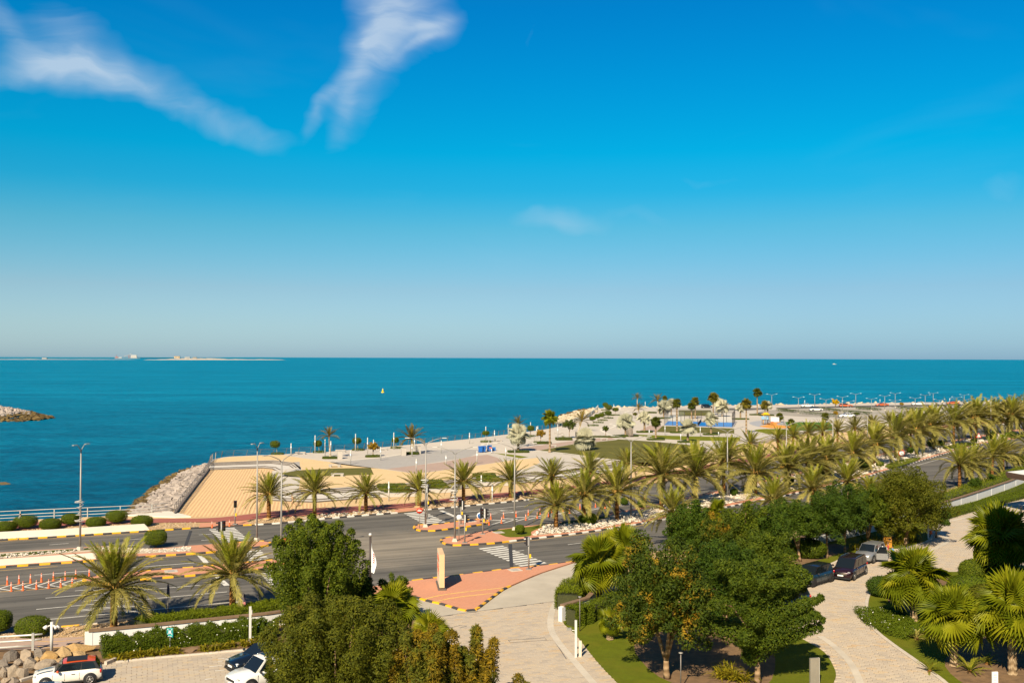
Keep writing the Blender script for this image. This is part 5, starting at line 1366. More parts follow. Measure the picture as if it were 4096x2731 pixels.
def hedge(label, pts, width, h, n, mat, seed, L=.11, W=.06, bumpy=.06, group=None, name='hedge', flowers=0, z0=0.05, core=True, cat='hedge', spread=.7):
    rg = np.random.default_rng(seed); o = pts[0]; rel = [Vector((p.x - o.x, p.y - o.y, 0)) for p in pts]
    pos, nr = path_pts(rel, width, h, n, rg, bumpy, z0)
    t = thing(name, label, cat, (o.x, o.y, 0), 0, group)
    V, F = leaf_cards(pos, nr, L, W, rg, 0, spread); ob('foliage', npmesh('foliage', V, F, mat), t)
    if core:
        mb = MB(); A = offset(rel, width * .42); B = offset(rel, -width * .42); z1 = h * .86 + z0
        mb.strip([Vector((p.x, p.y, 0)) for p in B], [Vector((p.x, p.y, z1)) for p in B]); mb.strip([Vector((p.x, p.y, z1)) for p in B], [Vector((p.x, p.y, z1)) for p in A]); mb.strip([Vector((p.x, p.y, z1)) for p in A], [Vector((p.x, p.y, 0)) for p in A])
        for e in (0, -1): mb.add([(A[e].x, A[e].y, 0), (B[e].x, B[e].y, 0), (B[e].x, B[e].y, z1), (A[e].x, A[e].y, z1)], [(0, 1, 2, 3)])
        mb.build('shade_core', 'core_dark', t)  # dark block painted as the shade within the hedge
    if flowers:
        fp, fn = path_pts(rel, width * 1.06, h * 1.07, flowers, rg, bumpy, z0); k = np.sin(fp[:, 0] * 1.3) * np.sin(fp[:, 1] * 1.7) > -.25
        V, F = leaf_cards(fp[k], fn[k] * .3 + np.array([0, -.4, .5]), .085, .085, rg, 0, .3); o2 = ob('blossom', npmesh('blossom', V, F, 'flower_white'), t); o2['kind'] = 'stuff'
    return t

# ------------------------------------------------------------------ feather palms
def frond_mesh(nm, mat, bend, seed, n=40, leaf=.165, vee=.55, width=.021, twist=0.0):
    """unit length feather leaf growing along +X"""
    rg = np.random.default_rng(seed); N = 12
    s = np.linspace(0, 1, N + 1); ang = -bend * s ** 1.5
    x = np.concatenate([[0], np.cumsum(np.cos((ang[1:] + ang[:-1]) / 2))]) / N; z = np.concatenate([[0], np.cumsum(np.sin((ang[1:] + ang[:-1]) / 2))]) / N
    V = []; F = []
    for i in range(N + 1):
        w = .016 * (1 - .9 * s[i]) + .002
        V += [(x[i], -w, z[i]), (x[i], w, z[i]), (x[i], 0, z[i] - w * 1.2)]
    for i in range(N):
        for k in range(3): F.append((3 * i + k, 3 * i + (k + 1) % 3, 3 * i + 3 + (k + 1) % 3, 3 * i + 3 + k))
    for j in range(n):
        t = .16 + .84 * (j + .5) / n
        cx, cz, a = np.interp(t, s, x), np.interp(t, s, z), np.interp(t, s, ang)
        T_ = np.array([math.cos(a), 0, math.sin(a)]); Nn = np.array([-math.sin(a), 0, math.cos(a)])
        ll = leaf * (math.sin(min(1, (t - .1) * 1.9) * math.pi / 2) ** .7) * (1 - .55 * max(0, t - .55) / .45)
        for sd in (-1, 1):
            al = R(62 - 36 * t + rg.uniform(-7, 7)); v = vee * rg.uniform(.4, 1.2) * (1 if j % 2 else .55)
            d = T_ * math.cos(al) + np.array([0, sd, 0]) * math.sin(al) * math.cos(v) + Nn * math.sin(al) * math.sin(v)
            d[2] -= .12 * rg.random(); d /= np.linalg.norm(d)
            wd = T_ * width * rg.uniform(.8, 1.3); b = np.array([cx, 0, cz]); l_ = ll * rg.uniform(.85, 1.12)
            o = len(V); mid = b + d * l_ * .4; tip = b + d * l_; tip[2] -= .02
            V += [tuple(b), tuple(mid + wd * .5), tuple(tip), tuple(mid - wd * .5)]; F.append((o, o + 1, o + 2, o + 3))
    return npmesh(nm, np.array(V), np.array(F), mat)

FR = {}
for k, (mt_, leaf_) in {'date': ('frond', .17), 'young': ('frond_young', .17), 'coco': ('frond_coco', .22)}.items():
    FR[k] = [[frond_mesh('frond', mt_, b, 10 * i + j, 52, leaf_) for j in range(2)] for i, b in enumerate((.12, .4, .75, 1.15, 1.6))]
def date_set(rnd, n, wind=0.0, up=86, low=-32):
    """(azimuth, elevation, length factor, bend class, young?)"""
    out = []
    for i in range(n):
        f = (i + .5) / n; az = i * 2.399963 + rnd.uniform(-.25, .25)
        el = up - (up - low) * f ** 1.0 + rnd.uniform(-7, 7)
        bc = min(4, max(0, int((.1 + f * .74) * 4.0 + rnd.uniform(-.5, .8))))
        out.append((az, el, (.72 + .35 * math.sin(min(1, f * 1.5) * math.pi / 2)) * rnd.uniform(.9, 1.08), bc, f < .26))
    return out
def trunk_mesh(nm, mat, r0, r1, seed, rings=18, n=11, flare=1.25, boots=.05):
    rnd = random.Random(seed); mb = MB(); prof = []
    for i in range(rings * 2 + 1):
        f = i / (rings * 2); r = r0 + (r1 - r0) * f; r *= 1 + (flare - 1) * max(0, 1 - f * 7) + (boots if i % 2 else -boots) * rnd.uniform(.5, 1.2)
        prof.append((r, f))
    mb.lathe((0, 0, 0), prof, n, sm=False); return mb.mesh(nm, mat)
TRK = {'date': [trunk_mesh('trunk', 'bark_date', .26, .24, i) for i in range(3)], 'fan': [trunk_mesh('trunk', 'bark_fan', .24, .16, i, 14, 10, 1.3, .03) for i in range(2)],
       'coco': [trunk_mesh('trunk', 'bark_pale', .19, .12, i, 14, 9, 1.5, .02) for i in range(2)], 'fat': [trunk_mesh('trunk', 'bark_fan', .27, .25, i, 12, 11, 1.1, .06) for i in range(2)]}
def stub_mesh():
    rnd = random.Random(4); mb = MB()
    for i in range(34):
        a = rnd.uniform(0, 6.28); e = rnd.uniform(.2, 1.2); z = rnd.uniform(-.55, .1); d = Vector((math.cos(a) * math.cos(e), math.sin(a) * math.cos(e), math.sin(e)))
        p = Vector((math.cos(a) * .16, math.sin(a) * .16, z)); mb.tube([p, p + d * rnd.uniform(.25, .5)], [.055, .02], 4, sm=False)
    return mb.mesh('leaf_stubs', 'bark_date')
STUB = stub_mesh()
def fruit_mesh(seed):
    rnd = random.Random(seed); V = []; F = []
    for b in range(7):
        a = b * .9 + rnd.uniform(-.2, .2); out = rnd.uniform(.25, .55)
        for k in range(16):
            aa = a + rnd.gauss(0, .28); o = out + rnd.gauss(0, .12); z = .35 + rnd.gauss(0, .12); l = rnd.uniform(.25, .6)
            p = Vector((math.cos(aa) * o, math.sin(aa) * o, z)); q = p + Vector((math.cos(aa) * .12, math.sin(aa) * .12, -l * rnd.uniform(-.3, 1))); s = Vector((-math.sin(aa), math.cos(aa), 0)) * .022
            n = len(V); V += [p - s, p + s, q + s, q - s]; F.append((n, n + 1, n + 2, n + 3))
    return npmesh('fruit_stalks', np.array([tuple(v) for v in V]), np.array(F), 'fruit')
FRUIT = [fruit_mesh(1), fruit_mesh(2)]
def put(me, nm, parent, loc=(0, 0, 0), rot=(0, 0, 0), scale=(1, 1, 1)):
    o = bpy.data.objects.new(nm, me); COL.objects.link(o); o.parent = parent; o.location = loc; o.rotation_euler = rot; o.scale = scale
    return o
def join_crown(nm, items, mats):
    """join placed leaf meshes into one crown mesh; items: (mesh, matrix)"""
    by = {}
    cache = {}
    for me, M in items:
        if me not in cache:
            v = np.empty(len(me.vertices) * 3, np.float32); me.vertices.foreach_get('co', v)
            f = np.empty(len(me.loops), np.int32); me.loops.foreach_get('vertex_index', f); cache[me] = (v.reshape(-1, 3), f.reshape(-1, 4))
        v, f = cache[me]; A = np.array(M); by.setdefault(0, []).append((v @ A[:3, :3].T + A[:3, 3], f))
    off = 0; VV = []; FF = []
    for v, f in by[0]: VV.append(v); FF.append(f + off); off += len(v)
    return npmesh(nm, np.concatenate(VV), np.concatenate(FF), mats)
def rotm(az, el, roll, s): return Matrix.Rotation(az, 4, 'Z') @ Matrix.Rotation(-el, 4, 'Y') @ Matrix.Rotation(roll, 4, 'X') @ Matrix.Diagonal((s, s, s, 1))
_crowns = {}
def crown_mesh(kind, variant):
    if (kind, variant) in _crowns: return _crowns[kind, variant]
    rnd = random.Random(900 + variant); items = []
    if kind in ('date', 'coco'):
        for az, el, lf, bc, yg in date_set(rnd, 46 if kind == 'date' else 20, up=88, low=-12 if kind == 'date' else -8):
            items.append((FR[kind][bc][rnd.randrange(2)], rotm(az, R(el), rnd.uniform(-.25, .25), lf)))
        me = join_crown('crown', items, 'frond' if kind == 'date' else 'frond_coco')
    else:
        for az, el, lf, dr in fan_set(rnd, 34 if kind != 'silver' else 18):
            items.append((FAN['green' if kind != 'silver' else 'silver'][dr], rotm(az, R(el), rnd.uniform(-.9, .9), lf)))
        me = join_crown('crown', items, {'fan': 'fan_dark', 'silver': 'fan_silver'}[kind])
    _crowns[kind, variant] = me; return me
def palm(label, base_px, heart_y, r_px, kind='date', detail=True, n=36, fruit=True, seed=0, group=None, z=0.0, name='date_palm', lean=0.0, heart_x=None, wind=0.0):
    rnd = random.Random(seed * 13 + 5); b = P(base_px[0], base_px[1], z); h = max(.6, HT(b, heart_x or base_px[0], heart_y)); rad = r_px * MPP(b) * {'date': 1.05, 'fanlow': 1.1}.get(kind, 1.0)
    dx = ((heart_x or base_px[0]) - base_px[0]) * MPP(b)
    t = thing(name, label, 'palm', (b.x, b.y, b.z), 0, group)
    tk = {'date': 'date', 'coco': 'coco', 'fan': 'fan', 'silver': 'fat', 'fanlow': 'fat'}[kind]
    o = put(TRK[tk][seed % len(TRK[tk])], 'trunk', t, (0, 0, -.05), (0, math.atan2(dx, h), rnd.uniform(0, 6)), (1, 1, h + .05))
    if abs(dx) > .05: o.rotation_euler = (0, math.atan2(dx, h), 0)
    hp = (dx, 0, h)
    if kind in ('date', 'coco'):
        if detail:
            put(STUB, 'leaf_stubs', t, hp, (0, 0, rnd.uniform(0, 6)), (1, 1, 1) if kind == 'date' else (.6, .6, .6))
            for az, el, lf, bc, yg in date_set(rnd, n, up=88, low=-14 if kind == 'date' else -8):
                if wind:   # the sea breeze combs the fronds to one side
                    az = math.atan2(math.sin(az) - .1 * wind, math.cos(az) + .55 * wind); bc = min(4, bc + (1 if rnd.random() < .5 else 0))
                me = FR['young' if yg and kind == 'date' else kind][bc][rnd.randrange(2)]; s = rad * lf * 1.12
                put(me, 'frond', t, hp, (rnd.uniform(-.3, .3), -R(el), az), (s, s, s))
        else:
            s = rad * 1.08; put(crown_mesh(kind, seed % 3), 'crown', t, hp, (0, 0, rnd.uniform(0, 6)), (s, s, s))
        if fruit and kind == 'date': put(FRUIT[seed % 2], 'fruit_stalks', t, hp, (0, 0, rnd.uniform(0, 6)), (rad / 3.2,) * 3)['kind'] = 'stuff'
    else:
        if detail:
            for az, el, lf, dr in fan_set(rnd, n):
                s = rad * lf; put(FAN['green' if kind != 'silver' else 'silver'][dr], 'leaf', t, hp, (rnd.uniform(-.7, .7), -R(el), az), (s, s, s))
        else:
            put(crown_mesh('silver' if kind == 'silver' else 'fan', seed % 3), 'crown', t, hp, (0, 0, rnd.uniform(0, 6)), (rad,) * 3)
    return t

# ------------------------------------------------------------------ fan palms
def fan_mesh(nm, mat, droop, seed, seg=26, span=255, petiole=.46, split=.58, tilt=0.0):
    rg = np.random.default_rng(seed); V = []; F = []
    hub = np.array([petiole, 0, 0.0]); Rr = 1 - petiole + .04
    w = .012
    V += [(0, -w * 1.6, 0), (0, w * 1.6, 0), (petiole, w, 0), (petiole, -w, 0)]; F.append((0, 1, 2, 3))
    ct, sn = math.cos(tilt), math.sin(tilt)      # the blade hangs from the end of its stalk
    def pt(a, r, zf):
        q = r / Rr
        x = math.cos(a) * r * .98; z = -droop * .55 * q * q * Rr + zf + .12 * q * abs(math.sin(a / 2)) * (1 - droop)
        return (hub[0] + x * ct + z * sn, math.sin(a) * r, z * ct - x * sn)
    st = R(span) / seg
    for i in range(seg):
        a = -R(span) / 2 + (i + .5) * st
        rr = Rr * (1 - .22 * abs(a / R(span / 2)) ** 2) * rg.uniform(.92, 1.05)
        f = .022
        o = len(V)
        V += [tuple(hub), pt(a - st / 2, rr * split, f), pt(a, rr * split, -f), pt(a + st / 2, rr * split, f), pt(a, rr, -.03 - droop * .12 * rg.uniform(.3, 1.6)), pt(a, rr * .8, -f * .5)]
        F += [(o, o + 1, o + 4, o + 2), (o, o + 2, o + 4, o + 3)]
    return npmesh(nm, np.array(V), np.array(F), mat)
FAN = {'green': [fan_mesh('leaf', 'fan', d, 3 + i, tilt=tl) for i, (d, tl) in enumerate(((.1, -.15), (.25, .55), (.5, .95)))], 'silver': [fan_mesh('leaf', 'fan_silver', d, 30 + i, 20, 270, .42, .66, tl) for i, (d, tl) in enumerate(((.0, -.3), (.1, .45), (.3, .9)))]}
def fan_set(rnd, n):
    out = []
    for i in range(n):
        f = (i + .5) / n; az = i * 2.399963 + rnd.uniform(-.3, .3); el = 84 - 108 * f ** .95 + rnd.uniform(-14, 14)
        out.append((az, el, rnd.uniform(.82, 1.08), min(2, int(f * 2.6 + rnd.uniform(-.2, .5)))))
    return out

# ================================================================== palms
G_ROW = 'date palms along the road'
palm('nearest date palm, standing in a ring of stone in the near gravel bed', (455, 2514), 2352, 196, n=64, seed=1, group=G_ROW)
b = P(455, 2514); mb = MB(); mb.lathe((0, 0, 0), [(1.02, 0), (1.05, .12), (.90, .14), (.86, .03)], 22); o = mb.build('tree_ring', 'gravel_tan', None, (b.x, b.y, .05)); tag(o, 'round stone ring at the foot of the nearest date palm', 'tree ring')
palm('date palm behind the low hedge, second from the left in the near row', (930, 2446), 2300, 172, n=60, seed=2, group=G_ROW)
PROM = [(1075, 2076, 1978, 97), (1258, 2065, 1968, 97), (1463, 2049, 1972, 84), (1676, 2027, 1962, 84), (1854, 2006, 1928, 92), (2041, 1995, 1920, 88), (2208, 1976, 1906, 84), (2358, 1958, 1886, 86), (2507, 1934, 1858, 72)]
for i, (x, y, hy, r) in enumerate(PROM):
    palm('%s date palm from the left in the row below the promenade' % nth(i), (x, y), hy, r, n=52, seed=10 + i, fruit=i % 2 == 0, group=G_ROW)
    b = P(x, y)
    if i < 6:
        mb = MB(); mb.lathe((0, 0, 0), [(.85, 0), (.55, .10), (.0, .12)], 14); o = mb.build('soil_ring', 'sand_soil', None, (b.x, b.y, .07)); tag(o, 'soil mound at the foot of the %s promenade palm' % nth(i), 'soil', None)
FARROW = [(2640, 1916, 1838, 70), (2770, 1893, 1822, 66), (2920, 1866, 1798, 64), (3000, 1852, 1776, 62), (3112, 1828, 1757, 60), (3172, 1818, 1745, 58), (3232, 1806, 1734, 58), (3290, 1796, 1727, 56), (3350, 1786, 1722, 56), (3420, 1772, 1712, 54), (3490, 1759, 1702, 54),
          (3560, 1748, 1690, 52), (3640, 1733, 1676, 50), (3720, 1720, 1668, 50), (4012, 1694, 1650, 40), (4064, 1690, 1646, 40)]
for i, (x, y, hy, r) in enumerate(FARROW):
    palm('%s date palm from the left in the far row behind the median palms' % nth(i), (x, y), hy, r, n=40, seed=40 + i, fruit=i % 3 == 0, detail=i < 8, group=G_ROW, wind=.5)
MEDP = [(2224, 2118, 2022, 106, 0), (2336, 2096, 1982, 112, 0), (2468, 2085, 1970, 130, 0), (2645, 2040, 1902, 142, .2), (2781, 2018, 1898, 140, .3), (2895, 1975, 1850, 110, .4), (3022, 1984, 1896, 132, .4), (3147, 1962, 1872, 118, .5), (3232, 1934, 1850, 116, .6), (3304, 1920, 1840, 108, .7),
        (3412, 1888, 1815, 100, .7), (3497, 1856, 1782, 100, .8), (3582, 1834, 1742, 104, 1), (3643, 1800, 1722, 92, 1), (3667, 1818, 1722, 102, 1), (3734, 1799, 1706, 100, 1), (3815, 1781, 1690, 100, 1), (3884, 1757, 1680, 84, 1), (3903, 1762, 1674, 96, 1), (3966, 1736, 1672, 90, 1), (4034, 1736, 1668, 84, 1), (4046, 1743, 1664, 92, 1), (4110, 1722, 1655, 88, 1)]
for i, (x, y, hy, r, w) in enumerate(MEDP):
    palm('%s date palm from the left on the right hand median' % nth(i), (x, y), hy, r, n=56 if i < 12 else 48, seed=70 + i, fruit=i % 4 != 0, group=G_ROW, wind=w)
NEARP_ = [(2690, 2190, 2052, 112, .3), (3093, 2112, 2005, 110, .3), (3250, 2090, 1962, 110, .4), (3390, 2050, 1925, 104, .5), (3480, 2065, 1968, 78, .5), (3560, 2040, 1955, 76, .6), (3839, 1953, 1862, 98, .8), (3888, 1934, 1858, 92, .8), (3969, 1898, 1828, 92, .9), (4012, 1882, 1818, 90, .9), (4120, 1840, 1790, 86, 1)]
for i, (x, y, hy, r, w) in enumerate(NEARP_):
    palm('%s date palm from the left along the near verge on the right' % nth(i), (x, y), hy, r, n=50, seed=110 + i, fruit=i in (1, 2, 5), group=G_ROW, wind=w)

# promenade palms
TALLFAN = [(2199, 1809, 1676, 40, 'tall fan palm at the edge of the big lawn'), (2708, 1727, 1615, 24, 'slim tall fan palm in front of the blue court'), (2623, 1757, 1690, 27, 'short fan palm on the bright grass strip'), (2766, 1674, 1627, 21, 'left one of the twin fan palms behind the court'),
           (2781, 1674, 1608, 23, 'right one of the twin fan palms behind the court'), (2853, 1660, 1593, 27, 'fan palm behind the right half of the court'), (2985, 1735, 1619, 29, 'tall fan palm between court and playground'), (3029, 1657, 1572, 23, 'tallest fan palm against the sea beyond the playground'),
           (3060, 1660, 1623, 25, 'low fan palm just behind the playground'), (3120, 1688, 1668, 20, 'bushy little fan palm beside the swings'), (3302, 1689, 1668, 21, 'small fan palm by the car park hedge'), (3165, 1704, 1690, 18, 'small fan palm on the play surface edge'), (2660, 1650, 1594, 14, 'fan palm half hidden behind silver palms')]
for i, (x, y, hy, r, lb) in enumerate(TALLFAN):
    palm(lb, (x, y), hy, r, 'fan', i < 1, seed=i, name='fan_palm', group='promenade fan palms', z=PZ)
SILVER = [(2073, 1806, 1744, 54, 'silver fan palm beside the blue bins'), (2341, 1799, 1764, 58, 'broad silver fan palm on the big lawn corner'), (2502, 1743, 1692, 44, 'silver fan palm by the round boulder seat'), (2578, 1728, 1676, 36, 'silver fan palm behind the short green fan palm'), (2751, 1767, 1715, 46, 'silver fan palm at the right end of the big lawn'),
          (2844, 1738, 1682, 38, 'silver fan palm before the right end of the court'), (2655, 1672, 1634, 38, 'silver fan palm at the left back corner of the court'), (2685, 1668, 1620, 30, 'silver fan palm behind the left court frame'), (2888, 1666, 1630, 38, 'big silver fan palm behind the right court frame'),
          (2962, 1676, 1634, 24, 'silver fan palm between two tall green fan palms'), (3071, 1660, 1624, 24, 'silver fan palm behind the play tower'), (2870, 1650, 1610, 24, 'silver fan palm farthest back near the sea')]
for i, (x, y, hy, r, lb) in enumerate(SILVER):
    palm(lb, (x, y), hy, r, 'silver', i in (0, 1), n=30, seed=i, name='silver_palm', group='silver fan palms', z=PZ)
COCO = [(1322, 1832, 1744, 44, 'slender ragged palm leaning on the promenade, leftmost', 1315), (1645, 1815, 1755, 62, 'bushy feather palm on the promenade between two stone planters', 1645), (2073, 1790, 1697, 42, 'spiky palm standing behind the silver palm by the bins', 2073),
        (2312, 1725, 1682, 48, 'feather palm in front of the riprap headland', 2328), (2549, 1640, 1592, 25, 'small upright feather palm against the sea', 2549), (2634, 1652, 1602, 32, 'feather palm left of the court against the sea', 2630), (2555, 1652, 1634, 28, 'low bushy feather palm by the winding path', 2555)]
for i, (x, y, hy, r, lb, hx) in enumerate(COCO):
    palm(lb, (x, y), hy, r, 'coco', True, n=18 if i != 1 else 24, seed=i, fruit=False, name='feather_palm', group='promenade feather palms', z=PZ, heart_x=hx)
# fan palms in the gardens
NEARFAN = [(3655, 2486, 2322, 140, 'fan palm in the flowering ground cover, nearest the parked cars', 46), (3815, 2664, 2488, 150, 'middle fan palm right of the drive', 48), (4050, 2700, 2452, 168, 'large fan palm at the right edge', 46), (4004, 2335, 2170, 150, 'shaded fan palm at the upper right', 46),
           (1575, 2600, 2438, 112, 'fan palm rising between the trees left of the entrance', 34), (1722, 2660, 2538, 90, 'low fan palm peeking over the rusty trees', 26), (1420, 2640, 2470, 80, 'small fan palm buried among the left trees', 22), (2395, 2420, 2262, 128, 'leaning fan palm behind the white wall corner', 40), (2500, 2390, 2215, 112, 'fan palm behind the turning tree', 34),
           (2870, 2200, 2058, 62, 'fan palm poking out between two dark trees', 22), (3540, 2180, 2085, 62, 'fan palm against the brown tree', 26), (3625, 2175, 2118, 58, 'low bushy fan palm by the lamp post', 28), (2440, 2560, 2490, 66, 'drooping fan palm at the left foot of the turning tree', 16)]
for i, (x, y, hy, r, lb, n) in enumerate(NEARFAN):
    palm(lb, (x, y), hy, r, 'fanlow', True, n=n, seed=20 + i, name='fan_palm', group='garden fan palms')
# little cycads
for i, (x, y, r, lb) in enumerate(((3666, 2560, 46, 'dark little cycad on the lawn edge'), (3720, 2690, 62, 'small spiky palm at the foot of the middle fan palm'), (3880, 2690, 80, 'spiky young palm in the shade at the bottom right'), (2253, 1752, 14, 'dark low cycad on the promenade hedge'), (3950, 2660, 60, 'young palm in deep shade beside the large fan palm'))):
    z = PZ if y < 1800 else 0
    b = P(x, y, z); t = thing('cycad', lb, 'cycad', b, 0, 'cycads'); rnd = random.Random(i); rad = r * MPP(b)
    for k in range(18):
        s = rad * rnd.uniform(.8, 1.1); put(FR['date' if i < 1 or i == 3 else 'young'][rnd.randrange(1, 4)][0], 'frond', t, (0, 0, .12), (0, -R(rnd.uniform(10, 75)), k * 2.4), (s, s, s))
    mb = MB(); mb.lathe((0, 0, 0), [(.14, 0), (.17, .1), (.08, .22)], 8); mb.build('stem', 'bark_date', t)

# ================================================================== broadleaf trees
def TB(x, y): return P(x, y)
def hgt(base, y): return HT(base, PX(base)[0], y)
b = TB(1262, 2560)
tree('tall lobed green tree in front of the junction', b, hgt(b, 2050), 4.2, 1.3, 'upright', 'leaf_tree', 46, 66000, .16, .095, 1, .2, 6)
b = TB(1350, 2860)
tree('broad olive tree at the bottom left of centre', b, hgt(b, 2375), 5.3, .8, 'upright', 'leaf_olive', 58, 74000, .17, .075, 2, .2, 6, droop=.25)
b = TB(1140, 2800)
tree('olive tree edge overhanging the white car', b, hgt(b, 2600), 1.6, .5, 'upright', 'leaf_olive', 10, 9000, .18, .075, 3, .1, 3, droop=.25)
b = TB(1690, 2900)
tree('rust coloured tree at the bottom, left spires', b, hgt(b, 2470), 2.0, .6, 'spires', 'leaf_rust', 13, 22000, .22, .07, 4, .13, 4, droop=.5)
b = TB(1880, 2880)
tree('rust coloured tree at the bottom, right spires', b, hgt(b, 2480), 2.0, .5, 'spires', 'leaf_rust', 12, 20000, .22, .07, 5, .13, 4, droop=.5)
b = TB(2090, 2890)
tree('small rusty sapling at the bottom edge', b, hgt(b, 2680), .7, .4, 'spires', 'leaf_rust', 4, 3500, .2, .065, 6, .06, 2, droop=.5)
b = TB(1585, 2500)
tree('rounded green tree behind the fan palm', b, hgt(b, 2290), 1.6, .6, 'round', 'leaf_tree', 26, 11000, .18, .09, 7, .12, 3)
b = TB(1440, 2520)
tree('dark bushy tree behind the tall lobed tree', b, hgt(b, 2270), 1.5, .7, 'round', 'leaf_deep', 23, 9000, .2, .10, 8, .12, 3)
b = TB(2670, 2716)
tree('tree with yellow seed clusters on the lawn, forked pale trunk', b, hgt(b, 2135), 3.5, 1.5, 'round', 'leaf_turning', 49, 34000, .20, .10, 9, .19, 5, lean=(-.7, 0), fill=.2)
b = TB(3030, 2738)
sw = []
rg_ = np.random.default_rng(77)
for i in range(24):        # boughs swept towards the drive
    f = i / 23; zz = 1.7 + 4.6 * f; a0 = rg_.uniform(-.55, .45); ln = rg_.uniform(3.4, 4.4) * (1 - .5 * f * f)
    a = np.array([rg_.uniform(-.6, .2), rg_.uniform(-.9, .9), zz]); sw.append((a, a + np.array([math.cos(a0), math.sin(a0), rg_.uniform(.3, .6)]) * ln, .46, .20))
for i in range(16):
    az = i * 2.4; zz = 2.2 + 4.8 * rg_.random(); a = np.array([-.4 + .5 * math.cos(az), .5 * math.sin(az), zz]); k_ = 1.9 * (1 - .55 * abs(zz - 3.6) / 3.4)
    sw.append((a, a + np.array([math.cos(az) * k_ - .5, math.sin(az) * k_, .5]), .62, .42))
tree('large tree with boughs sweeping over the drive', b, 7.4, 3.6, 2.0, 'round', 'leaf_tree', 0, 46000, .17, .085, 10, .18, 5, lobes=sw)
b = TB(2900, 2560)
tree('green tree between the turning tree and the swept tree', b, hgt(b, 2120), 3.1, 1.4, 'round', 'leaf_deep', 43, 28000, .20, .10, 11, .17, 4, fill=.2)
b = TB(3040, 2500)
tree('dense green tree left of the blue car', b, hgt(b, 2090), 2.7, 1.4, 'round', 'leaf_tree', 37, 24000, .20, .10, 12, .16, 4)
b = TB(2760, 2330)
tree('dark round tree in front of the median palms', b, hgt(b, 1975), 2.5, 1.0, 'round', 'leaf_deep', 40, 20000, .20, .11, 13, .16, 4)
b = TB(2880, 2350)
tree('tree with yellow tufts behind the dark round tree', b, hgt(b, 2030), 2.4, 1.2, 'round', 'leaf_turning', 34, 18000, .20, .10, 14, .16, 4)
b = TB(2970, 2330)
tree('green tree in the middle of the grove', b, hgt(b, 1985), 2.7, 1.0, 'round', 'leaf_tree', 34, 18000, .20, .10, 15, .16, 4)
b = TB(3060, 2330)
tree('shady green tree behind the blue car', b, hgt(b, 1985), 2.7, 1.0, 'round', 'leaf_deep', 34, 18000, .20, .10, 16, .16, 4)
b = TB(3203, 2247)
tree('green tree with a leaning pale trunk', b, hgt(b, 1970), 2.6, 1.6, 'round', 'leaf_deep', 31, 15000, .2, .10, 17, .13, 3, lean=(-1.3, 0))
b = TB(3308, 2234)
tree('neat dark green tree on a straight trunk behind the cars', b, hgt(b, 1945), 2.8, 1.2, 'round', 'leaf_deep', 40, 20000, .19, .10, 18, .13, 3)
b = TB(3380, 2215)
tree('dark green tree just right of the straight trunk', b, hgt(b, 1905), 2.9, 1.2, 'round', 'leaf_deep', 34, 17000, .19, .10, 19, .13, 3)
b = TB(3470, 2190)
tree('bushy green tree behind the silver car', b, hgt(b, 1905), 2.8, 1.0, 'round', 'leaf_tree', 31, 14000, .2, .10, 20, .13, 3)
b = TB(3622, 2182)
tree('big bronze tinged tree before the garden wall', b, hgt(b, 1835), 4.8, 1.0, 'round', 'leaf_olive', 58, 40000, .22, .11, 21, .18, 4)
b = TB(3745, 2150)
tree('dark lower half of the grove beside the lamp post', b, hgt(b, 1990), 1.6, .8, 'round', 'leaf_deep', 23, 9000, .2, .10, 22, .12, 3)
b = TB(3480, 2150)
tree('young tree with yellow green crown behind the grove', b, hgt(b, 1915), 2.2, 1.2, 'round', 'leaf_tree', 20, 7000, .2, .1, 23, .08, 3)
b = TB(3900, 1985); tree('thin sparse sapling on the verge hedge, left', b, hgt(b, 1905), 1.0, 1.0, 'round', 'leaf_deep', 13, 1500, .22, .12, 24, .06, 3, cat='tree')
b = TB(3965, 1955); tree('thin sparse sapling on the verge hedge, middle', b, hgt(b, 1890), .7, .9, 'round', 'leaf_deep', 10, 900, .22, .12, 25, .05, 3, cat='tree')
b = TB(4080, 1885); tree('leafy small tree by the canopy edge', b, hgt(b, 1815), 1.7, .7, 'round', 'leaf_olive', 20, 5000, .22, .12, 26, .07, 4)

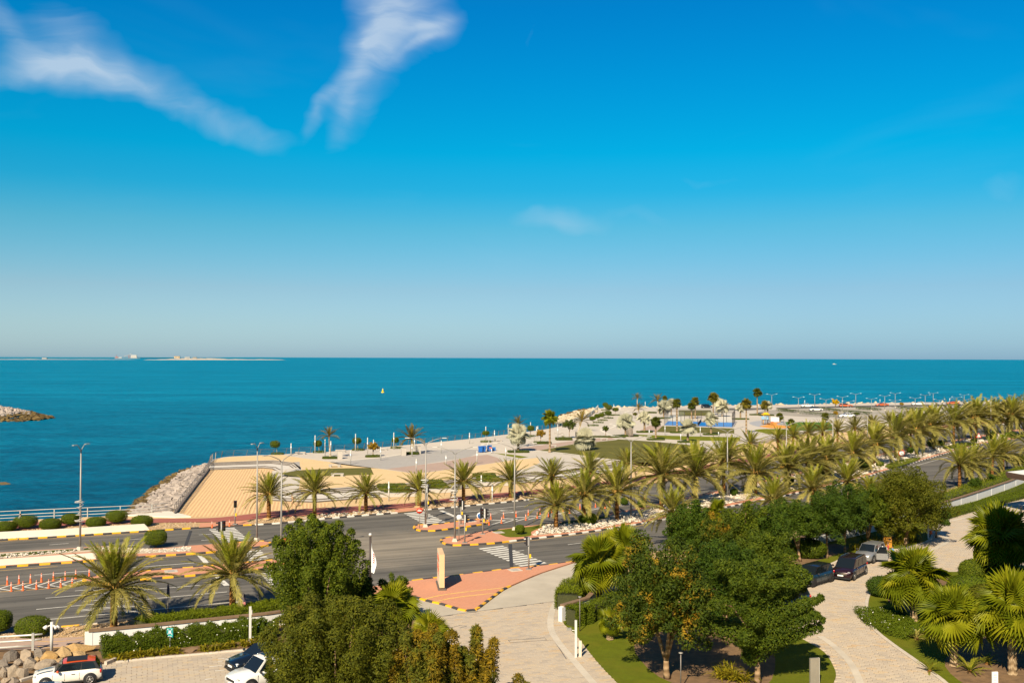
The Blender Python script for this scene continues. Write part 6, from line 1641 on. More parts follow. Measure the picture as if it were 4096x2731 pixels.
# promenade small trees
LOLLI = [(1110, 1817, 1100, 1776, 18, 13), (1278, 1810, 1271, 1773, 15, 11), (1433, 1801, 1427, 1762, 17, 11), (1585, 1793, 1581, 1759, 13, 10), (1943, 1768, 1943, 1731, 13, 8), (2123, 1746, 2123, 1712, 13, 10), (2393, 1691, 2389, 1664, 11, 8), (2410, 1682, 2406, 1659, 12, 8), (2434, 1673, 2433, 1651, 13, 8),
         (2437, 1662, 2436, 1629, 13, 10), (2422, 1641, 2421, 1617, 10, 7), (2462, 1661, 2462, 1637, 12, 7), (2372, 1703, 2370, 1672, 12, 7), (2427, 1650, 2426, 1623, 10, 6)]
for i, (bx, by, cx, cy, hw, hh) in enumerate(LOLLI):
    b = P(bx, by, PZ); m_ = MPP(b); h = HT(b, cx, cy); dx = (cx - bx) * m_; rg = np.random.default_rng(i + 400)
    t = thing('lollipop_tree', '%s clipped lollipop tree along the sea edge, counted from the left' % nth(i), 'tree', b, 0, 'clipped lollipop trees')
    pos, nr = super_pts(1500, hw * m_, hw * m_ * .9, hh * m_, 0, rg, 2.8); pos = pos + np.array([dx, 0, h])
    V, F = leaf_cards(pos, nr, .14, .10, rg, 0, .7); ob('crown', npmesh('crown', V, F, 'leaf_bush'), t)
    mb = MB(); mb.ball((dx, 0, h), (hw * m_ * .9, hw * m_ * .8, hh * m_ * .88), 12); mb.build('shade_core', 'core_dark', t)  # dark ball painted as the shade within the crown
    mb = MB(); mb.tube([(0, 0, -.05), (dx * .4, 0, h * .5), (dx, 0, h)], [.07, .055, .05], 6); mb.build('trunk', 'bark_pale', t)
    w = 1.15 if i < 6 else 1.5
    pos, nr = super_pts(900, w, w * .75, .22, .16, rg, 4); V, F = leaf_cards(pos, nr, .13, .09, rg, 0, .7); pd = ob('hedge_pad', npmesh('hedge_pad', V, F, 'leaf_bush'), None, b)
    tag(pd, 'low green hedge pad at the foot of the %s lollipop tree' % nth(i), 'hedge', 'hedge pads')
SMALL = [(1492, 1826, 1787, 24, 'leaf_yellow', 'small yellow leaved tree on the promenade'), (2163, 1772, 1731, 19, 'leaf_yellow', 'small golden tree on the hedge square'), (2277, 1753, 1697, 30, 'leaf_tree', 'airy green tree beside the dark stele'), (2423, 1747, 1710, 14, 'leaf_tree', 'thin young green tree by the curb line'),
         (3342, 1642, 1607, 16, 'leaf_gold', 'bright yellow flowering tree in the car park'), (3427, 1672, 1656, 14, 'leaf_tree', 'small green tree behind the white saloon'), (3344, 1672, 1650, 10, 'leaf_yellow', 'little pale tree in the car park hedge'), (2540, 1672, 1657, 10, 'leaf_rust', 'small dry reddish shrub by the silver palm'), (3607, 1632, 1614, 8, 'leaf_yellow', 'small dry palm like tree in the far car park'), (3722, 1640, 1627, 8, 'leaf_gold', 'tiny yellow flowering tree behind the palms')]
for i, (x, y, cy, r, mt_, lb) in enumerate(SMALL):
    b = P(x, y, PZ); m_ = MPP(b); h = HT(b, x, cy - r * .8); tree(lb, b, h, r * m_, h * .42, 'round', mt_, 12, 1600 if r > 15 else 700, .26, .15, 500 + i, .07, 4, group='small promenade trees', name='small_tree')
# hedges and pads on the promenade
def box_hedge(label, px, w, d, h, z=PZ, rz=R(5), mat='leaf_bush', seed=0, n=1500, group='promenade hedges'):
    b = P(px[0], px[1], z); rg = np.random.default_rng(seed + 900)
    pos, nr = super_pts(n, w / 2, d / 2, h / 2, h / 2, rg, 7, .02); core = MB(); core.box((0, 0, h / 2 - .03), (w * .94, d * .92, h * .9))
    t = leafy_solid('hedge', label, 'hedge', pos, nr, b, mat, .13, .09, seed, core, group); t.rotation_euler[2] = rz; return t
PADS = [(1322, 1833, 2.9, 2.2, .35, 'low hedge round the leaning palm'), (1492, 1827, 2.8, 2.0, .35, 'low hedge round the yellow tree'), (1645, 1816, 2.9, 2.2, .4, 'low hedge round the feather palm between the planters'), (2073, 1808, 4.2, 3.2, .35, 'low hedge under the silver palm by the bins'), (2170, 1774, 3.8, 2.6, .5, 'square hedge round the golden tree'),
        (2255, 1759, 3.8, 3.0, .6, 'stepped hedge under the dark cycad'), (2502, 1745, 6.0, 3.0, .35, 'low hedge under the silver palm by the boulder seat'), (2578, 1729, 4.0, 2.5, .35, 'low hedge under the second silver palm'), (2623, 1759, 4.0, 2.5, .35, 'low hedge under the short fan palm'), (2751, 1769, 4.4, 2.5, .35, 'low hedge under the silver palm at the lawn end'),
        (2708, 1731, 3.4, 2.0, .35, 'low hedge under the slim tall fan palm'), (2844, 1739, 3.8, 2.2, .35, 'low hedge under the silver palm by the court'), (2655, 1674, 4.0, 2.5, .35, 'low hedge left behind the court'), (2600, 1652, 4.5, 2.0, .5, 'low hedge by the winding path'), (2962, 1677, 5.0, 3.0, .4, 'low hedge between court and fan palms'),
        (3026, 1660, 4.5, 2.2, .4, 'low hedge under the tallest fan palm'), (3065, 1662, 5.0, 2.5, .4, 'low hedge behind the play tower'), (2420, 1757, 0, 0, 0, '')]
for i, (x, y, w, d, h, lb) in enumerate(PADS):
    if w: box_hedge(lb, (x, y), w, d, h, seed=i)
# tiered hedges by the front steps
for i, (x, y, w) in enumerate(((1585, 1968, 7.5), (1740, 1952, 6.8), (1955, 1925, 6.5))):
    for k in range(3):
        q = P(x - 18 + k * 14, y - 18 + k * 13, 0); zz = PZ - k * .28
        t = box_hedge('%s tier of the %s stepped hedge beside the front steps' % (('top', 'middle', 'bottom')[k], nth(i)), (x - 18 + k * 14, y - 18 + k * 13), w * .55, 2.6, .55, zz - .1, R(10), 'leaf_hedge', 40 + i * 3 + k, 2600, 'stepped hedges')
    q = P(x + 12, y + 14, 0); mb = MB(); mb.box((0, 0, .25), (w * .75, 2.6, .5), R(10)); o = mb.build('planter_wall', 'bench_stone', None, (q.x, q.y, 0)); tag(o, 'pale stone planter wall under the %s stepped hedge' % nth(i), 'planter')
box_hedge('thin strip of hedge along the top of the big lawn', (2425, 1749), 9, 1.2, .4, PZ, R(-8), seed=80)
for i, (x0, y0, x1, y1, lb) in enumerate(((3114, 1643, 3185, 1650, 'short dark car park hedge, nearest the fan palms'), (3202, 1653, 3372, 1669, 'long dark car park hedge along the front bays'), (3284, 1639, 3360, 1647, 'dark car park hedge behind the white off roader'), (3378, 1649, 3480, 1658, 'dark car park hedge behind the white saloon'), (3430, 1636, 3520, 1642, 'dark car park hedge right of the yellow tree'), (3590, 1634, 3700, 1639, 'dark far car park hedge above the palms'))):
    pts = PL([(x0, y0), ((x0 + x1) / 2, (y0 + y1) / 2), (x1, y1)], PZ); hedge(lb, pts, 2.0, .8, 1500, 'leaf_deep', 600 + i, .22, .16, .02, 'car park hedges', z0=PZ, core=False)

# ================================================================== bushes and hedges near the road
BUSH = [(20, 2127, 38, 39, 'far left clipped bush on the sea verge, cut by the frame', 1.0), (101, 2116, 41, 50, 'second clipped bush on the sea verge, wider at the top', .6), (202, 2116, 38, 40, 'third clipped bush on the sea verge, low dome', .9), (283, 2104, 31, 47, 'fourth clipped bush on the sea verge, just left of the lamp post', .6),
        (384, 2107, 35, 37, 'fifth clipped bush on the sea verge, right of the lamp post', .9), (466, 2095, 36, 50, 'sixth clipped bush on the sea verge, taller', .6), (568, 2105, 38, 41, 'seventh clipped bush on the sea verge, rightmost dome', .9), (622, 2188, 40, 64, 'round clipped bush on the left median', .7),
        (132, 2546, 60, 76, 'large clipped dome beside the near gravel bed', .95), (-6, 2536, 44, 88, 'clipped bush cut off by the left edge', .8), (2079, 2140, 17, 38, 'small round bush on the little median lawn', .6)]
for i, (x, y, hw, hp, lb, sh) in enumerate(BUSH):
    b = P(x, y); m_ = MPP(b); clipped_bush(lb, (b.x, b.y, .06), hw * m_ * 1.02, hp * m_ * 1.0, .95, 2.6 if sh > .8 else 3.2, 'leaf_bush', 30 + i, 7000 if hw > 30 else 3500, z0=0.0 if sh > .8 else .25)
MBUSH = [(2330, 2098, 16, 34, 'dark bush left of the second median palm'), (2362, 2102, 22, 46, 'bright bush right of the second median palm'), (2497, 2020, 14, 26, 'dark bush left behind the rock bed'), (2566, 2032, 15, 30, 'dark bush at the end of the rock bed'), (2936, 1984, 14, 26, 'dark round bush below the median lamp post'),
         (3250, 1928, 18, 34, 'dark bush between median palms'), (3460, 1880, 22, 34, 'shady bush under the median palms'), (3520, 1868, 14, 20, 'small bush by the speed sign lawn'), (3725, 1790, 18, 34, 'dark upright bush behind a median palm'), (3762, 1785, 16, 22, 'dark low bush on the median'), (3895, 1772, 12, 16, 'small bush left of the warning sign'), (3968, 1758, 20, 26, 'bright green bush right of the warning sign'),
         (3965, 1738, 18, 26, 'dark squared bush on the far side of the median'), (4010, 1752, 9, 12, 'small green bush at the right of the median'), (4030, 1748, 10, 16, 'green bush at the right end of the median'), (4050, 1748, 16, 20, 'dark bush at the foot of the last palms'), (3640, 1815, 12, 24, 'dark bush between two trunks'), (3440, 1866, 26, 30, 'shaded bush mass near the kerb'), (3300, 1905, 26, 40, 'dark shrub under the leaning fronds'), (3155, 1938, 20, 30, 'dark low shrub on the median')]
for i, (x, y, hw, hp, lb) in enumerate(MBUSH):
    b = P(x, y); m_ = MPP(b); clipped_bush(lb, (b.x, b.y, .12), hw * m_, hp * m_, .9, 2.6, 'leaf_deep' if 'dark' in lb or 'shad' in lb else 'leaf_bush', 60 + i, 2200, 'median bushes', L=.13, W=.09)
# hedge behind the white wall
h0 = smooth(PL([(560, 2536), (640, 2522), (800, 2502), (930, 2486), (1080, 2464), (1200, 2440)]), 3)
hedge('feathery bright green hedge behind the white wall', h0, 1.7, .95, 26000, 'leaf_hedge', 71, .16, .05, .05, spread=1.0)
h1 = smooth(PL([(405, 2622), (500, 2610), (640, 2590), (760, 2573), (900, 2562), (1010, 2545), (1110, 2540)]), 3)
hedge('leafy flowering shrubs dotted white before the garden wall', h1, 1.8, .95, 30000, 'leaf_bush', 72, .14, .06, .12, flowers=420, name='flowering_shrubs', cat='shrub', spread=.9)
def strap_clump(label, base, r, seed, mat='leaf_strap', n=46, group=None, name='strap_plant'):
    rg = np.random.default_rng(seed); V = []; F = []
    for i in range(n):
        a = rg.uniform(0, 6.28); e = rg.uniform(.5, 1.35); l = r * rg.uniform(.8, 1.25); w = .035 * rg.uniform(.7, 1.3)
        p = np.array([rg.normal(0, .12 * r), rg.normal(0, .12 * r), 0]); o = len(V); s = np.array([-math.sin(a), math.cos(a), 0]) * w
        for k in range(4):
            t = k / 3; x = l * math.cos(e) * t; z = l * (math.sin(e) * t - .55 * t * t); q = p + np.array([math.cos(a) * x, math.sin(a) * x, z]); ww = s * (1.0 if k < 3 else .12) * (1 if k else .7)
            V += [q - ww, q + ww]
        for k in range(3): F.append((o + 2 * k, o + 2 * k + 1, o + 2 * k + 3, o + 2 * k + 2))
    o = ob(name, npmesh(name, np.array(V), np.array(F), mat), None, base); tag(o, label, 'plant', group); return o
rowp = smooth(PL([(470, 2640), (588, 2626), (720, 2611), (838, 2603), (980, 2588), (1095, 2578)]), 4)
for i, (p, a) in enumerate(walk(rowp, .62)):
    px_ = PX(p)[0]
    if 730 < px_ < 800: continue
    strap_clump('%s strappy yellow green plant from the left, edging the car park bed' % nth(i), (p.x + random.uniform(-.1, .1), p.y + random.uniform(-.15, .25), .07), .95, 200 + i, group='strappy plants edging the bed')
for i, (x, y) in enumerate(((2885, 2715), (2925, 2722), (2965, 2726), (2905, 2690))):
    b = P(x, y); strap_clump('%s bright strappy clump under the swept tree, from the left' % nth((0, 2, 3, 1)[i]), (b.x, b.y, .07), 1.5, 260 + i, n=60, group='strappy plants on the centre lawn')
STR = [(3420, 2202), (3445, 2196), (3470, 2192), (3500, 2188), (3530, 2180), (3560, 2176), (3590, 2180), (3615, 2176), (3455, 2175), (3500, 2168), (3545, 2162), (3585, 2160), (3640, 2172), (3665, 2168)]
for i, (x, y) in enumerate(STR):
    b = P(x, y); strap_clump('tall yellow striped clump behind the silver car, %s from the left in the %s row' % (nth(i if i < 8 else i - 8), 'front' if i < 8 else 'back'), (b.x, b.y, .07), 1.7, 280 + i, n=50, group='strappy plants behind the silver car')
b = P(3225, 2232); clipped_bush('loose green shrub between the leaning and straight trunks', (b.x, b.y, .05), 1.9, 1.9, .6, 2.2, 'leaf_tree', 95, 5200, 'garden shrubs', L=.2, W=.11, cat='shrub', name='shrub')
h2 = smooth(PL([(2270, 2440), (2290, 2400), (2340, 2372), (2410, 2350)]), 4)
hedge('feathery bright hedge spilling behind the white wall corner', h2, 1.9, 1.3, 12000, 'leaf_hedge', 73, .16, .05, .06, spread=1.0)
h3 = PL([(2283, 2506), (2345, 2492), (2352, 2488)])
hedge('square dark green hedge in front of the white wall end', h3, 1.1, 1.35, 7000, 'leaf_bush', 74, .10, .06, .01)
h4 = smooth(PL([(2360, 2482), (2420, 2455), (2480, 2420)]), 3); hedge('shaded square hedge running back along the wall', h4, 1.1, 1.2, 6000, 'leaf_bush', 75, .10, .06, .01)
h5 = smooth(PL([(3700, 2092), (3800, 2060), (3932, 2024), (4053, 1994), (4150, 1966)]), 3); hedge('long clipped dark green hedge below the white wall', h5, 2.4, .45, 20000, 'leaf_bush', 76, .13, .08, .02)
wv = [p for p in wall_r if 3735 < PX(p)[0] < 4200]
hedge('second rank of clipped hedge right under the white wall', offset(wv, -1.3), 1.3, .22, 9000, 'leaf_bush', 79, .13, .08, .02)
hedge('bright feathery hedge behind the curving white wall', offset(wv, 2.0), 2.6, 1.35, 20000, 'leaf_hedge', 77, .18, .07, .08, spread=1.0)
h7 = smooth(PL([(3510, 2450), (3560, 2500), (3620, 2530), (3690, 2550)]), 3); hedge('white flowering ground cover round the fan palm', h7, 3.4, .35, 13000, 'leaf_bush', 78, .12, .07, .1, flowers=90, name='ground_cover', cat='ground cover', core=False)
b = P(3545, 2385); clipped_bush('dark shrub at the corner of the fan palm lawn', (b.x, b.y, .05), 1.5, 1.6, .8, 2.4, 'leaf_deep', 96, 6000, 'garden shrubs', L=.15, W=.08, cat='shrub', name='shrub')
b = P(3600, 2395); clipped_bush('olive shrub behind the fan palm', (b.x, b.y, .05), 1.6, 1.5, .8, 2.2, 'leaf_olive', 97, 6000, 'garden shrubs', L=.16, W=.08, cat='shrub', name='shrub')
for i, (x, y, r, h, mt_, lb) in enumerate(((3780, 2440, 1.8, 1.8, 'leaf_olive', 'olive shrub between the first two fan palms'), (3880, 2380, 1.9, 1.6, 'leaf_bush', 'green shrub behind the middle fan palm'), (3960, 2420, 1.6, 1.6, 'leaf_olive', 'olive shrub left of the large fan palm'), (3890, 2330, 1.2, 2.0, 'leaf_tree', 'white flowered frangipani by the drive'), (4060, 2360, 2.2, 1.8, 'leaf_deep', 'dark shrub below the shaded fan palm'), (3960, 2310, 2.0, 1.4, 'leaf_deep', 'dark low shrub at the foot of the shaded fan palm'), (4080, 2560, 1.6, 1.6, 'leaf_deep', 'dark shrub at the right edge'))):
    b = P(x, y); clipped_bush(lb, (b.x, b.y, .05), r, h, .8, 2.1, mt_, 700 + i, 6000, 'garden shrubs', L=.17, W=.09, cat='shrub', name='shrub')
b = P(2850, 2110); hedge('low scrub along the garden wall under the grove', smooth(PL([(2500, 2350), (2700, 2300), (2950, 2240), (3200, 2185), (3450, 2130)]), 3), 1.6, .9, 14000, 'leaf_deep', 98, .2, .1, .12, name='scrub', cat='scrub')

# ================================================================== street furniture
def arm_curve(sx, reach, rise, n=7):
    return [Vector((sx * reach * math.sin(t * math.pi / 2), 0, rise * (1 - math.cos(t * math.pi / 2)) if False else rise * (t ** .8))) for t in [i / (n - 1) for i in range(n)]]
def street_lamp(label, px, top, reach=2.2, z=0.12, group='street lamps along the road', yaw=0.0, style='wing', name='street_lamp'):
    b = P(px[0], px[1], z); h = HT(b, px[0], top); t = thing(name, label, 'lamp post', b, yaw, group)
    mb = MB(); mb.tube([(0, 0, 0), (0, 0, h * .5), (0, 0, h)], [.115, .09, .065], 10); mb.build('pole', 'metal_pole', t)
    mb = MB(); mb.box((0, 0, .16), (.62, .62, .34), taper=.6); mb.build('foot', 'kerb_stone', t)
    for s in (-1, 1):
        rise = .85 if style == 'wing' else .45
        pts = [(0, 0, h - .1)] + [(s * reach * f, 0, h - .1 + rise * f ** .55 if style == 'wing' else h + rise * f) for f in (.15, .4, .7, 1.0)]
        mb = MB(); mb.tube(pts, [.05, .045, .04, .035, .03], 7); arm = mb.build('arm', 'metal_pole', t)
        e = pts[-1]; mb = MB(); mb.box((e[0] + s * .28, 0, e[2] - .01), (.6, .26, .08), taper=.8); mb.build('lantern', 'lamp_glass' if style != 'wing' else 'metal_pole', arm)
    return t
LAMPS = [((320, 2198), 1806, .55, 'tall lamp post on the left median, nearest', 1.2), ((1027, 2162), 1800, .5, 'tall lamp post beyond the left crossing', 1.2), ((1124, 2242), 1846, 1.7, 'tall lamp post beside the lobed tree', .9), ((1702, 2106), 1776, 1.9, 'lamp post on the small traffic island', 0), ((1819, 2164), 1814, 1.9, 'lamp post on the nose of the right median', 0), ((2058, 2118), 1796, 2.0, 'lamp post behind the little median lawn', 0),
         ((2524, 2070), 1766, 2.0, 'lamp post rising out of the median palms, left of the big lawn', 0), ((2910, 1990), 1728, 2.2, 'lamp post rising out of the median palms before the court', 0), ((3146, 1940), 1704, 2.3, 'lamp post rising out of the palms before the playground', 0), ((3332, 1890), 1684, 2.3, 'lamp post rising out of the palms before the car park', 0), ((3470, 1850), 1662, 2.3, 'lamp post rising out of the palms right of the white saloon', 0),
         ((3601, 1815), 1640, 2.3, 'lamp post between the windswept palms, left', 0), ((3729, 1788), 1624, 2.4, 'lamp post between the windswept palms, middle', 0), ((3848, 1772), 1606, 2.4, 'lamp post between the windswept palms, right', 0), ((3964, 1752), 1598, 2.6, 'lamp post above the last palms but one', 0), ((4079, 1736), 1592, 2.6, 'lamp post at the far right above the palms', 0)]
for px, top, reach, lb, yw in LAMPS: street_lamp(lb, px, top, reach, yaw=yw)
# rope light ornaments wound round three lamp posts
for i, (bx, by, y0, y1) in enumerate(((320, 2198, 1995, 2095), (1819, 2164, 1955, 2005), (1702, 2106, 1915, 1950))):
    b = P(bx, by, .12); z1 = HT(b, bx, y0); z0 = HT(b, bx, y1); mb = MB(); pts = []
    for k in range(90):
        f = k / 89; a = f * 50; r = .28 + .18 * math.sin(f * 9); pts.append((math.cos(a) * r - .12, math.sin(a) * r, z0 + (z1 - z0) * (f + .05 * math.sin(a * .5))))
    mb.tube(pts, .03, 4); o = mb.build('rope_light', 'metal_white', None, b); tag(o, 'white rope light ornament on the %s decorated lamp post' % nth(i), 'ornament', 'lamp post ornaments')
CPL = [((3087, 1634), 1580), ((3194, 1653), 1592), ((3259, 1631), 1580), ((3304, 1658), 1599), ((3370, 1648), 1589), ((3392, 1671), 1608), ((3423, 1635), 1577), ((3486, 1643), 1597), ((3539, 1641), 1585), ((3581, 1630), 1575), ((3580, 1652), 1604), ((3661, 1640), 1594), ((3701, 1630), 1582), ((3733, 1622), 1574), ((3758, 1645), 1601), ((3827, 1631), 1591), ((3857, 1618), 1581), ((3985, 1622), 1590)]
for i, (px, top) in enumerate(CPL): street_lamp('%s thin white T lamp from the left in the far car park' % nth(i), px, top, 1.6, PZ, 'car park lamps', random.uniform(-.15, .15), 'tee', 'car_park_lamp')
# slim white light columns
COLS = [(1164, 1823, 1772), (1260, 1812, 1740), (1300, 1827, 1756), (1323, 1806, 1763), (1402, 1856, 1801), (1422, 1805, 1734), (1470, 1815, 1749), (1494, 1806, 1758), (1522, 1841, 1787), (1575, 1797, 1729), (1648, 1825, 1774), (1658, 1796, 1750), (1665, 1884, 1834), (1765, 1811, 1761), (1784, 1860, 1820), (1878, 1774, 1730), (1908, 1854, 1802), (1943, 1768, 1705), (1978, 1765, 1720), (2023, 1835, 1789),
        (2033, 1748, 1697), (2122, 1744, 1688), (2146, 1745, 1705), (2151, 1735, 1703), (2231, 1760, 1695), (2455, 1640, 1616), (2480, 1655, 1623), (2581, 1630, 1606), (2597, 1748, 1717), (2660, 1740, 1701), (2723, 1760, 1735), (2801, 1745, 1707), (2874, 1746, 1727), (3219, 1620, 1600), (3520, 1613, 1596), (3799, 1609, 1592)]
for i, (x, y, ty) in enumerate(COLS):
    b = P(x, y, PZ); h = HT(b, x, ty); mb = MB(); mb.tube([(0, 0, 0), (0, 0, h * .96), (0, 0, h)], [.10, .09, .05], 8)
    t = thing('light_column', '%s slim white light column from the left on the promenade' % nth(i), 'light column', b, 0, 'slim light columns'); mb.build('shaft', 'metal_white', t)
    mb = MB(); mb.lathe((0, 0, h * .55), [(.108, 0), (.108, .5)], 8); mb.build('light_panel', 'lamp_glass', t)
for i, (x, y, ty, lb) in enumerate(((1555, 2002, 1925, 'white light column in front of the first stepped hedge'), (1969, 2007, 1939, 'white light column on the gravel right of the far crossing'), (1925, 1968, 1898, 'white light column by the third stepped hedge'))):
    b = P(x, y); h = HT(b, x, ty); t = thing('light_column', lb, 'light column', b, 0, 'slim light columns'); mb = MB(); mb.tube([(0, 0, 0), (0, 0, h)], [.10, .09], 8); mb.build('shaft', 'metal_white', t)
    mb = MB(); mb.lathe((0, 0, h * .6), [(.108, 0), (.108, .4)], 8); mb.build('light_panel', 'lamp_glass', t)

# ---- traffic signals
def signal_head(t, at, yaw, big=True, nm='signal_head'):
    h = 1.05 if big else .8; w = .36
    mb = MB(); mb.box((0, 0, 0), (.22, w, h)); hd = mb.build(nm, 'black_plastic', t, at, yaw)
    mb = MB(); mb.box((-.125, 0, 0), (.02, w - .01, h - .01)); mb.build('back_board', 'sign_white', hd)
    for k, c in enumerate(('signal_red', 'signal_amber', 'signal_green')):
        z = h / 2 - h * (k + .5) / 3; mb = MB(); mb.lathe((.112, 0, z), [(.0, .0), (.10, .0), (.10, .012), (0, .014)], 12, 0, 'X'); mb.build('lens', c, hd)
        mb = MB(); n = 7
        for q in range(n): 
            a0 = math.pi * q / n; a1 = math.pi * (q + 1) / n
            mb.add([(.11, .13 * math.cos(a0), z + .13 * math.sin(a0)), (.11, .13 * math.cos(a1), z + .13 * math.sin(a1)), (.34, .12 * math.cos(a1), z + .12 * math.sin(a1)), (.34, .12 * math.cos(a0), z + .12 * math.sin(a0))], [(0, 1, 2, 3)])
        mb.build('visor', 'black_plastic', hd)
def signal(label, px, top, heads, box=None, z=.12):
    b = P(px[0], px[1], z); h = HT(b, px[0], top); t = thing('traffic_light', label, 'traffic light', b, 0, 'traffic lights at the junction')
    mb = MB(); mb.tube([(0, 0, 0), (0, 0, h)], .075, 8); mb.build('pole', 'metal_pole', t)
    mb = MB(); mb.box((0, 0, .03), (.5, .5, .06)); mb.build('foot', 'metal_pole', t)
    for dx, dz, yw, big in heads: signal_head(t, (dx, 0, h + dz), yw, big)
    if box: mb = MB(); mb.box((.13, -.05, 0), (.16, .2, .34)); mb.build('push_button_box', 'yellow_box', t, (0, 0, h * box))
    return t
RDA = R(23.4)
signal('traffic light with two black heads on the end of the left median', (886, 2176), 2085, [(-.25, -.55, RDA + math.pi, True), (.22, -.45, -R(67), True)], .35)
signal('pedestrian light on the pavement beside the striped forecourt', (940, 2096), 2003, [(.02, -.35, -R(80), False)], .42)
signal('traffic light standing before the zebra stripes by the lobed tree', (1120, 2340), 2272, [(-.3, -.25, RDA + math.pi, True), (.0, -.15, R(95), False)], None)
signal('traffic light left on the small traffic island', (1844, 2096), 1996, [(-.12, -.45, -R(80), False), (.26, -.70, RDA, True)], .45)
signal('pedestrian light on the nose of the right median', (1859, 2170), 2060, [(.12, -.35, RDA, False)], .5)
signal('traffic light with a pair of boarded heads on the right median', (1931, 2135), 2027, [(-.12, -.65, -R(70), True), (.32, -.72, RDA, True)], .5)
signal('traffic light post on the entrance island by the zebra', (2115, 2276), 2148, [(-.1, -.35, R(150), False)], .42)
signal('traffic light tucked behind the island lamp post', (1709, 2070), 1935, [(.05, -.55, RDA, True)], .45)

# ---- signs
def disc_sign(label, px, top, r, face, ring=None, shape='disc', z=.12, pic=None, group='road signs'):
    b = P(px[0], px[1], z); h = HT(b, px[0], top); t = thing('road_sign', label, 'road sign', b, 0, group)
    mb = MB(); mb.tube([(0, 0, 0), (0, .03, h)], .045, 8); mb.build('post', 'metal_pole', t)
    c = h - r
    if shape == 'disc':
        mb = MB(); mb.lathe((0, -.03, c), [(0, 0), (r, 0), (r, .025), (0, .025)], 24, 0, 'Y'); mb.build('sign_face', ring or face, t)
        if ring: mb = MB(); mb.lathe((0, -.045, c), [(0, 0), (r * .78, 0), (r * .78, .012), (0, .012)], 24, 0, 'Y'); mb.build('inner_face', face, t)
    else:
        s = r * 1.1
        for k, mt_, y in ((1, ring, -.03), (.66, face, -.045)):
            mb = MB(); mb.add([(-s * k, y, c - s * .6 * k), (s * k, y, c - s * .6 * k), (0, y, c + s * 1.05 * k), (-s * k, y + .02, c - s * .6 * k), (s * k, y + .02, c - s * .6 * k), (0, y + .02, c + s * 1.05 * k)], [(0, 1, 2), (3, 5, 4), (0, 3, 4, 1), (1, 4, 5, 2), (2, 5, 3, 0)])
            mb.build('sign_face' if k == 1 else 'inner_face', mt_, t)
    if pic:
        mb = MB()
        for x, zz, w, hh in pic: mb.box((x * r, -.055, c + zz * r), (w * r, .01, hh * r))
        mb.build('symbol', 'sign_red' if shape != 'disc' else ('sign_white' if face == 'sign_red' else 'black_plastic'), t)
    return t
disc_sign('red no entry sign on the left tip of the small traffic island', (1678, 2111), 2029, .36, 'sign_red', None, pic=[(0, 0, 1.3, .28)])
disc_sign('blue keep left sign beside the pair of boarded heads', (1921, 2087), 2048, .42, 'sign_blue', 'sign_white')
disc_sign('thin backed sign on the nose of the right median', (1836, 2162), 2058, .30, 'sign_white', None)
disc_sign('round red ringed speed sign on the median', (3607, 1846), 1799, .62, 'sign_white', 'sign_red', pic=[(-.18, .12, .5, .12), (.1, -.1, .6, .12)])
disc_sign('red triangle warning sign on the median', (3915, 1768), 1732, .62, 'sign_white', 'sign_red', 'tri', pic=[(0, .1, .12, .5)])
disc_sign('orange sign peeking out left of the lobed tree', (1143, 2240), 2147, .45, 'orange_plastic', 'sign_red', z=.12)
# teal assembly point sign
b = P(679, 2600); t = thing('assembly_sign', 'teal assembly point sign with white figures in the flower bed', 'sign', b)
hT = HT(b, 679, 2510); mb = MB(); mb.tube([(0, .03, 0), (0, .03, hT - .1)], .035, 8); mb.build('post', 'metal_white', t)
mb = MB(); mb.box((0, 0, hT - .32), (.42, .02, .62)); mb.build('board', 'sign_mint', t)
mb = MB(); mb.box((0, -.014, hT - .25), (.38, .012, .42)); mb.box((0, -.014, hT - .56), (.38, .012, .11)); pn = mb.build('panel', 'sign_teal', t)
mb = MB()
for sx in (-1, 1):
    for sz in (-1, 1):
        x, z = sx * .135, hT - .25 + sz * .155
        mb.box((x, -.024, z), (.05, .008, .05)); mb.box((x - sx * .03, -.024, z - sz * .03), (.05, .008, .02), ry=sx * sz * R(45))
for x, s in ((-.055, .85), (0, 1.0), (.055, .9)):
    mb.box((x, -.024, hT - .27), (.055, .008, .12 * s)); mb.ball((x, -.024, hT - .18), (.024, .006, .024), 8); mb.box((x, -.024, hT - .35), (.03, .008, .07))
for i, (x, w) in enumerate(((-.09, .10), (.03, .08), (.12, .05))): mb.box((x, -.024, hT - .545), (w, .008, .022))
mb.box((0, -.024, hT - .58), (.26, .008, .016)); mb.build('pictogram', 'sign_white', pn)
